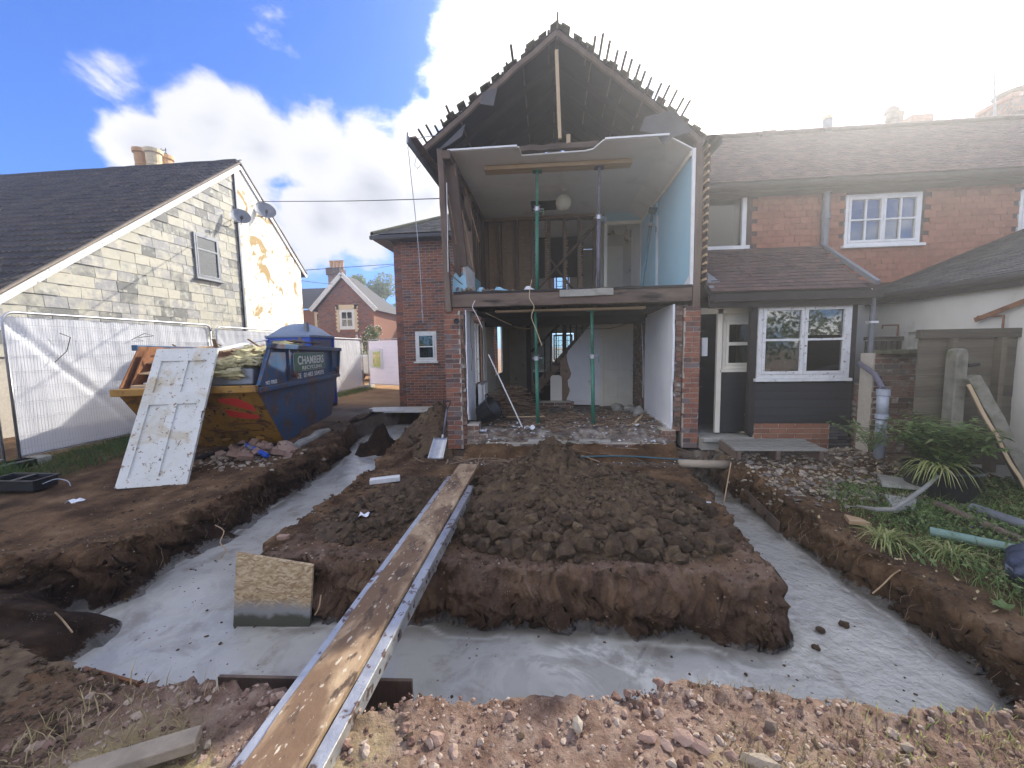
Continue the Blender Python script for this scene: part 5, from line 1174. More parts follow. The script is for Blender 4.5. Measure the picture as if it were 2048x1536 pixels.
# ================================================================== chimneys and aerials
def pot(parent, c, r, h, m, name='chimney_pot'):
    MB().lathe(c, [(r * .9, 0), (r * .95, h * .1), (r * .84, h * .14), (r * .86, h * .45), (r * .92, h * .48), (r * .86, h * .52), (r * .9, h * .84), (r * 1.12, h * .88), (r * 1.12, h), (r * .92, h), (r * .9, h * .6), (0, h * .6)], 16).build(name, m, parent, smooth=False)
yv = 13.4
slab('chimney_stack', m_brickold, (GXX - 7.0, 13.0, 6.0), (GXX - 4.6, 13.8, 7.75), sh)
for (px_, py_, yy, m_) in ((283, 300, 13.3, m_pot), (306, 300, 13.2, m_creampot), (329, 312, 13.7, m_pot)):
    c = at(px_, py_, Y=yy); c.z -= 1.0; pot(sh, c, .24, 1.0, m_)
a = at(318, 298, Y=13.6); t = thing('roof_ladder_rack', (a.x, a.y, a.z - .6), 'thin dark metal frame standing behind the clay chimney pots', 'metal frame')
f = MB()
for dx in (-.25, -.08, .08, .25): f.tube([a + Vector((dx, 0, -.6)), a + Vector((dx, 0, .02))], .012, 5)
for dz in (-.05, -.16): f.tube([a + Vector((-.28, 0, dz)), a + Vector((.28, 0, dz))], .012, 5)
f.build('rail_frame', m_dark, t)
# on the right-hand roof
c = at(1655, 262, Y=8.75); slab('vent_pipe', m_lead, (c.x - .06, 8.7, c.z - .35), (c.x + .06, 8.82, c.z + .22), th); MB().lathe((c.x, 8.76, c.z + .22), [(.08, 0), (.09, .05), (.02, .10), (0, .1)], 12).build('vent_cap', m_creampot, th)
c = at(1537, 268, Y=8.75); slab('ridge_vent', m_claytile, (c.x - .14, 8.7, c.z - .05), (c.x + .12, 8.9, c.z + .05), th)
def sil(name, m, pts, Y, depth, parent):
    mb = MB(); P = [at(x, y, Y=Y) for x, y in pts]; mb.prism([(p.x, p.y, p.z) for p in P], (0, depth, 0)); return mb.build(name, m, parent)
c = at(1796, 252, Y=10.5); zb = c.z - .8; h = at(1796, 203, Y=10.5).z - zb
MB().lathe((c.x, 10.7, zb), [(.12, 0), (.11, h - .52), (.13, h - .49), (.105, h - .46), (.105, h - .32), (.13, h - .29), (.105, h - .26), (.10, h - .16), (.15, h - .14), (.13, h - .08), (.08, h - .01), (0, h)], 18).build('chimney_pot', m_claytile, th)
p0 = at(1806, 256, Y=10.5); p1 = at(1862, 228, Y=10.5)
slab('chimney_stack', m_brick, (p0.x, 10.5, 4.6), (p1.x - .05, 11.1, p1.z - .16), th); slab('chimney_crown', m_brick, (p0.x + .12, 10.45, p1.z - .16), (p1.x + .03, 11.15, p1.z), th, bevel=.02)
q = at(1820, 217, Y=10.5); MB().lathe((q.x, 10.8, p1.z - .02), [(.08, 0), (.10, .2), (.11, .24), (0, .24)], 12).build('chimney_pot', m_claytile, th)
p0 = at(1990, 252, Y=10.2); p1 = at(2026, 186, Y=10.2)
slab('chimney_stack', m_brick, (p1.x, 10.2, 4.6), (p1.x + 1.0, 10.9, p1.z - .1), th); slab('chimney_crown', m_brick, (p1.x - .05, 10.15, p1.z - .1), (p1.x + 1.05, 10.95, p1.z), th, bevel=.02)
mb = MB(); mb.prism([(p0.x, 10.1, p0.z - .2), (p1.x + .02, 10.1, at(2026, 226, Y=10.2).z), (p1.x + 2.5, 10.1, at(2026, 226, Y=10.2).z), (p1.x + 2.5, 10.1, 5)], (0, .8, 0)); mb.build('rear_roof', m_claytile, th)
MB().lathe((p1.x + .35, 10.5, p1.z + .12), [(.36, 0), (.36, .03), (.0, .10)], 16).build('chimney_cowl', m_claytile, th)
ae = thing('tv_aerial', at(1992, 256, Y=9.4), 'thin television aerial on a tall mast above the ridge at the right', 'aerial')
a0, a1 = at(1994, 256, Y=9.4), at(1989, 150, Y=9.4); MB().tube([a0 - Z_ * .4, a1], .02, 6).build('mast', m_lead, ae)
b0, b1 = at(1991, 153, Y=9.4), at(1915, 179, Y=9.0); MB().tube([b0, b1], .009, 5).build('boom', m_lead, ae)
f = MB()
for i in range(9):
    c = b0.lerp(b1, .12 + i * .105); L_ = .30 if i == 1 else .10; f.tube([c + Vector((0, 0, -L_ if i == 1 else -L_ / 2)), c + Vector((0, 0, L_ if i == 1 else L_ / 2))], .005, 4)
f.build('aerial_rods', m_lead, ae)

# ================================================================== steel props, lamps, radiators and things in the rooms
def prop(p0, p1, m, label, collar, plate=True, group='steel props holding up the ceilings'):
    t = thing('steel_prop', p0, label, 'prop', group); p0, p1 = Vector(p0), Vector(p1); d = (p1 - p0); L_ = d.length; d.normalize()
    c = p0 + d * (L_ * collar)
    MB().tube([p0, c], .030, 14).build('outer_tube', m, t, smooth=True); MB().tube([c, p1], .0242, 14).build('inner_tube', m, t, smooth=True)
    MB().tube([c - d * .035, c + d * .03], .043, 14).build('collar', m_galv, t); cr = d.cross(Y_).normalized()
    MB().tube([c - cr * .10 - Z_ * .0, c + cr * .07], .009, 6).build('collar_handle', m_galv, t); MB().tube([c - cr * .10, c - cr * .10 - Z_ * .10], .007, 6).build('pin_handle', m, t)
    MB().tube([c + d * .05 + cr * .05 - Y_ * .0, c + d * .05 - cr * .05], .007, 6).build('pin', m_galv, t)
    for nm, p, s in (('base_plate', p0, 1), ('head_plate', p1, -1)):
        u = d.orthogonal().normalized(); MB().bar(p, p + d * .007 * s, .15, .15, up=X_).build(nm, m, t, bevel=.001)
    h = MB()
    for k in range(5):
        q = c + d * (.12 + k * .10)
        if (q - p1).length > .1: h.tube([q - Y_ * .0245 - Y_ * .0015, q - Y_ * .024], .007, 8)
    if h.v: h.build('pin_holes', m_dark, t)['kind'] = 'stuff'
    return t
prop((-.205, 6.70, 2.45), (-.18, 6.72, 4.415), m_green, 'upright green steel prop in the upper room, under the left of the ceiling board', .70)
prop((.79, 6.70, 2.45), (.80, 6.72, 4.415), m_steelp, 'purple grey steel prop in the upper room under the right of the ceiling board', .61)
prop((1.50, 6.9, 2.46), (1.93, 7.93, 4.10), m_bluep, 'slanting dark teal steel prop leaning on the pale blue wall', .80)
prop((-.205, 6.42, fz(-.2, 6.42) - .01), (-.225, 6.42, 2.155), m_green, 'left green steel prop on the ground floor rubble under the beam', .60)
prop((.68, 6.42, fz(.68, 6.42) - .01), (.655, 6.42, 2.155), m_green, 'right green steel prop on the ground floor rubble under the beam', .61)
solo(MB().bar((-1.02, 6.68, 4.452), (1.30, 6.74, 4.458), .20, .06, up=Z_), 'ceiling_board', m_pine, 'pale timber board propped flat against the upper ceiling', 'board', bevel=.004)
solo(MB().bar((-.86, 6.42, 2.175), (1.46, 6.42, 2.178), .16, .032, up=Z_, seg=6, wob=.003), 'prop_board', m_pine, 'lighter timber board lying on the two lower props under the floor beam', 'board', bevel=.003)
def globe(c, r, drop, label):
    t = thing('globe_lamp', (c[0], c[1], c[2] + drop), label, 'lamp shade', 'round paper lamp shades'); c = Vector(c)
    g = MB(); g.lathe(c, [(r * math.sin(math.pi * k / 22) * (1 + (.012 if k % 2 else 0)), -r * math.cos(math.pi * k / 22)) for k in range(1, 22)], 24); g.build('paper_globe', m_globe, t, smooth=True)
    MB().tube([c + Z_ * r * .8, c + Z_ * (drop - .02)], .006, 6).build('flex', m_white, t); MB().lathe(c + Z_ * (drop - .03), [(0, 0), (.05, 0), (.05, .028), (0, .028)], 14).build('ceiling_rose', m_white, t)
globe((.275, 7.75, 4.26), .145, .24, 'pale paper globe lamp hanging from the upper ceiling beside the open hatch')
globe((1.66, 9.85, 4.32), .145, .18, 'second paper globe lamp seen through the upper doorway')
def radiator(x, y0, y1, z0, z1, label):
    t = thing('radiator', (x, (y0 + y1) / 2, z0), label, 'radiator', 'panel radiators'); MB().box((x, y0, z0), (x + .05, y1, z1)).build('panel', m_white, t, bevel=.008)
    f = MB(); k = int((y1 - y0) / .05)
    for i in range(k): f.box((x + .05, y0 + .02 + i * .05, z0 + .03), (x + .056, y0 + .045 + i * .05, z1 - .03))
    f.build('ribs', m_white, t); MB().tube([(x + .03, y0 + .03, z0), (x + .03, y0 + .03, z0 - .12)], .008, 6).build('pipe', m_galv, t)
    MB().box((x - .005, y0 + .01, z1), (x + .055, y1 - .01, z1 + .008)).build('top_grille', m_galv, t)
radiator(-1.24, 6.75, 7.55, .42, .98, 'white radiator on the left wall of the ground floor, above the black tub')
radiator(-1.40, 6.55, 7.35, 2.50, 2.98, 'pale radiator at the left of the upper floor by the torn blue plaster')
# black rubber tub on its side
tb = thing('rubber_tub', (-1.02, 6.38, fz(-1.0, 6.4)), 'black rubber tub tipped on its side against the left wall', 'tub')
q = Matrix.Rotation(R(-66), 3, 'Y') @ Matrix.Rotation(R(20), 3, 'X'); c0 = Vector((-1.13, 6.36, fz(-1.1, 6.4) + .17))
def xf(mb, M3, c): mb.v = [tuple(M3 @ Vector(v) + Vector(c)) for v in mb.v]; return mb
q = Matrix.Rotation(R(55), 3, 'Y') @ Matrix.Rotation(R(12), 3, 'X')
xf(MB().lathe((0, 0, 0), [(0, 0), (.13, 0), (.15, .02), (.175, .27), (.19, .28), (.19, .295), (.165, .285), (.14, .03), (0, .02)], 24), q, c0).build('tub_body', m_blackpl, tb, smooth=True)
for s in (1, -1): xf(MB().tube([(.17 * s, -.07, .27), (.23 * s, -.05, .30), (.23 * s, .05, .30), (.17 * s, .07, .27)], .011, 6), q, c0).build('handle', m_blackpl, tb)
rb = MB()
for k in range(10): a_ = k * .628; rb.bar((.155 * math.cos(a_), .155 * math.sin(a_), .03), (.178 * math.cos(a_), .178 * math.sin(a_), .26), .008, .006)
xf(rb, q, c0).build('ribs', m_blackpl, tb)
solo(MB().tube([(-.98, 6.35, 1.50), (-.45, 6.30, fz(-.45, 6.3) + .01)], .011, 8), 'white_pole', m_white, 'long thin white pole leaning diagonally across the left of the ground floor', 'pole')
solo(MB().tube([(-1.13, 6.75, .45), (-1.13, 6.75, .98)], .012, 8).tube([(-1.18, 6.75, .45), (-1.18, 6.75, .97)], .012, 8), 'pipe_pair', m_white, 'pair of thin upright pipes rising behind the black tub', 'pipes')
# shovel
sv0 = thing('shovel', (-1.68, 6.0, .0), 'grey square mouthed shovel with dark shaft stood against the left brick pier', 'shovel')
g0 = max(gz(-1.69, 5.8), -.05)
hx, hy, hz = -1.585, 5.97, .80; bz = g0 + .30; bx, by = -1.65, 5.93
MB().tube([(bx, by, bz), (hx, hy, hz - .12)], .016, 10).build('shaft', m_steelp, sv0, smooth=True)
MB().tube([(hx, hy, hz - .12), (hx - .055, hy, hz - .02), (hx - .06, hy, hz), (hx + .06, hy, hz), (hx + .055, hy, hz - .02), (hx, hy, hz - .12)], .011, 8).build('handle', m_blackpl, sv0)
mb = MB(); B = lambda s, t: Vector((bx - .02 + (s - .5) * (.24 - .02 * t) * 1.0 + -.03 * (1 - t), by - .03 - .22 * (1 - t), g0 + .02 + .27 * t)) + Vector((0, -.035 * (abs(s - .5) * 2) ** 3, .02 * (abs(s - .5) * 2) ** 3))
mb.grid(B, 10, 8); bl = mb.build('blade', m_galv, sv0, smooth=True); mo = bl.modifiers.new('thick', 'SOLIDIFY'); mo.thickness = .004
MB().tube([(bx, by + .0, bz + .04), (bx - .015, by - .03, g0 + .2)], [.018, .024], 8).build('socket', m_galv, sv0)
# stick heap and debris in the room
def sticks(n, cx, cy, sx, sy, lmin, lmax, zf, name, label, m, tall=.0, cat='sticks'):
    mb = MB()
    for i in range(n):
        x, y = random.gauss(cx, sx), random.gauss(cy, sy); l = random.uniform(lmin, lmax); a_ = random.uniform(0, 6.28)
        x = min(max(x, -1.22), 1.72) if y > 6.12 else x
        z = zf(x, y) + random.uniform(.0, .04) + tall * max(0, 1 - ((x - cx) ** 2 / (4 * sx * sx) + (y - cy) ** 2 / (4 * sy * sy))) * random.random(); dz = random.uniform(-.05, .12) * l
        dx, dy = math.cos(a_) * l / 2, math.sin(a_) * l / 2
        x0_, x1_ = x - dx, x + dx
        if y > 6.12: x0_ = min(max(x0_, -1.26), 1.76); x1_ = min(max(x1_, -1.26), 1.76)
        mb.rn = random.random(); w_ = random.uniform(.008, .022); mb.bar((x0_, y - dy, z), (x1_, y + dy, z + abs(dz)), w_, w_ * .5, seg=2, wob=.008)
    return solo(mb, name, m, label, cat, kind='stuff')
sticks(330, -.75, 7.6, .26, .45, .15, .60, fz, 'stick_heap', 'heap of broken laths and sticks at the left of the ground floor', m_lath, .35)
sticks(620, .3, 6.9, .8, .6, .08, .45, fz, 'lath_litter', 'litter of broken laths over the ground floor', m_lath)
def gmax(x, y): return fz(x, y) if y > 5.98 and -1.3 < x < 1.8 else gz(x, y)
sticks(130, -.7, 5.75, .45, .2, .08, .40, gmax, 'lath_litter', 'litter of laths on the soil before the threshold', m_lath)
for i, (a_, b_) in enumerate((((-.75, 6.75, .42), (-.1, 6.55, .46)), ((.35, 7.9, .32), (.75, 7.4, .30)), ((-.4, 7.5, .50), (.0, 6.7, .36)), ((1.2, 6.2, .30), (1.5, 6.7, .45)), ((.9, 6.3, .27), (.7, 5.9, .10)))):
    solo(MB().bar(a_, b_, .03, .018, seg=3, wob=.01), 'loose_batten', m_pine if i != 2 else m_lath, ('pale batten lying left of the left lower prop', 'pale batten lying before the cream door', 'brown batten lying behind the left lower prop', 'pale batten by the foot of the right plaster wall', 'pale batten dropped over the front edge of the floor')[i], 'batten', 'battens lying in the rubble')
# scraps of plaster and paper: the small ones as litter, a few clear ones single
def scrapmesh(n, fx_, sz, zf, m, name, label):
    mb = MB()
    for i in range(n):
        x, y = fx_(); z = zf(x, y) + .015; a_ = random.uniform(0, 6.28); s = random.uniform(*sz); pts = []
        k = random.choice([4, 5, 6])
        for j in range(k): r_ = s * random.uniform(.5, 1); t_ = a_ + j * 6.283 / k; pts.append((x + r_ * math.cos(t_), y + r_ * math.sin(t_) * .8, z + random.uniform(-.3, .4) * s))
        mb.prism(pts, (0, 0, .004))
    return solo(mb, name, m, label, 'debris', kind='stuff')
scrapmesh(420, lambda: (random.uniform(-1.2, 1.7), random.uniform(5.9, 8.0)), (.008, .034), fz, m_paper, 'plaster_crumbs', 'small white crumbs of plaster over the ground floor')
scrapmesh(700, lambda: (random.uniform(-1.2, 1.6), random.uniform(6.0, 8.6)), (.012, .05), fz, m_debris, 'plaster_lumps', 'grey lumps of plaster and mortar over the ground floor')
scrapmesh(160, lambda: (random.uniform(-1.3, 2.6), random.uniform(5.2, 6.0)), (.008, .03), gmax, m_debris, 'plaster_lumps', 'grey lumps of plaster on the soil before the house')
scrapmesh(45, lambda: (random.uniform(-1.3, 1.8), random.uniform(5.3, 6.0)), (.006, .018), gmax, m_paper, 'plaster_crumbs', 'small white crumbs on the soil before the house')
for px_, py_, s, lab in ((966, 873, .07, 'crumpled white scrap on the rubble at the left of the threshold'), (1060, 898, .10, 'large torn white sheet scrap on top of the soil behind the heap'), (1290, 912, .05, 'white paper scrap on the soil right of the heap'), (1225, 849, .05, 'white scrap beside the foot of the right lower prop'), (1306, 905, .04, 'folded white scrap below the right end of the threshold'), (728, 1028, .05, 'silvery crumpled foil on the left soil heap'), (150, 998, .08, 'pale crumpled scrap on dark soil near the black crate'), (1025, 868, .04, 'small white scrap at the end of the leaning pole'), (1272, 868, .05, 'white scrap in the rubble left of the right pier')):
    zr = .2 if py_ < 880 and px_ > 940 else (.12 if px_ == 728 else 0.0); c = at(px_, py_, Z=zr); z = gmax(c.x, c.y) + .02 + (.10 if px_ == 728 else 0) + (.06 if px_ == 1060 else 0)
    mb = MB(); sd = random.random() * 9
    mb.grid(lambda u, v: Vector((c.x + (u - .5) * s * 1.7, c.y + (v - .5) * s * 1.2, z + s * .35 * math.sin(u * 7 + sd) * math.cos(v * 5 + sd))), 6, 5)
    o = solo(mb, 'paper_scrap', m_paper, lab, 'scrap', 'pale scraps lying about'); o.modifiers.new('thick', 'SOLIDIFY').thickness = .003
# debris on the upper floor's edge
mb = MB()
for i in range(150):
    x = -1.44 + random.random() ** 1.6 * .9; y = random.uniform(6.15, 6.5); s = random.uniform(.01, .035)
    mb.rn = random.random(); mb.prism([(x + s * random.uniform(.5, 1) * math.cos(t), y + s * math.sin(t), 2.46 + random.uniform(0, .10) * (1 - (x + 1.44) / 1.0) + random.uniform(-.3, .3) * s) for t in (0, 1.4, 2.6, 3.9, 5.1)], (0, 0, .012))
solo(mb, 'debris_pile', m_stone, 'ragged plaster debris heaped on the left edge of the upper floor', 'debris', kind='stuff')
for (x0_, x1_, y_, lab, m_) in ((-.86, -.60, 6.2, 'broken piece of pale blue plaster lying on the upper floor edge', m_blue), (-.40, -.20, 6.2, 'white torn scrap on the edge of the upper floor', m_paper), (-1.12, -.98, 6.18, 'small piece of pale blue plaster on the upper floor edge left', m_blue)):
    mb = MB(); mb.prism([(x0_, y_, 2.465), (x0_ + .05, y_, 2.53), (x0_ + .1, y_ + .02, 2.535), ((x0_ + x1_) / 2 + .03, y_, 2.50), (x1_, y_, 2.468)], (0, .12, .01)); solo(mb, 'plaster_piece', m_, lab, 'plaster piece')
# three round stones, leaning white slab, rubble block
for (x, y, r_, lab) in ((1.36, 8.3, .14, 'round grey stone at the back of the rubble, left of three'), (1.58, 8.15, .12, 'round grey stone in the middle of the three by the cream door'), (1.66, 7.6, .15, 'rightmost round grey stone by the right plaster wall')):
    mb = rockvar(int(r_ * 1000), 3, .8, .12); xf(mb, Matrix.Diagonal((r_, r_ * .9, r_)), (x, y, fz(x, y) + r_ * .45)); solo(mb, 'round_stone', m_concrete, lab, 'stone', 'round stones in the rubble')
mb = MB(); pr = [(-.10, 0), (-.10, .48), (-.08, .53), (-.04, .55), (.09, .55), (.13, .53), (.15, .48), (.15, 0)]; mb.prism([(.10 + a_, 8.62 + b_ * .12, .44 + b_) for a_, b_ in pr], (0, .05, 0)); solo(mb, 'leaning_slab', m_creampot if 0 else m_whitewall, 'pale upright slab with rounded corners leaning under the stairs', 'slab', bevel=.006)
t = thing('brick_block', (.05, 8.4, .3), 'low broken block of old bricks standing in the rubble under the stairs', 'brick rubble'); course(t, (-.25, 8.42, fz(0, 8.4) - .03), X_, -Y_, .75, .18, m_brickold, m_mortar, ragR=.1, depth=.22); wallbody(t, (-.25, 8.42, fz(0, 8.4) - .03), X_, -Y_, .68, .16, m_mortar, .2, .01)
# cables
def cable(pts, r_, m, lab, cat='cable', name='cable', n=24):
    P = [Vector(p) for p in pts]; out = []
    for i in range(n + 1):
        t_ = i / n * (len(P) - 1); k = min(int(t_), len(P) - 2); f_ = t_ - k
        p0 = P[max(k - 1, 0)]; p1 = P[k]; p2 = P[k + 1]; p3 = P[min(k + 2, len(P) - 1)]
        out.append(.5 * ((2 * p1) + (p2 - p0) * f_ + (2 * p0 - 5 * p1 + 4 * p2 - p3) * f_ ** 2 + (3 * p1 - p0 - 3 * p2 + p3) * f_ ** 3))
    return solo(MB().tube(out, r_, 5), name, m, lab, cat)
cable([(-.26, 6.05, 2.6), (-.30, 6.03, 2.35), (-.23, 6.03, 2.2), (-.27, 6.04, 2.05), (-.20, 6.05, 1.85), (-.12, 6.05, 1.62)], .0045, m_creampot, 'pale cable dangling in front of the floor beam beside the left props')
cable([(-1.12, 6.05, 2.32), (-1.16, 6.05, 2.22), (-1.10, 6.05, 2.1), (-1.02, 6.1, 1.9)], .007, m_white, 'short looped white cable hanging at the left end of the floor beam')
cable([(-1.14, 6.5, 2.18), (-.6, 7.2, 1.98), (.2, 8.5, 2.02), (1.2, 8.6, 1.96), (1.6, 7.5, 2.08)], .006, m_dark, 'dark wire sagging under the lower ceiling', 'wire')
cable([(-1.0, 6.3, 2.15), (-.5, 7.5, 1.95), (-.1, 8.4, 2.10)], .006, m_creampot, 'pale wire looping down from the lower ceiling at the left', 'wire')
cable([(.90, 9.0, 2.15), (.92, 9.0, 1.5), (.88, 9.0, 1.3), (.95, 8.98, .85)], .006, m_greypvc, 'thin grey cable hanging on the white partition')
cable([(1.76, 8.0, 2.1), (1.77, 7.9, 1.5), (1.76, 7.8, 1.1), (1.77, 7.85, .6)], .007, m_white, 'white cable hanging down the right plaster wall')
cable([(-1.22, 6.2, 2.15), (-1.23, 6.2, 1.7), (-1.21, 6.2, 1.55), (-1.24, 6.22, 1.25)], .004, m_dark, 'black cable hanging on the left plaster face')
cable([(1.03, 9.1, 3.9), (1.05, 9.08, 3.4), (1.02, 9.08, 3.0), (1.06, 9.06, 2.6)], .007, m_white, 'white flex running down to the upper light switch')
cable([(.2, 5.75, .0), (1.0, 5.72, .03), (1.6, 5.72, .0), (2.1, 5.6, .0)], .012, m_bluep, 'blue green hose lying on the soil before the right pier', 'hose')
solo(MB().lathe((-1.42, 6.085, 2.02), [(.0, 0), (.043, 0), (.043, .02), (.03, .02), (.03, -.01), (0, -.01)], 16, axis=(0, -1, 0)), 'vent_hole', m_blackpl, 'round black outlet near the top of the left brick pier', 'outlet')
cable([(-1.62, 6.0, 4.7), (-1.98, 5.9, 4.58), (-2.0, 5.9, 4.3), (-1.98, 6.0, 3.6), (-1.94, 6.0, 2.9), (-1.93, 6.02, 2.0)], .006, m_greypvc, 'grey cable hanging free from the left eaves of the gutted wing')

# ================================================================== builder's board bridge across the trench
dk = thing('staging_bridge', (-1.0, 3.2, .05), 'long muddy scaffold board on a metal staging laid across the trench', 'plank bridge')
a0 = Vector((-1.03, .92, .065)); a1 = Vector((-.955, 4.52, .235))
bd = MB(); nseg = 28
bd.bar(a0, a1, .225, .038, up=Z_, seg=nseg, wob=.003); bd.build('scaffold_board', m_plank, dk, bevel=.004)
for s, lab in ((-1, 0), (1, 0)):
    off = Vector((s * (.165 if s > 0 else .145), 0, -.045)); sl0 = a0 + off + Vector((0, 0, .0)); sl1 = a1.lerp(a0, .17 if s > 0 else .10) + off
    MB().bar(sl0, sl1, .035, .085, up=Z_).build('side_rail', m_alu, dk, bevel=.004)
    MB().bar(sl0 + Vector((-s * .012, 0, .044)), sl1 + Vector((-s * .012, 0, .044)), .055, .006, up=Z_).build('rail_lip', m_alu, dk)
    hb_ = MB()
    for k in range(13):
        p = sl0.lerp(sl1, (k + .5) / 13); hb_.tube([p + Vector((s * .0172, 0, .0)), p + Vector((s * .0195, 0, 0))], .011, 10)
    hb_.build('rivet_hole', m_dark, dk)
for k in range(8):
    p = a0.lerp(a1, (k + .5) / 9); MB().box((p.x - .15, p.y - .015, -.015), (p.x + .15, p.y + .015, .02)).build('cross_bar', m_alu, dk)
# OSB sheet standing in the concrete
b0, b1 = at(462, 1256, Z=WL), at(615, 1258, Z=WL); tz = .22
b0.z = b1.z = WL - .12; ux = (b1 - b0); th_ = Vector((0, .022, 0)); tl = at(473, 1106, Y=b0.y + .10); tr = at(625, 1131, Y=b1.y + .10)
mb = MB(); mb.hexa([b0, b1, b1 + th_, b0 + th_, tl, tr, tr + th_, tl + th_]); osb = solo(mb, 'osb_sheet', m_osb, 'square chipboard sheet standing in the wet concrete, its foot stained grey', 'board')
solo(MB().bar((-1.75, 1.80, -.22), (-.72, 1.85, -.22), .02, .26, up=Z_), 'shutter_board', m_timber, 'dark shuttering board set on edge under the near end of the plank', 'board', bevel=.003)
solo(MB().bar((-2.8, 1.98, -.34), (-1.7, 1.78, -.33), .02, .16, up=Z_), 'shutter_board', m_rust, 'reddish brown board edging the near left side of the trench', 'board', bevel=.003)
c = at(330, 1520, Z=.0); solo(MB().bar((-1.78, 1.16, .06), (-1.42, 1.345, .06), .085, .045, up=Z_), 'timber_offcut', m_pinev if 0 else m_stone, 'pale timber offcut lying at the bottom left foreground', 'timber', bevel=.006)
c = at(772, 960, Z=.05); z = gz(c.x, c.y) + .035; solo(MB().bar((-2.17, 4.50, z), (-1.84, 4.62, z + .01), .10, .055, up=Z_), 'white_block', m_white, 'white painted block of timber on the soil left of the board', 'timber', bevel=.004)
c = at(565, 1080, Z=0); solo(MB().bar((c.x - .04, c.y, gz(c.x, c.y) + .02), (c.x + .05, c.y + .01, gz(c.x, c.y) + .02), .05, .04), 'brick_bit', m_pinkstone, 'small pinkish half brick on the edge of the island behind the chipboard', 'brick', bevel=.004)
# pink brick shards in front and other stones one can point at
for (px_, py_, sx_1, sy_1, rz_, lab, m_) in ((1298, 1478, .050, .026, .2, 'flat pink brick shard, leftmost of the foreground group', m_pinkstone), (1336, 1497, .040, .022, -.9, 'small wedge of pink brick between the larger shards', m_pinkstone), (1366, 1478, .050, .035, -.5, 'upright pinkish brick shard in the foreground group', m_pinkstone),
        (1400, 1497, .050, .026, -.7, 'brown brick shard, rightmost of the foreground group', m_pinkstone), (1520, 1528, .095, .035, -.1, 'broad yellowish stone at the bottom edge right of the shards', m_stone), (1155, 1453, .028, .034, .3, 'upright pale stone in the foreground gravel', m_stone), (873, 1478, .036, .036, .5, 'flat pink stone right of the metal staging', m_pinkstone),
        (1815, 1500, .035, .02, .1, 'pale stone at the lower right of the foreground', m_stone), (1250, 1430, .018, .02, 0, 'small pinkish stone in the middle of the foreground gravel', m_pinkstone), (1540, 1452, .03, .03, .2, 'dark reddish brick bit near the trench lip', m_brickold), (560, 1395, .03, .02, .1, 'pinkish stone on the near lip left of the board', m_pinkstone), (415, 1493, .02, .02, 0, 'small round pale pebble beside the timber offcut', m_stone)):
    c = at(px_, py_, Z=0); zt_ = gz(c.x, c.y); c = at(px_, py_, Z=zt_ + .01); mb = rockvar(px_, 1, 1, .06)
    xf(mb, Matrix.Rotation(rz_, 3, 'Z') @ Matrix.Rotation(R(28), 3, 'X') @ Matrix.Diagonal((sx_1, sy_1, .012 if m_ is m_pinkstone else .022)), (c.x, c.y, zt_ + .018)); solo(mb, 'stone', m_, lab, 'stone', 'loose stones in the foreground')
for (px_, py_, r_, lab) in ((1688, 1252, .032, 'squarish dark clod standing on the concrete, topmost of three'), (1641, 1262, .03, 'dark clod on the concrete left of the squarish one'), (1632, 1297, .025, 'dark clod on the concrete nearest the glittering patch'), (1492, 1350, .012, 'tiny clod near the inner corner of the concrete')):
    c = at(px_, py_, Z=WL); mb = rockvar(px_, 2, .8, .2); xf(mb, Matrix.Scale(r_, 3), (c.x, c.y, WL + r_ * .4)); solo(mb, 'fallen_clod', m_clod, lab, 'clod', 'clods lying on the wet concrete')
# levelling rod and string at the back right of the trench
solo(MB().tube([at(1362, 1003, Z=.02), at(1422, 1005, Z=.02)], .008, 6), 'white_rod', m_paper, 'short white rod lying out over the concrete from the island', 'rod')
r0 = at(1448, 1004, Z=-.15); solo(MB().tube([r0, at(1462, 925, Y=r0.y + .3)], .006, 6), 'marker_rod', m_pine, 'thin upright marker rod at the far right of the trench', 'rod')
for a_, b_ in (((2.42, 4.55, -.16), (1.95, 5.0, -.28)), ((1.75, 5.25, -.05), (2.5, 5.35, -.05))):
    pass
solo(MB().tube([(1.74, 5.55, -.02), (2.45, 5.55, -.03)], .055, 14), 'clay_pipe', m_stone, 'old clay drain pipe crossing the far end of the right trench', 'pipe', smooth=True)
solo(MB().bar((2.44, 5.6, -.24), (2.38, 4.3, -.33), .02, .12), 'trench_board', m_timber, 'thin board along the right wall of the trench at its far end', 'board')
# exposed roots
for k, (pts, lab) in enumerate((([(1110 + 690, 1140), (1785, 1150), (1765, 1170), (1745, 1187)], 'pale root hanging from the right wall of the trench'), ([(430, 1050), (448, 1062), (440, 1085), (452, 1100), (437, 1120)], 'thin pale root dangling from the left bank'), ([(110, 1225), (125, 1240), (145, 1265)], 'thin root lying on the near left bank'), ([(642, 1190), (638, 1215), (630, 1230)], 'pale root behind the right edge of the chipboard'))):
    P = [at(x, y, Z=-.08 - .07 * i) for i, (x, y) in enumerate(pts)]
    if k == 3: P = [at(x, y, Z=-.15 - .08 * i) for i, (x, y) in enumerate(pts)]
    cable(P, .005, m_pine, lab, 'root', 'root', 12)
mb = MB(); random.seed(5)
for i in range(120):
    side = random.random() < .5; x = random.uniform(2.3, 2.6) if side else random.uniform(-3.8, -3.4); y = random.uniform(2.2, 5) if side else random.uniform(2.8, 6.5); z = random.uniform(-.3, -.08); l = random.uniform(.03, .14)
    p = Vector((x, y, z)); mb.tube([p, p + Vector((-.03 if side else .03, random.uniform(-.4, .4) * l, -l * .5)), p + Vector((-.04 if side else .04, random.uniform(-.8, .8) * l, -l))], .0013, 3)
solo(mb, 'fine_roots', m_lath, 'fine roots bristling from the cut sides of the trench', 'roots', kind='stuff')

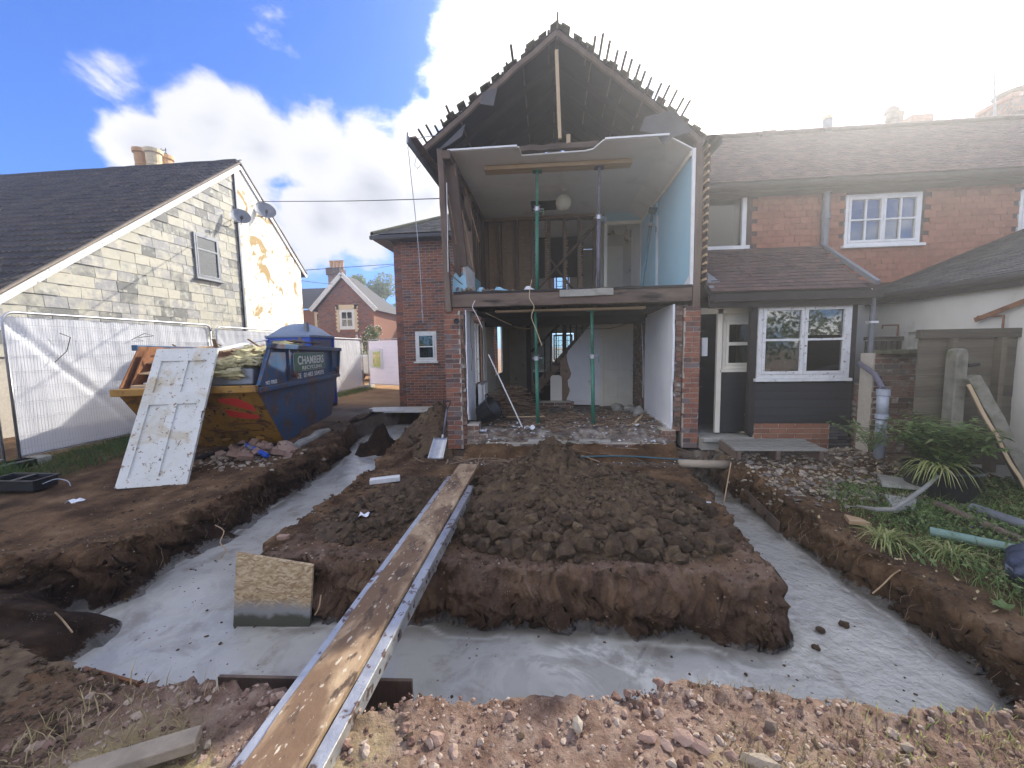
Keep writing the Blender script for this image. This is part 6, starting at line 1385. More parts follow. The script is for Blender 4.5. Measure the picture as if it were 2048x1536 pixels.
# ================================================================== the skip
K = .955; A_ = R(-14.5); axs = Vector((math.sin(A_), math.cos(A_), 0)); rgt = Vector((axs.y, -axs.x, 0))
S0 = CAM + (Vector((-4.68, 6.54, 0)) - CAM) * K; SWID = 1.86
sk = thing('skip', S0 + axs * 1.4 - rgt * .9, 'battered blue and yellow builder\'s skip heaped with rubbish', 'skip')
SP = lambda s, z, o=0.0: S0 + axs * (s * K) + rgt * o + Z_ * (z * K)     # o: out from the right side
prof = [(0, 0), (2.85, -.0), (3.60, .98), (3.85, 1.62), (-.41, 1.72), (-.93, 1.06)]
low = [(0, 0), (2.85, 0), (3.60, .98), (-.93, 1.06)]; upp = [(-.90, 1.06), (3.60, .98), (3.86, 1.62), (-.41, 1.72)]
for side, o in (('right', 0.0), ('left', -SWID * K)):
    m_ = m_skipblue
    mb = MB(); mb.prism([SP(s, z, o) for s, z in low], rgt * (-.012 if side == 'right' else .012)); mb.build('side_panel', m_, sk)
    mb = MB(); mb.prism([SP(s, z, o) for s, z in upp], rgt * (-.012 if side == 'right' else .012)); mb.build('upper_side_panel', m_ if side == 'right' else m_rust, sk)
sd = 1
mb = MB(); mb.bar(SP(-.93, 1.02, .03), SP(3.62, .96, .03), .07, .075); mb.build('side_rail', m_skipblue, sk, bevel=.008)
mb = MB(); mb.bar(SP(-.45, 1.70, .03), SP(3.9, 1.63, .03), .08, .085); mb.build('top_rail', m_skipblue, sk, bevel=.01)
mb = MB(); mb.bar(SP(-.45, 1.70, -SWID * K - .03), SP(3.9, 1.63, -SWID * K - .03), .08, .085); mb.build('top_rail', m_skipblue, sk, bevel=.01)
for s0, s1 in ((.35, .35), (3.1, 3.1), (-.40, -.88)): mb = MB(); mb.bar(SP(s0, 1.66, .022), SP(s1, 1.08, .022), .05, .05, up=rgt); mb.build('stiffener', m_skipblue, sk, bevel=.005)
mb = MB(); mb.bar(SP(3.62, 1.02, .01), SP(3.85, 1.6, .01), .10, .06, up=rgt); mb.build('end_post', m_skipblue, sk, bevel=.006)
for s, z in ((.42, 1.17), (3.2, 1.15)): MB().tube([SP(s, z, .0), SP(s, z, .11)], .045, 14).build('lifting_lug', m_skipblue, sk); MB().tube([SP(s, z, .10), SP(s, z, .12)], .062, 14).build('lug_cap', m_rust, sk)
# end panels
for (s0, z0, s1, z1, nm) in ((0, 0, -.93, 1.06, 'front'), (2.85, 0, 3.60, .98, 'back')):
    mb = MB(); mb.hexa([SP(s0, z0, -SWID * K), SP(s0, z0, 0), SP(s0 + .012, z0, 0), SP(s0 + .012, z0, -SWID * K), SP(s1, z1, -SWID * K), SP(s1, z1, 0), SP(s1 + .012, z1, 0), SP(s1 + .012, z1, -SWID * K)]); mb.build('end_panel', m_skipyel, sk)
mb = MB(); mb.bar(SP(-.95, 1.05, .03), SP(-.95, 1.05, -SWID * K - .03), .09, .10); mb.build('end_rim', m_skipyel, sk, bevel=.01)
mb = MB(); mb.bar(SP(3.62, .99, .03), SP(3.62, .99, -SWID * K - .03), .09, .10); mb.build('end_rim', m_skipyel, sk, bevel=.01)
mb = MB(); mb.hexa([SP(0, 0, -SWID * K), SP(0, 0, 0), SP(2.85, 0, 0), SP(2.85, 0, -SWID * K), SP(0, .01, -SWID * K), SP(0, .01, 0), SP(2.85, .01, 0), SP(2.85, .01, -SWID * K)]); mb.build('floor_plate', m_rust, sk)
EP = lambda a, h, t=.0: SP(0, 0, -a) .lerp(SP(-.93, 1.06, -a), h) + (-axs * .75 - Z_ * .66) * t      # point on the front end, a metres from its right corner, h 0..1 up it
def eplate(name, m, pts, t0, t1, parent=sk): mb = MB(); n_ = len(pts); mb.add([EP(a_, h_, t0) for a_, h_ in pts] + [EP(a_, h_, t1) for a_, h_ in pts], [tuple(range(n_)), tuple(range(2 * n_ - 1, n_ - 1, -1))] + [(i, (i + 1) % n_, (i + 1) % n_ + n_, i + n_) for i in range(n_)]); return mb.build(name, m, parent)
hz_ = eplate('hazard_plate', m_skipyel, [(.14, .48), (.60, .48), (.60, .88), (.14, .88)], .004, .010)
eplate('red_stripe', m_red, [(.57, .68), (.57, .56), (.32, .50), (.16, .50), (.16, .56)], .011, .014, hz_); eplate('red_stripe', m_red, [(.16, .70), (.58, .56), (.58, .74), (.34, .86), (.16, .86)][:0] or [(.57, .86), (.32, .86), (.16, .73), (.16, .62), (.57, .80)], .011, .014, hz_)
for a_ in (.25, .75): eplate('chain_hook', m_skipyel, [(a_, .03), (a_ + .12, .03), (a_ + .12, .16), (a_, .16)], .01, .06)
for a_ in (.72, .80): eplate('latch', m_rust, [(a_, .70), (a_ + .04, .70), (a_ + .05, .98), (a_ - .02, .98)], .006, .03)
for (a_, h_, b_, k_) in ((.55, .40, .10, .40), (.68, .72, .55, .45), (.9, .26, .2, .27)): eplate('weld_seam', m_rust, [(a_, h_), (b_, k_), (b_, k_ + .02), (a_, h_ + .02)], .003, .008)
# sign and lettering on the blue side
def sideplate(name, m, s0, s1, z0, z1, t, parent=sk, r_=.04):
    pts = [(s0 + r_, z0), (s1 - r_, z0), (s1, z0 + r_), (s1, z1 - r_), (s1 - r_, z1), (s0 + r_, z1), (s0, z1 - r_), (s0, z0 + r_)]
    mb = MB(); mb.prism([SP(s, z, t) for s, z in pts], rgt * .006); return mb.build(name, m, parent)
s_bd = sideplate('sign_border', m_letter, .62, 2.58, 1.205, 1.575, .003); s_gr = sideplate('sign_plate', m_signgreen, .635, 2.565, 1.212, 1.568, .010, s_bd)
def lettering(txt, s, z, size, wide, parent, out_=.02, m=m_letter):
    cu = bpy.data.curves.new('lettering', 'FONT'); cu.body = txt; cu.size = size * K; cu.extrude = .0012; cu.align_x = 'LEFT'; cu.offset = size * .018; cu.space_character = 1.05
    cu.materials.append(m); o = bpy.data.objects.new('lettering', cu); COL.objects.link(o); W[o.name] = SP(s, z, out_)
    M3 = basis(axs, Z_, rgt); M3 = Matrix((axs, Z_, axs.cross(Z_))).transposed()
    bpy.context.view_layer.update(); k = wide * K / max(.01, o.dimensions.x)
    me = bpy.data.meshes.new_from_object(o.evaluated_get(bpy.context.evaluated_depsgraph_get())); bpy.data.objects.remove(o); o = bpy.data.objects.new('lettering', me); COL.objects.link(o)
    o.parent = parent; o.location = SP(s, z, out_) - W[parent.name]; o.rotation_euler = M3.to_euler(); o.scale = (k, 1, 1); return o
lettering('CHAMBERS', .80, 1.345, .235, 1.62, s_bd); lettering('RECYCLING', 1.02, 1.235, .105, 1.25, s_bd)
lettering('TE  01483 504595', .74, 1.075, .135, 1.70, sk, .008); lettering('NO FIRES', -.60, 1.075, .085, .42, sk, .008)
sb = MB(); mm_ = [(-.85, .25), (-.1, .62)]
# rubbish in the skip
def skipt(s, z, a_): return SP(s, z, -a_)
for (p, q_, w_, h_, m_, lab) in (
    (skipt(-.62, 1.30, 1.60), skipt(2.2, 1.62, 1.2), .22, .022, m_pine, 'orange tinted pine board end sticking out at the left of the skip'),
    (skipt(-.5, 1.24, 1.35), skipt(1.6, 1.5, 1.0), .26, .018, m_white, 'white painted board in the skip under the pine board'),
    (skipt(-.66, 1.15, 1.50), skipt(1.2, 1.3, .8), .30, .02, m_paper, 'pale broken panel near the left rim of the skip'),
    (skipt(-.84, 1.12, 1.62), skipt(-.80, 1.13, .80), .08, .05, m_pinev, 'squared pale timber lying along the front rim of the skip'),
    (skipt(-.2, 1.55, 1.2), skipt(1.7, 1.86, .9), .20, .02, m_white, 'long white board on top of the skip load'),
    (skipt(.0, 1.62, .9), skipt(1.9, 1.80, .35), .16, .02, m_lath, 'thin brown board on top of the skip load near the wool'),
    (skipt(1.3, 1.82, .3), skipt(2.9, 1.78, .2), .10, .02, m_timber, 'dark batten lying along the right edge of the skip top'),
    (skipt(1.9, 1.84, .45), skipt(3.2, 1.78, .3), .08, .02, m_lath, 'splintered batten at the back of the skip load'),
    (skipt(-.45, 1.45, 1.55), skipt(.9, 1.72, 1.5), .24, .02, m_plank, 'muddy board at the far left of the skip load')):
    solo(MB().bar(p, q_, w_, h_, seg=3, wob=.006), 'scrap_board', m_, lab, 'board', 'boards thrown in the skip', bevel=.003)
mb = MB(); mb.prism([SP(-.85, 1.02, -1.68), SP(-.45, 1.62, -1.68), SP(.9, 1.66, -1.68), SP(.9, 1.02, -1.68)], -rgt * .015); mb.build('inner_lining', m_rust, sk)
gb = thing('grey_tank', skipt(-.55, 1.06, .60), 'grey metal tank lying on the front rim of the skip load', 'metal tank')
p = [skipt(-.78, 1.10, .74), skipt(-.78, 1.10, .10), skipt(.35, 1.12, .06), skipt(.35, 1.12, .75)]; p2 = [v + Z_ * .24 + axs * .05 for v in p]; p2[1] += -Z_ * .0; mb = MB(); mb.hexa(p + p2); mb.build('tank_body', m_lead, gb, bevel=.02); MB().bar(p2[0].lerp(p2[1], .5) + Z_ * .01, p2[3].lerp(p2[2], .5) + Z_ * .01, .04, .02).build('tank_seam', m_lead, gb)
mb = MB(); mb.hexa([skipt(-.3, .9, 1.62), skipt(-.3, .9, .06), skipt(3.5, .9, .06), skipt(3.5, .9, 1.62), skipt(-.2, 1.35, 1.62), skipt(-.2, 1.30, .06), skipt(3.5, 1.5, .06), skipt(3.5, 1.5, 1.62)]); solo(mb, 'rubble_load', m_debris, 'broken rubble filling the skip below the boards', 'rubble', kind='stuff')
def woolheap(cs, label):
    mb = MB(); r_ = random.Random(3)
    for (s, z, a_, sx1, sy1, sz1) in cs:
        c = skipt(s, z, a_); b = rockvar(r_.randint(0, 9999), 4, 1, .35); ph = r_.uniform(0, 6)
        vs = []
        for v in b.v:
            v = Vector(v); k = 1 + .18 * math.sin(v.x * 9 + ph) * math.sin(v.y * 8) + .12 * math.sin(v.z * 17 + v.x * 11) + .07 * math.sin(v.x * 31 + v.z * 23) * math.sin(v.y * 29 + ph) + r_.uniform(-.03, .03); v = v * k
            vs.append(c + axs * (v.x * sx1) + rgt * (v.y * sy1) + Z_ * (v.z * sz1))
        mb.add(vs, b.f)
    return solo(mb, 'insulation_wool', m_wool, label, 'insulation', smooth=True)
woolheap([(-.35, 1.46, .35, .34, .25, .12), (.1, 1.54, .30, .4, .25, .13), (-.6, 1.38, .50, .22, .22, .11), (.6, 1.60, .28, .42, .22, .12), (1.1, 1.66, .30, .45, .25, .12), (1.5, 1.70, .35, .35, .22, .09), (-.15, 1.40, .62, .3, .16, .12), (-.78, 1.27, .40, .15, .2, .07), (.4, 1.60, .55, .3, .2, .10), (.85, 1.62, .12, .3, .14, .1)], 'tangled yellow glass wool insulation piled on the skip')
mb = MB()
for i in range(70):
    s = random.uniform(-.6, 3.2); a_ = random.uniform(.1, 1.6); c = skipt(s, 1.5 + random.uniform(0, .25), a_); d = Vector((random.uniform(-1, 1), random.uniform(-1, 1), random.uniform(-.2, .5))).normalized() * random.uniform(.08, .3)
    mb.rn = random.random(); mb.bar(c, c + d, random.uniform(.02, .06), .012)
solo(mb, 'skip_litter', m_lath, 'splinters and offcuts strewn over the skip load', 'debris', kind='stuff')
# the panelled door leaning against the skip
dl0, dr0 = Vector((-5.23, 4.2, .0)), Vector((-4.49, 4.41, .0)); dt = Vector((-5.45, 5.16, 1.68))
wv = (dr0 - dl0).normalized(); hv = (dt - dl0); hv = (hv - wv * hv.dot(wv)); hL = hv.length; hv.normalize(); nv = wv.cross(hv); nv = nv if nv.y < 0 else -nv
zb = gz(-4.9, 4.3); dl0.z = zb + .01
DP = lambda a_, z, t: dl0 + wv * a_ + hv * (hL - z) + nv * t
ldoor = thing('leaning_door', dl0 + wv * .38, 'old white panelled door leaning against the front of the skip', 'door')
paneldoor(ldoor, DP, m_door, .77, hL, .042, name='door_leaf', handle=False)
MB().bar(DP(.765, hL * .5, .002), DP(.765, hL * .5 + .10, .002), .02, .004, up=wv).build('keyhole_plate', m_dark, ldoor)
# toilet cabin behind
tx0, tx1, ty0, ty1 = -7.42, -6.25, 9.95, 11.1
tl_ = thing('portable_toilet', ((tx0 + tx1) / 2, (ty0 + ty1) / 2, 0), 'blue plastic portable toilet with grey domed roof behind the skip', 'portable toilet')
MB().box((tx0, ty0, .08), (tx1, ty1, 2.02)).build('cabin', m_loo, tl_, bevel=.03); MB().box((tx0 - .02, ty0 - .02, .0), (tx1 + .02, ty1 + .02, .10)).build('base', m_blackpl, tl_)
for a_, b_ in (((tx0 + .10, ty0 - .015, 1.70), (tx1 - .12, ty0 + .01, 1.90)), ((tx1 - .01, ty0 + .12, 1.66), (tx1 + .015, ty1 - .12, 1.90))): MB().box(a_, b_).build('vent_panel', m_steelp, tl_, bevel=.01)
for (x_, y_) in ((tx0, ty0), (tx1, ty0), (tx1, ty1)): MB().box((x_ - .03, y_ - .03, .1), (x_ + .03, y_ + .03, 2.0)).build('corner_post', m_loo, tl_, bevel=.01)
mb = MB(); cx_, cy_ = (tx0 + tx1) / 2, (ty0 + ty1) / 2
def dome(s, t): 
    u_ = s * 2 - 1; v_ = t * 2 - 1; return Vector((cx_ + u_ * (tx1 - tx0) * .53, cy_ + v_ * (ty1 - ty0) * .53, 2.0 + .34 * max(0, (1 - abs(u_) ** 2.4)) ** .8 * max(0, (1 - abs(v_) ** 3.0)) ** .8 + (.02 * math.cos(v_ * 22) * (1 - u_ * u_) * (1 - v_ * v_))))
mb.grid(dome, 24, 28); mb.build('domed_roof', m_looroof, tl_, smooth=True); MB().box((tx0 - .04, ty0 - .04, 1.97), (tx1 + .04, ty1 + .04, 2.03)).build('roof_rim', m_looroof, tl_, bevel=.01)
MB().tube([(tx1 - .15, ty0 + .15, 2.1), (tx1 - .15, ty0 + .15, 2.36)], .06, 12).build('vent_pipe', m_lead, tl_)

# ================================================================== rubble beside the skip
random.seed(21)
bp = at(520, 905, Z=.05); T = []
brk = [boxvar(.215, .1025, .065, .006, 50 + i) for i in range(4)]
labs = ['pinkish brick on top of the rubble heap by the skip', 'tilted brick at the left of the rubble heap']
hp_ = thing('brick_rubble', (bp.x, bp.y, gz(bp.x, bp.y)), 'small heap of broken pink bricks and mortar lumps by the skip', 'brick heap')
for i in range(34):
    x = bp.x + random.gauss(0, .25); y = bp.y + random.gauss(0, .22); r2 = ((x - bp.x) ** 2 + (y - bp.y) ** 2); z = max(gz(x, y), -.1) + .04 + .17 * math.exp(-r2 / .06) * random.random()
    T.append((Vector((x, y, z)), Euler((random.uniform(-.6, .6), random.uniform(-.6, .6), random.uniform(0, 3.14))).to_matrix(), (random.uniform(.5, 1), 1, 1)))
pieces('brick', hp_, brk, m_pinkstone, T, 60)
sc_ground('rubble_crumbs', 1500, -5.4, -3.7, 4.9, 6.2, .006, .05, m_stone, lambda x, y, d: np.exp(-((x + 4.6) ** 2 + (y - 5.5) ** 2) / .25), power=2.4)
ct = thing('gas_canister', (bp.x, bp.y - .05, .2), 'blue cylindrical canister lying on the brick rubble', 'canister')
c0, c1 = at(490, 888, Y=bp.y - .08), at(535, 912, Y=bp.y - .22); d_ = (c1 - c0).normalized()
MB().tube([c0 + d_ * .04, c0 + d_ * .05, c1 - d_ * .01, c1], [.030, .038, .038, .034], 16).build('can_body', m_loo, ct, smooth=False); MB().tube([c0, c0 + d_ * .04], [.012, .03], 12).build('nozzle', m_galv, ct); MB().tube([c0 + d_ * .10, c0 + d_ * .20], .0385, 16).build('label_band', m_lead, ct)
solo(MB().bar(at(388, 918, Z=.06), at(498, 884, Z=.12), .10, .03), 'dark_plank', m_dark, 'dark narrow plank lying behind the rubble under the skip', 'board', bevel=.003)
l0, l1 = at(590, 893, Z=.06), at(655, 862, Z=.06)
mb = MB(); mb.tube([l0.lerp(l1, k / 6) + Vector((random.uniform(-.02, .02), 0, random.uniform(-.02, .02))) for k in range(7)], [.06, .075, .08, .07, .08, .07, .05], 9); solo(mb, 'concrete_lump', m_concrete, 'long rough lump of old concrete at the trench edge beside the skip', 'concrete')
cable([at(560, 890, Z=.06), at(585, 884, Z=.08), at(606, 868, Z=.12)], .008, m_rust, 'rusty bent rod below the blue side of the skip', 'rod', 'bent_rod', 10)
# white door bridging the far trench
d0 = at(722, 832, Z=.02); d1 = at(846, 824, Z=.02)
solo(MB().hexa([Vector((-4.85, 9.55, .02)), Vector((-3.05, 9.62, .03)), Vector((-3.05, 10.35, .03)), Vector((-4.75, 10.30, .02)), Vector((-4.85, 9.55, .065)), Vector((-3.05, 9.62, .075)), Vector((-3.05, 10.35, .075)), Vector((-4.75, 10.30, .065))]), 'bridging_door', m_door, 'old pale door laid flat over the far trench by the brick house', 'door', bevel=.004)
solo(MB().bar(Vector((-5.4, 9.2, .05)), Vector((-4.3, 9.6, .05)), .22, .03), 'loose_board', m_stone, 'worn board lying on the ground left of the far trench', 'board', bevel=.003)
# black crate and weeds at the left edge
cr_ = thing('black_crate', at(48, 975, Z=0), 'dark plastic crate part buried at the far left by the fence', 'crate')
c = at(48, 975, Z=0); mb = MB()
for (a_, b_) in (((-.26, -.14, 0), (.26, -.125, .12)), ((-.26, .125, 0), (.26, .14, .12)), ((-.26, -.125, 0), (-.245, .125, .12)), ((.245, -.125, 0), (.26, .125, .12)), ((-.245, -.125, .0), (.245, .125, .015))): mb.box(a_, b_)
xf(mb, Matrix.Rotation(.15, 3, 'Z') @ Matrix.Rotation(.05, 3, 'Y'), c).build('crate_body', m_blackpl, cr_, bevel=.01)
mb = MB(); mb.box((-.28, -.16, .115), (.28, -.13, .135)); mb.box((-.28, .13, .115), (.28, .16, .135)); mb.box((-.28, -.13, .115), (-.25, .13, .135)); mb.box((.25, -.13, .115), (.28, .13, .135)); mb.box((-.03, -.13, .115), (.03, .13, .13)); xf(mb, Matrix.Rotation(.15, 3, 'Z') @ Matrix.Rotation(.05, 3, 'Y'), c).build('crate_rim', m_blackpl, cr_, bevel=.004)
cable([at(85, 968, Z=.06), at(112, 958, Z=.10), at(135, 962, Z=.08), at(141, 972, Z=.02)], .006, m_greypvc, 'bent grey wire sticking up beside the black crate', 'wire', 'bent_wire', 12)

# ================================================================== temporary fencing
def heras(p0, p1, h, label, m, fold=0.0, z0=.10, sheet=True, side=1, cells=.037, tall=True, group='temporary fence panels'):
    p0, p1 = Vector(p0), Vector(p1); d = p1 - p0; L_ = d.length; d.normalize(); n_ = Vector((d.y, -d.x, 0)) * side
    t = thing('temporary_fence', p0.lerp(p1, .5), label, 'temporary fence', group); r_ = .019; c_ = .14
    P = lambda a_, z: p0 + d * a_ + Z_ * z
    arc = lambda ca, cz, s0, s1: [P(ca + c_ * math.cos(x), cz + c_ * math.sin(x)) for x in np.linspace(s0, s1, 6)]
    path = [P(0, z0), P(0, z0 + h - c_)] + arc(c_, z0 + h - c_, math.pi, math.pi / 2) + arc(L_ - c_, z0 + h - c_, math.pi / 2, 0) + [P(L_, z0 + h - c_), P(L_, z0)]
    MB().tube(path, r_, 8).build('tube_frame', m_galv, t, smooth=True); MB().tube([P(0, z0 + .06), P(L_, z0 + .06)], .016, 8).build('bottom_tube', m_galv, t)
    wmb = MB(); k = int(L_ / cells)
    for i in range(1, k): a_ = i * L_ / k; wmb.tube([P(a_, z0 + .06) - n_ * .0, P(a_, z0 + h - .02)], .0017, 3, cap=False)
    for j in range(9): z = z0 + .16 + j * (h - .2) / 8.6; wmb.tube([P(0, z), P(L_, z)], .0022, 3, cap=False)
    w_ = wmb.build('wire_mesh', m_galv, t); w_['kind'] = 'stuff'
    if sheet:
        def S(u, v):
            a_ = u * L_ * .985 + .01; z = z0 + .03 + v * (h - .09)
            off = .012 * math.sin(a_ * 9 + v * 3) + .016 * math.sin(a_ * 4.3 + 1) * math.sin(v * 7)
            # sag folds from the upper near corner downwards
            if fold:
                s = (a_ / L_) ; ln_ = v - (1 - s * 1.9); off += fold * math.exp(-(ln_ / .07) ** 2) * math.cos(ln_ * 30) * (1 - s) + .35 * fold * math.exp(-((v - (1 - s * 1.2)) / .06) ** 2) * (1 - s)
                off += .010 * math.sin(a_ * 31 + v * 9) * v
            return P(a_, z) - n_ * (.035 + off * .6)
        sh_ = MB().grid(S, 90, 44); sh_.build('sheet', m, t, smooth=True)
    for a_ in (0.0, L_):
        q = P(a_, 0); MB().box((q.x - .11, q.y - .30, q.z - .02), (q.x + .11, q.y + .30, q.z + .11)).build('concrete_foot', m_concrete, t, bevel=.02)
    return t
FX_ = -7.65
fa = heras((FX_, 4.97, 0), (FX_, 8.45, 0), 2.13, 'long white sheeted temporary fence panel at the left, its sheet creased by the near corner', m_sheet, fold=.10, z0=.10, side=1)
for y_, z_ in ((5.6, 1.95), (6.9, 1.95)):
    mb = MB(); c = Vector((FX_ + .03, y_, z_)); mb.tube([c, c + Vector((.02, .12, -.06)), c + Vector((.02, .05, -.28)), c + Vector((.02, -.12, -.45))] if y_ < 6 else [c + Vector((0, -.22, -.08)), c + Vector((.02, .0, .04)), c + Vector((.02, .18, .0)), c + Vector((0, -.1, -.04))], .006, 5); mb.build('tie_cable', m_dark, fa)
heras((FX_, 8.60, 0), (FX_, 12.0, 0), 2.1, 'second white sheeted fence panel running on behind the skip', m_sheet, fold=.02)
heras((FX_ - .3, 1.3, 0), (FX_, 4.80, 0), 2.13, 'white sheeted fence panel leaving the picture at the left edge', m_sheet, fold=.05)
heras((-7.45, 12.3, 0), (-7.62, 15.7, 0), 1.95, 'white sheeted fence panel beyond the toilet, half in shadow', m_sheet, fold=.03)
heras((-7.80, 16.6, 0), (-5.2, 15.3, 0), 1.95, 'lilac tinted fence panel with a faded poster beside the brick house', m_lilac)
pf = thing('poster', (-7.05, 16.1, .9), 'faded colourful poster fixed on the lilac fence panel', 'poster'); d_ = (Vector((-5.2, 15.3, 0)) - Vector((-7.8, 16.6, 0))).normalized(); o_ = Vector((-7.8, 16.6, 0)) + Vector((d_.y, -d_.x, 0)) * .06
mb = MB(); mb.prism([o_ + d_ * a_ + Z_ * z for a_, z in ((.12, .85), (1.0, .80), (1.0, 1.65), (.12, 1.60))], Vector((d_.y, -d_.x, 0)) * .01); mb.build('poster_sheet', m_paper, pf)
mb = MB(); mb.prism([o_ + d_ * a_ + Z_ * z + Vector((d_.y, -d_.x, 0)) * .012 for a_, z in ((.4, .9), (.85, .88), (.85, 1.55), (.4, 1.5))], Vector((d_.y, -d_.x, 0)) * .004); mb.build('poster_picture', m_poster, pf)

# ================================================================== far houses, tree, bush, wires
fh = thing('gabled_house', (-12.6, 24, 0), 'distant red brick gabled house with stone dressed sash window', 'house')
YH = 24.0; FW0, FW1 = -14.38, -10.78; apx = Vector((-12.62, YH - .25, 6.25))
op = ((1.38, 2.36, 2.95, 4.13),)
wallbody(fh, (FW0, YH, 0), X_, -Y_, FW1 - FW0, 4.25, m_brickorange, .2, 0, openings=op, name='front_wall')
mb = MB(); mb.prism([(FW0, YH, 4.25), (FW1, YH, 4.25), (-12.62, YH, 6.0)], (0, .2, 0)); mb.build('gable', m_brickorange, fh)
T = []
for r in range(66):
    z = .95 + r * .076
    hw = 99 if z < 4.25 else (6.0 - z) / 1.75 * 1.76
    x = FW0 + (.11 if r % 2 else 0)
    while x < FW1 - .2:
        x1_ = x + .215
        if abs((x + x1_) / 2 + 12.62) < hw - .1 and not (FW0 + 1.2 < (x + x1_) / 2 < FW0 + 2.55 and 2.8 < z < 4.35): T.append(((x + .1075, YH - .008, z + .034), None, (.21, .02, .066)))
        x += .225
pieces('brick', fh, UNITB, m_brick, T, 290)
slab('side_wall', m_brickorange, (FW1 - .2, YH + .2, 0), (FW1, 28.6, 4.05), fh)
for i in range(14):
    z = 2.75 + i * .12
    if i % 2: slab('stone_quoin', m_creampot, (FW0 + 1.15, YH - .03, z), (FW0 + 1.37, YH - .0, z + .115), fh); slab('stone_quoin', m_creampot, (FW0 + 2.37, YH - .03, z), (FW0 + 2.60, YH - .0, z + .115), fh)
    else: slab('stone_quoin', m_creampot, (FW0 + 1.22, YH - .03, z), (FW0 + 1.37, YH - .0, z + .115), fh); slab('stone_quoin', m_creampot, (FW0 + 2.37, YH - .03, z), (FW0 + 2.52, YH - .0, z + .115), fh)
slab('stone_lintel', m_creampot, (FW0 + 1.15, YH - .03, 4.14), (FW0 + 2.60, YH, 4.42), fh); slab('stone_band', m_creampot, (FW0 + .9, YH - .03, 1.75), (FW0 + 2.9, YH, 2.0), fh)
window(fh, (FW0 + 1.38, YH, 2.95), X_, -Y_, .98, 1.18, m_white, rows=2, fr=.09, bar=.05, back=.6, out=.02, cols=2)
window(fh, (FW0 + 1.5, YH - .02, .75), X_, -Y_, 1.1, 1.0, m_white, rows=2, fr=.09, bar=.05, out=.02)
for s in (-1, 1):
    a_ = apx; b_ = Vector((-12.62 + s * 2.12, YH - .25, 4.02 if s > 0 else 4.1)); bar('bargeboard', m_flaky, a_, b_, .06, .26, up=Vector((0, 0, 1)), parent=fh)
rdg = Vector((-12.6, 25.6, 6.25)); mb = MB(); mb.add([apx, rdg, Vector((-10.4, 28.8, 3.98)), Vector((-10.5, YH - .3, 4.02))], [(0, 1, 2, 3)]); mb.add([rdg, Vector((-14.8, 28.8, 4.0)), Vector((-10.4, 28.8, 3.98))], [(0, 1, 2)]); mb.add([apx, rdg, Vector((-14.8, 28.8, 4.0)), Vector((-14.8, YH - .3, 4.1))], [(0, 1, 2, 3)]); mb.build('roof', m_greytile, fh)
slab('side_block_wall', m_brickorange, (-20, 25.2, 0), (FW0 + .1, 25.4, 4.3), fh)
window(fh, (-15.35, 25.2, 2.9), X_, -Y_, 1.0, 1.3, m_creampot, rows=2, fr=.1, bar=.05, back=.5, out=.03)
mb = MB(); mb.add([(-20, 24.9, 4.35), (FW0 + 1.0, 24.9, 4.35), (FW0 + 1.0, 27.2, 6.0), (-20, 27.2, 6.0)], [(0, 1, 2, 3)]); mb.build('roof', m_greytile, fh)
cc = at(671, 560, Y=25.2); slab('chimney_stack', m_brickold, (cc.x - .38, 25.0, 4.8), (cc.x + .38, 25.6, 6.75), fh); slab('chimney_crown', m_brickold, (cc.x - .46, 24.9, 6.45), (cc.x + .46, 25.7, 6.9), fh)
for i in range(4): pot(fh, (cc.x - .28 + i * .24, 25.3, 6.9), .12, .5, m_pot)
cc = at(780, 640, Y=29); slab('extension', m_brickold, (-11.6, 29, 0), (-7.5, 31, at(780, 627, Y=29).z), fh)
window(fh, (at(788, 660, Y=29).x, 29, at(788, 660, Y=29).z), X_, -Y_, .95, .85, m_white, rows=1, cols=2, fr=.08, bar=.05, back=.5, out=.03)
MB().tube([(FW1 + .6, 28.5, 1), (FW1 + .6, 28.5, 4)], .05, 8).build('downpipe', m_lead, fh)
def leafcloud(mb, c, rad, n, size, rnd_, flat=.0, shell=.55):
    c = Vector(c)
    for i in range(n):
        d = Vector((rnd_.gauss(0, 1), rnd_.gauss(0, 1), rnd_.gauss(0, 1))).normalized(); rr_ = (shell + (1 - shell) * rnd_.random() ** .6)
        p = c + Vector((d.x * rad[0], d.y * rad[1], d.z * rad[2])) * rr_
        n_ = (d + Vector((rnd_.gauss(0, .6), rnd_.gauss(0, .6), rnd_.gauss(0, .6)))).normalized(); u_ = n_.orthogonal().normalized(); u_ = (Matrix.Rotation(rnd_.uniform(0, 6.28), 3, n_) @ u_); v_ = n_.cross(u_); s = size * rnd_.uniform(.6, 1.3)
        mb.rn = rnd_.random(); mb.add([p - u_ * s, p - v_ * s * .5, p + u_ * s, p + v_ * s * .5 + n_ * s * .15], [(0, 1, 2, 3)])
def tree(loc, h, r_, n, size, m, label, clumps, seed, name='tree'):
    rd = random.Random(seed); t = thing(name, loc, label, 'tree'); base_ = Vector(loc); tr_ = MB(); tr_.tube([base_, base_ + Vector((.1, 0, h * .3)), base_ + Vector((0, .1, h * .6))], [.3, .22, .10], 8); lf = MB()
    for i in range(clumps):
        a_ = rd.uniform(0, 6.28); q_ = rd.random() ** .5 * r_; z = h * rd.uniform(.38, .95); q_ *= math.sqrt(max(.1, 1 - ((z / h - .6) / .45) ** 2)); c = base_ + Vector((q_ * math.cos(a_), q_ * math.sin(a_), z)); cr = r_ * rd.uniform(.20, .38)
        tr_.tube([base_ + Vector((0, 0, h * .35)), base_.lerp(c, .6) + Vector((0, 0, h * .15)), c], [.09, .05, .02], 5); leafcloud(lf, c, (cr, cr, cr * .75), n // clumps, size, rd)
    tr_.build('trunk', m_timber, t); lf.build('crown', m, t)['kind'] = 'stuff'
    return t
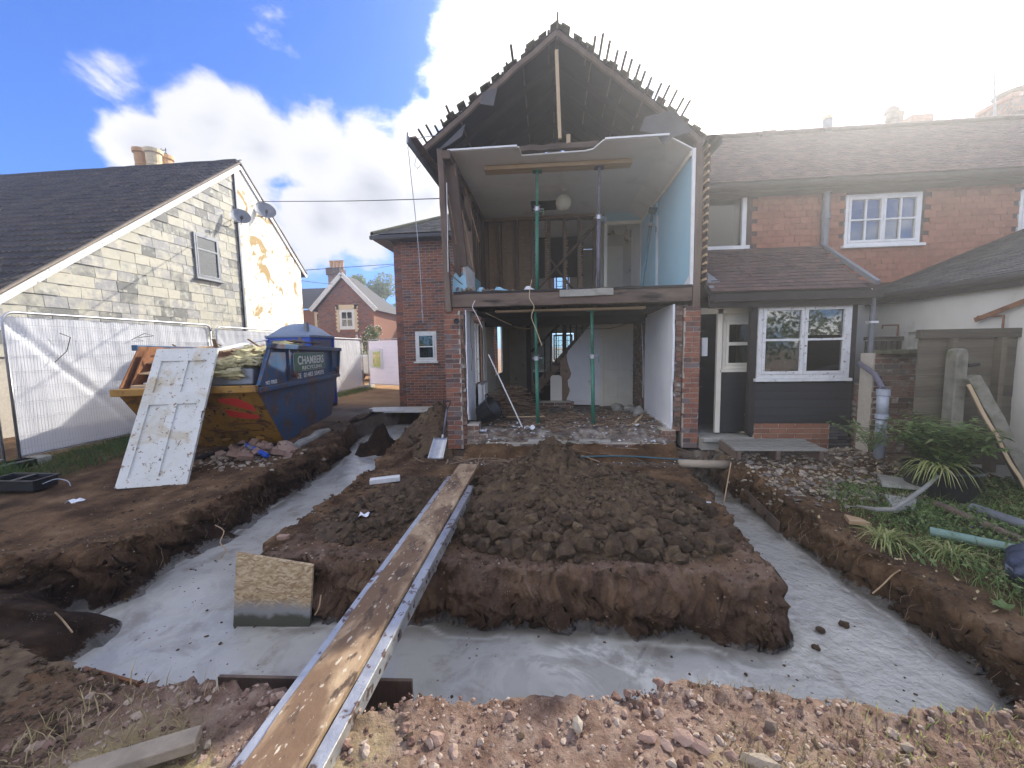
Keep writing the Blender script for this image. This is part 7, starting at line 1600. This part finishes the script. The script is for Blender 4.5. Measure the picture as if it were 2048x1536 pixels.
c = at(735, 600, Y=42); tree((c.x + .3, 42, 0), 9.6, 3.6, 9000, .14, m_leafsun, 'large sunlit green tree rising behind the distant gabled house', 34, 4)
c = at(640, 590, Y=44); tree((c.x, 44, 0), 8.6, 2.4, 3500, .14, m_leafsun, 'smaller green tree left of the distant chimney', 16, 8)
c = at(742, 690, Y=18.5); bs = thing('climbing_shrub', (c.x, 18.5, 0), 'tall leafy shrub with clusters of white flowers beside the distant house', 'shrub'); rd = random.Random(2)
lf = MB(); [leafcloud(lf, (c.x + rd.uniform(-.25, .30), 18.5 + rd.uniform(-.2, .2), z), (.42, .4, .3), 330, .05, rd) for z in (1.3, 1.6, 1.9, 2.2, 2.5)]; lf.build('foliage', m_leaf, bs)['kind'] = 'stuff'
fl = MB(); [leafcloud(fl, (c.x + rd.uniform(-.25, .25), 18.45, z), (.46, .45, .3), 45, .045, rd, shell=.95) for z in (1.3, 1.6, 1.9, 2.2, 2.5)]; fl.build('flowers', m_petal, bs)['kind'] = 'stuff'; MB().tube([(c.x, 18.5, 0), (c.x, 18.5, 1.6)], .05, 6).build('stem', m_timber, bs)
c = at(775, 690, Y=21); lf = MB(); rd = random.Random(6)
for i in range(7): leafcloud(lf, (c.x - 1.6 + i * .6, 21, 1.25 + rd.uniform(-.1, .1)), (.5, .4, .45), 260, .06, rd)
solo(lf, 'hedge', m_leafpale, 'low clipped green hedge behind the lilac fence panel', 'hedge', kind='stuff')
c = at(742, 720, Y=20); bvan = thing('parked_van', (c.x, 20, 0), 'glimpse of a pale vehicle through the gap between the fence panels', 'van'); MB().box((c.x - 1.2, 20, .35), (c.x + 1.2, 22, 1.35)).build('body', m_white, bvan, bevel=.1); MB().tube([(c.x - .7, 19.98, .35), (c.x - .7, 20.2, .35)], .3, 14).build('wheel', m_blackpl, bvan)
cable([at(520, 403, Y=13.5), at(700, 402, Y=12), at(885, 397, Y=9.5)], .012, m_dark, 'overhead cable from the slate gable to the gutted wing', 'cable', 'overhead_cable', 20)
cable([at(600, 541, Y=16), at(700, 534, Y=18), at(790, 528, Y=20)], .014, m_dark, 'upper of the thin wires strung towards the distant houses', 'cable', 'overhead_cable', 12)
cable([at(600, 561, Y=17), at(640, 566, Y=20), at(666, 568, Y=24)], .014, m_dark, 'lower wire sagging to the distant chimney', 'cable', 'overhead_cable', 12)
cable([at(745, 548 - 10, Y=26), at(790, 530, Y=22)], .012, m_dark, 'short wire beside the distant tree', 'cable', 'overhead_cable', 6)

# ================================================================== the garden on the right
gw = thing('garden_wall', (4.7, 5.75, 0), 'old weathered brick garden wall spotted with lichen', 'wall')
course(gw, (4.30, 5.75, .1), X_, -Y_, 1.0, 1.32, m_brickold, m_mortar, ragR=.0, limit=150, bl=.205)
wallbody(gw, (4.28, 5.75, .1), X_, -Y_, 1.05, 1.34, m_mortar, .22, .008)
course(gw, (4.29, 7.0, .1), -Y_, -X_, 1.25, .9, m_brickold, m_mortar, limit=80); wallbody(gw, (4.30, 7.0, .1), -Y_, -X_, 1.25, .9, m_mortar, .2, .006)
for i in range(5): MB().bar((4.32 + i * .2, 5.68, 1.46), (4.51 + i * .2, 5.68, 1.46), .30, .05).build('coping_brick', m_moss, gw, bevel=.006)
gp = thing('grey_waste_pipe', (4.02, 5.3, 0), 'upright grey plastic waste pipe with a jointed collar by the brick wall', 'pipe')
MB().tube([(4.00, 5.2, .18), (4.00, 5.2, .70)], .055, 18).build('lower_pipe', m_greypvc, gp, smooth=True); MB().tube([(4.0, 5.2, .70), (4.0, 5.2, .98)], .058, 18).build('upper_pipe', m_greypvc, gp, smooth=True)
MB().tube([(4.0, 5.2, .66), (4.0, 5.2, .72)], .066, 18).build('collar', m_greypvc, gp); MB().tube([(4.0, 5.2, .655), (4.0, 5.2, .665)], .068, 18).build('seal_ring', m_blackpl, gp); MB().tube([(4.0, 5.2, .95), (4.0, 5.2, 1.02)], .068, 18).build('socket', m_greypvc, gp)
MB().tube([(4.25, 5.95, 1.30), (4.12, 5.5, 1.18), (4.03, 5.25, 1.02)], .032, 10).build('inlet_pipe', m_steelp, gp)
dp = thing('downpipe', (4.42, 6.0, 0), 'dark downpipe at the corner of the bay', 'pipe'); MB().tube([(4.42, 6.02, 2.2), (4.45, 6.05, 2.0), (4.45, 6.05, 1.35), (4.3, 5.95, 1.25)], .034, 10).build('pipe', m_soilpipe, dp); MB().box((4.40, 6.0, 1.85), (4.5, 6.1, 1.88)).build('bracket', m_white, dp)
# lapped fence panels between posts
fp = thing('garden_fence', (4.8, 4.97, 0), 'tall weathered lapped board fence panel with thick top rail', 'fence')
slab('top_rail', m_fence, (4.14, 4.93, 1.62), (5.6, 4.99, 1.72), fp); slab('fence_post', m_fence, (4.46, 4.90, .2), (4.50, 4.98, 1.62), fp); slab('fence_post', m_fence, (4.93, 4.89, .1), (4.985, 4.98, 1.62), fp); slab('fence_post', m_fence, (5.4, 4.89, .1), (5.46, 4.98, 1.62), fp)
for i in range(13):
    z = .18 + i * .112; bar('fence_board', m_fence, (4.16, 4.975 + random.uniform(-.004, .004), z + .05), (5.6, 4.975, z + .05 + random.uniform(-.006, .006)), .014, .125, parent=fp, seg=5, wob=.004, bevel=0)
cp = thing('fence_post_cap', (4.35, 5.6, 0), 'pale square fence post with flat cap behind the brick wall', 'post'); c = at(1852, 663, Y=5.9); MB().box((c.x - .13, 5.9, .8), (c.x + .03, 6.0, c.z - .01)).build('post_shaft', m_concrete, cp); MB().box((c.x - .17, 5.86, c.z - .01), (c.x + .07, 6.04, c.z + .02)).build('post_cap', m_concrete, cp, bevel=.006)
lf2 = thing('low_fence', (4.9, 6.4, 0), 'low slatted wooden fence glimpsed behind the brick wall', 'fence'); z0_ = at(1790, 700, Y=6.4).z; z1_ = at(1790, 673, Y=6.4).z
slab('top_rail', m_fence, (4.62, 6.38, z1_ - .05), (5.14, 6.42, z1_), lf2)
for i in range(7): slab('fence_board', m_fence, (4.64 + i * .072, 6.40, .4), (4.695 + i * .072, 6.42, z1_ - .06), lf2)
ps = thing('concrete_post', (4.58, 5.0, 0), 'thick mossy concrete gate post with rounded top', 'post'); mb = MB()
pr = [(-.06, .05), (-.06, 1.43), (-.045, 1.49), (.0, 1.51), (.045, 1.49), (.06, 1.43), (.06, .05)]; c = at(1897, 800, Y=4.92); mb.prism([(c.x + a_, 4.80, z) for a_, z in pr], (0, .13, 0)); mb.build('post_body', m_mossconc, ps, bevel=.012); MB().tube([(c.x + .08, 4.82, 1.32), (c.x + .18, 4.82, 1.33)], .02, 8).build('gate_bolt', m_dark, ps)
bt0, bt1 = Vector((c.x + .06, 4.78, 1.20)), at(2062, 975, Z=.02)
solo(MB().bar(bt0, bt1, .15, .11, up=Z_, seg=8, wob=.006), 'leaning_timber', m_mossconc, 'long heavy mossy timber leaning down from the concrete post', 'timber', bevel=.008)
solo(MB().bar(bt0 + Vector((-.07, -.07, -.08)), bt1 + Vector((-.12, -.07, .0)), .02, .03, seg=8, wob=.01), 'split_strip', m_pinev, 'pale split strip along the edge of the leaning timber', 'timber strip')
solo(MB().bar(at(1950, 640, X=5.10), at(2052, 601, X=5.10), .02, .05), 'red_bar', m_red if 0 else m_rust, 'rusty red bar slanting across the white outbuilding wall', 'bar')
for px_, py_ in ((1795, 672), (2005, 660)):
    q = at(px_, py_, X=5.1); t = thing('hook_bracket', q, 'dark hooked bracket on the white wall, the ' + ('farther' if px_ < 1900 else 'nearer') + ' of two', 'bracket', 'hooked brackets on the white wall'); MB().tube([q, q + Z_ * .16, q + Vector((0, .28, .17)), q + Vector((0, .28, .12))], .012, 6).build('hook', m_rust, t)
# pot and plants
pt = thing('big_planter', (4.30, 4.75, .08), 'large round black plastic pot with a leafy plant', 'plant pot'); pc = Vector((4.18, 4.62, .0)); gzp = gz(4.18, 4.62)
MB().lathe((pc.x, pc.y, gzp - .02), [(0, .0), (.24, 0), (.27, .04), (.31, .30), (.325, .31), (.325, .335), (.29, .33), (.28, .26), (0, .26)], 28).build('pot', m_blackpl, pt, smooth=True)
MB().lathe((pc.x, pc.y, gzp - .02), [(0, .27), (.285, .27)], 20).build('soil', m_clod, pt)
def fernplant(c, n, h, spread, m, parent, rd, leaf=.03, name='foliage'):
    mb = MB(); c = Vector(c)
    for i in range(n):
        a_ = rd.uniform(0, 6.28); s = rd.uniform(.3, 1) * spread; hh = h * rd.uniform(.5, 1.0); pts = [c + Vector((math.cos(a_) * s * t_, math.sin(a_) * s * t_, hh * (1.5 * t_ - .55 * t_ * t_))) for t_ in (0, .25, .5, .75, 1)]
        mb.rn = rd.random(); mb.tube(pts, [.004, .003, .003, .002, .001], 3, cap=False)
        for k in range(16):
            t_ = .3 + .7 * k / 15; j = min(3, int(t_ * 4)); p = pts[j].lerp(pts[j + 1], t_ * 4 - j) if j < 4 else pts[4]; sd_ = 1 if k % 2 else -1; d_ = Vector((-math.sin(a_) * sd_ + rd.gauss(0, .4), math.cos(a_) * sd_ + rd.gauss(0, .4), rd.uniform(-.3, .3))).normalized(); l = leaf * rd.uniform(.8, 1.6); w_ = d_.cross(Z_).normalized() * l * .4
            mb.rn = rd.random(); mb.add([p, p + d_ * l + w_, p + d_ * l * 2.2 - Z_ * l * .3, p + d_ * l - w_], [(0, 1, 2, 3)])
    o = mb.build(name, m, parent); o['kind'] = 'stuff'; return o
rd = random.Random(12); fernplant((pc.x, pc.y, gzp + .25), 70, .64, .46, m_leafpale, pt, rd, .042); fernplant((pc.x, pc.y, gzp + .25), 30, .52, .42, m_leaf, pt, rd, .042)
fernplant((pc.x - .35, 5.1, gzp + .35), 16, .45, .42, m_leafpale, pt, rd, .03)
def straps(c, n, h, spread, m, parent, rd, w_=.009, name='strap_leaves', amin=0, amax=6.28):
    mb = MB(); c = Vector(c)
    for i in range(n):
        a_ = rd.uniform(amin, amax); s = rd.uniform(.5, 1) * spread; hh = h * rd.uniform(.6, 1.0); d_ = Vector((math.cos(a_), math.sin(a_), 0)); sd_ = Vector((-d_.y, d_.x, 0)); vs = []; b0_ = c + Vector((rd.gauss(0, .03), rd.gauss(0, .03), 0))
        for t_ in (0, .2, .4, .6, .8, 1): ww = w_ * (1 - t_ ** 2 * .9); p = b0_ + d_ * s * t_ + Z_ * (hh * (2.6 * t_ - 2.9 * t_ * t_)); vs += [p - sd_ * ww, p + sd_ * ww]
        mb.rn = rd.random(); mb.add(vs, [(2 * k, 2 * k + 1, 2 * k + 3, 2 * k + 2) for k in range(5)])
    if parent: o = mb.build(name, m, parent); o['kind'] = 'stuff'; return o
    return mb
straps((pc.x - .18, pc.y - .15, gzp + .28), 46, .26, .42, m_strap, pt, rd, name='strap_leaves', amin=2.4, amax=5.6)
solo(straps((2.82, 3.55, gz(2.8, 3.55)), 70, .20, .34, m_strap, None, rd, .006), 'strap_leaf_clump', m_strap, 'clump of pale strap like leaves at the trench edge', 'plant')
solo(straps((3.15, 3.35, gz(3.15, 3.35)), 60, .18, .32, m_strap, None, rd, .006), 'strap_leaf_clump', m_strap, 'clump of arching pale leaves nearer the wrapped bag', 'plant')
c = at(2010, 1185, Z=.0); bl_ = MB()
for i in range(13): a_ = i * .9; p = Vector((c.x, c.y, gz(c.x, c.y) + .02)); d_ = Vector((math.cos(a_), math.sin(a_), .35)); w_ = Vector((-math.sin(a_), math.cos(a_), 0)); l = rd.uniform(.04, .075); bl_.rn = rd.random() * .3; bl_.add([p, p + d_ * l * .55 + w_ * l * .28, p + d_ * l, p + d_ * l * .55 - w_ * l * .28], [(0, 1, 2, 3)])
solo(bl_, 'seedling', m_leafpale, 'bright green broad leaved seedling on the right bank edge', 'plant')
# hedge and trees at the end of the garden, behind the photographer (they show in the window panes)
hg = MB(); rd9 = random.Random(31)
for i in range(26): leafcloud(hg, (-13 + i * 1.1, -9 + rd9.uniform(-.5, .5), 1.3 + rd9.uniform(0, .9)), (1.0, .7, 1.2 + rd9.random()), 260, .13, rd9)
solo(hg, 'hedge', m_leaf, 'tall green hedge at the end of the garden behind the viewpoint', 'hedge', kind='stuff')
# ivy ground cover, as leaves
def groundleaves(n, x0, x1, y0, y1, size, m, name, label, prob, hgt=.05, rdseed=3):
    r_ = np.random.default_rng(rdseed); x = r_.uniform(x0, x1, n); y = r_.uniform(y0, y1, n); z, d, t_ = heights(x, y); k = (d < -.03) & (r_.random(n) < prob(x, y)); x, y, z = x[k], y[k], z[k]; n = len(x)
    a_ = r_.random(n) * 6.28; s = size * (.5 + r_.random(n)); ti = r_.normal(0, .45, n); tj = r_.normal(0, .45, n); z = z + .005 + hgt * r_.random(n) * (.5 + fbm(x * 3, y * 3, 2))
    u_ = np.stack([np.cos(a_), np.sin(a_), ti], -1) * s[:, None]; v_ = np.stack([-np.sin(a_), np.cos(a_), tj], -1) * s[:, None]; c_ = np.stack([x, y, z], -1)
    V = np.stack([c_ - u_ * .8, c_ - v_ * .55 - u_ * .1, c_ + u_, c_ + v_ * .55 - u_ * .1], 1).reshape(-1, 3); F = np.arange(4 * n).reshape(-1, 4); me = mesh_np(name, V, [F], m, rnd=r_.random(n)); return tag(link(name, me), label, kind='stuff')
gprob = lambda x, y: smooth(x + .5 * fbm(x * 1.5, y * 1.5, 3), 2.75, 3.3) * (.25 + .75 * (fbm(x * 2.3, y * 2.3, 3) > -.25)) * (1 - smooth(y - (x - 3) * .9, 3.9, 4.9))
groundleaves(15000, 2.6, 6.0, 2.0, 5.0, .020, m_leaf, 'ground_ivy', 'low ivy and weeds covering the right bank', gprob, .10)
groundleaves(19000, 2.6, 6.0, 2.0, 4.9, .017, m_leafpale, 'ground_weeds', 'paler weeds among the ivy', gprob, .13, 5)
groundleaves(900, 3.2, 5.2, 2.6, 4.5, .009, m_violet, 'violet_flowers', 'small violet flowers among the ivy', lambda x, y: gprob(x, y) * (fbm(x * 3 + 7, y * 3, 2) > .15), .17, 6)
groundleaves(3500, 2.4, 6.0, 2.0, 5.4, .016, m_straw, 'dead_leaves', 'dead leaves and straw among the weeds on the right bank', lambda x, y: .3 + .7 * gprob(x, y), .05, 9)
def grass(n, fn, hmin, hmax, m, name, label, seed):
    r_ = np.random.default_rng(seed); x, y = fn(r_, n); z, d, t_ = heights(x, y); k = d < -.02; x, y, z = x[k], y[k], z[k]; n = len(x); h = hmin + (hmax - hmin) * r_.random(n); a_ = r_.random(n) * 6.28; l = h * r_.uniform(.2, 1.0, n); b = r_.random(n) * 6.28; w_ = .0018 + .0015 * r_.random(n)
    p0 = np.stack([x, y, z - .01], -1); d_ = np.stack([np.cos(a_) * l, np.sin(a_) * l, h], -1); s = np.stack([np.cos(b) * w_, np.sin(b) * w_, 0 * w_], -1); mid = p0 + d_ * np.array([.35, .35, .6])
    V = np.stack([p0 - s, p0 + s, mid + s * .8, mid - s * .8, p0 + d_], 1).reshape(-1, 3); i = np.arange(n)[:, None] * 5
    me = mesh_np(name, V, [i + np.array([[3, 2, 4]]), i + np.array([[0, 1, 2, 3]])], m, rnd=r_.random(2 * n)); return tag(link(name, me), label, kind='stuff')
grass(9000, lambda r_, n: (r_.uniform(-7.7, -6.6, n) + r_.normal(0, .12, n), r_.uniform(4.0, 8.2, n)), .04, .13, m_leaf, 'verge_grass', 'strip of green grass along the foot of the fence', 1)
grass(3000, lambda r_, n: (r_.normal(-7.5, .2, n), r_.uniform(12.8, 15.8, n)), .05, .2, m_leafpale, 'verge_grass', 'rough grass at the foot of the far fence panels', 2)
grass(900, lambda r_, n: (r_.choice([.75, 1.25, 1.75, 1.0], n) + r_.normal(0, .07, n), r_.choice([1.42, 1.6, 1.5, 1.82], n) + r_.normal(0, .05, n)), .015, .07, m_straw, 'dry_grass', 'tufts of dry grass in the foreground', 3)
grass(1200, lambda r_, n: (r_.uniform(1.3, 2.6, n), r_.uniform(1.1, 1.75, n)), .01, .06, m_strap, 'foreground_grass', 'thin green grass at the lower right', 4)
grass(260, lambda r_, n: (r_.uniform(-2.2, -1.5, n), r_.uniform(1.2, 1.6, n)), .03, .12, m_straw, 'dry_grass', 'dry stalks at the lower left', 5)
grass(2600, lambda r_, n: (2.9 + 2.2 * r_.random(n) ** 1.3, r_.uniform(2.3, 4.6, n)), .04, .20, m_leafpale, 'rough_grass', 'rough grass and stems growing through the ivy', 8)
c = at(30, 945, Z=0); grass(400, lambda r_, n: (r_.normal(-7.2, .12, n), r_.normal(4.45, .12, n)), .1, .35, m_leaf, 'tall_weeds', 'tall weeds around the black crate', 6)
# wrapped bag, pipes, curved timber, pallet
bgc = Vector((3.50, 3.02, gz(3.45, 3.0) + .10)); mb = MB(); b = rockvar(77, 4, 1, .10); vs = []
for v in b.v: v = Vector(v); k = 1 + .05 * math.sin(v.x * 11 + v.y * 7) + .03 * math.sin(v.y * 19); vs.append(bgc + Matrix.Rotation(.5, 3, 'Z') @ Vector((v.x * .44 * k, v.y * .20 * k, v.z * .15 * k)))
mb.add(vs, b.f); solo(mb, 'wrapped_bag', m_wrap, 'dark blue plastic wrapped bag with whitish smears at the right edge', 'bag', smooth=True)
for (a_, b_, r_, m_, lab) in (((1862, 1040), (1990, 1068), .038, m_palegreen, 'pale green painted pipe lying in the ivy nearest the trench'), ((1873, 995), (2000, 1040), .032, m_timber, 'brown pipe lying in the ivy in the middle'), ((1945, 1000), (2052, 1033), .045, m_lead, 'thick dark pipe lying in the ivy, rightmost of three')):
    A0 = at(*a_, Z=.05); B0 = at(*b_, Z=.05); A0.z = gz(A0.x, A0.y) + r_ + .03; B0.z = gz(B0.x, B0.y) + r_ + .04; solo(MB().tube([A0, B0 + (B0 - A0) * .3], r_, 14), 'garden_pipe', m_, lab, 'pipe', 'pipes lying in the ivy', smooth=False)
P = [at(x, y, Z=z) for x, y, z in ((1715, 1012, -.02), (1752, 1019, .02), (1785, 1019, .03), (1815, 1000, .07), (1850, 975, .14), (1880, 948, .22))]
solo(MB().tube(P, [.012, .02, .022, .022, .02, .016], 8), 'bent_branch', m_greywood, 'bent pale branch like timber propped over a hole in the ground', 'branch')
q = at(1878, 985, Y=4.7); solo(MB().prism([q + Vector(v) for v in ((-.22, 0, -.20), (.14, 0, -.14), (.12, 0, .06), (.05, 0, .16), (-.02, 0, .12))], (0, .03, 0)), 'slab_piece', m_stone, 'brown slab piece standing behind the bent branch', 'slab')
for (pts, lab, m_) in (([(1770, 975), (1835, 985), (1830, 1000), (1790, 1005)], 'flat grey paving piece by the pot', m_concrete), ([(1755, 945), (1835, 958), (1845, 972), (1765, 965)], 'flat grey slab left of the pot', m_concrete), ([(1690, 1005), (1722, 1012), (1745, 1022), (1700, 1017)], 'thin brown board end left of the bent branch', m_pine)):
    Q = [at(x, y, Z=.06) for x, y in pts]; zq = max(gz(v.x, v.y) for v in Q); Q = [Vector((v.x, v.y, zq + .01)) for v in Q]; solo(MB().prism(Q, (0, 0, .035)), 'paving_piece', m_, lab, 'slab')
pl_ = thing('slatted_platform', (3.1, 5.75, .08), 'low weathered slatted timber platform before the bay', 'platform'); z_ = max(gz(3.0, 5.6), gz(3.4, 5.8)) + .17
for i in range(4): y_ = 5.26 + i * .165; bar('slat', m_greywood, (2.32 + i * .02, y_, z_ + .012), (3.42 + i * .02, y_ + .015, z_ + .012), .095, .028, up=Z_, parent=pl_, bevel=.003)
for x_ in (2.38, 2.85, 3.36): bar('bearer', m_timber, (x_, 5.22, z_ - .06), (x_ + .02, 5.82, z_ - .06), .05, .12, parent=pl_)
# rubble before the bay
scrapmesh(260, lambda: (random.uniform(2.5, 4.2), random.uniform(4.2, 5.9)), (.02, .07), gz, m_debris, 'slate_litter', 'flat broken slates and mortar littering the soil before the bay')
sc_ground('rubble_crumbs', 2500, 1.8, 4.4, 4.4, 6.0, .008, .04, m_stone, lambda x, y, d: .7 + 0 * x, power=2.5)

# ================================================================== scattering volume added to stand for the lens flare veil
HZ = 0.0075
hm = bpy.data.materials.new('flare_veil'); hm.use_nodes = True; nt = hm.node_tree; nt.nodes.clear()
pv = N(nt, 'ShaderNodeVolumePrincipled'); pv.inputs['Color'].default_value = (.93, .95, 1, 1); pv.inputs['Density'].default_value = HZ; pv.inputs['Anisotropy'].default_value = .74
o = N(nt, 'ShaderNodeOutputMaterial'); L(nt, pv.outputs[0], o.inputs['Volume'])
tag(MB().box((-60, -25, -1.8), (60, 62, 11.5)).build('flare_veil', hm), kind='stuff')
scene.cycles.volume_bounces = 0
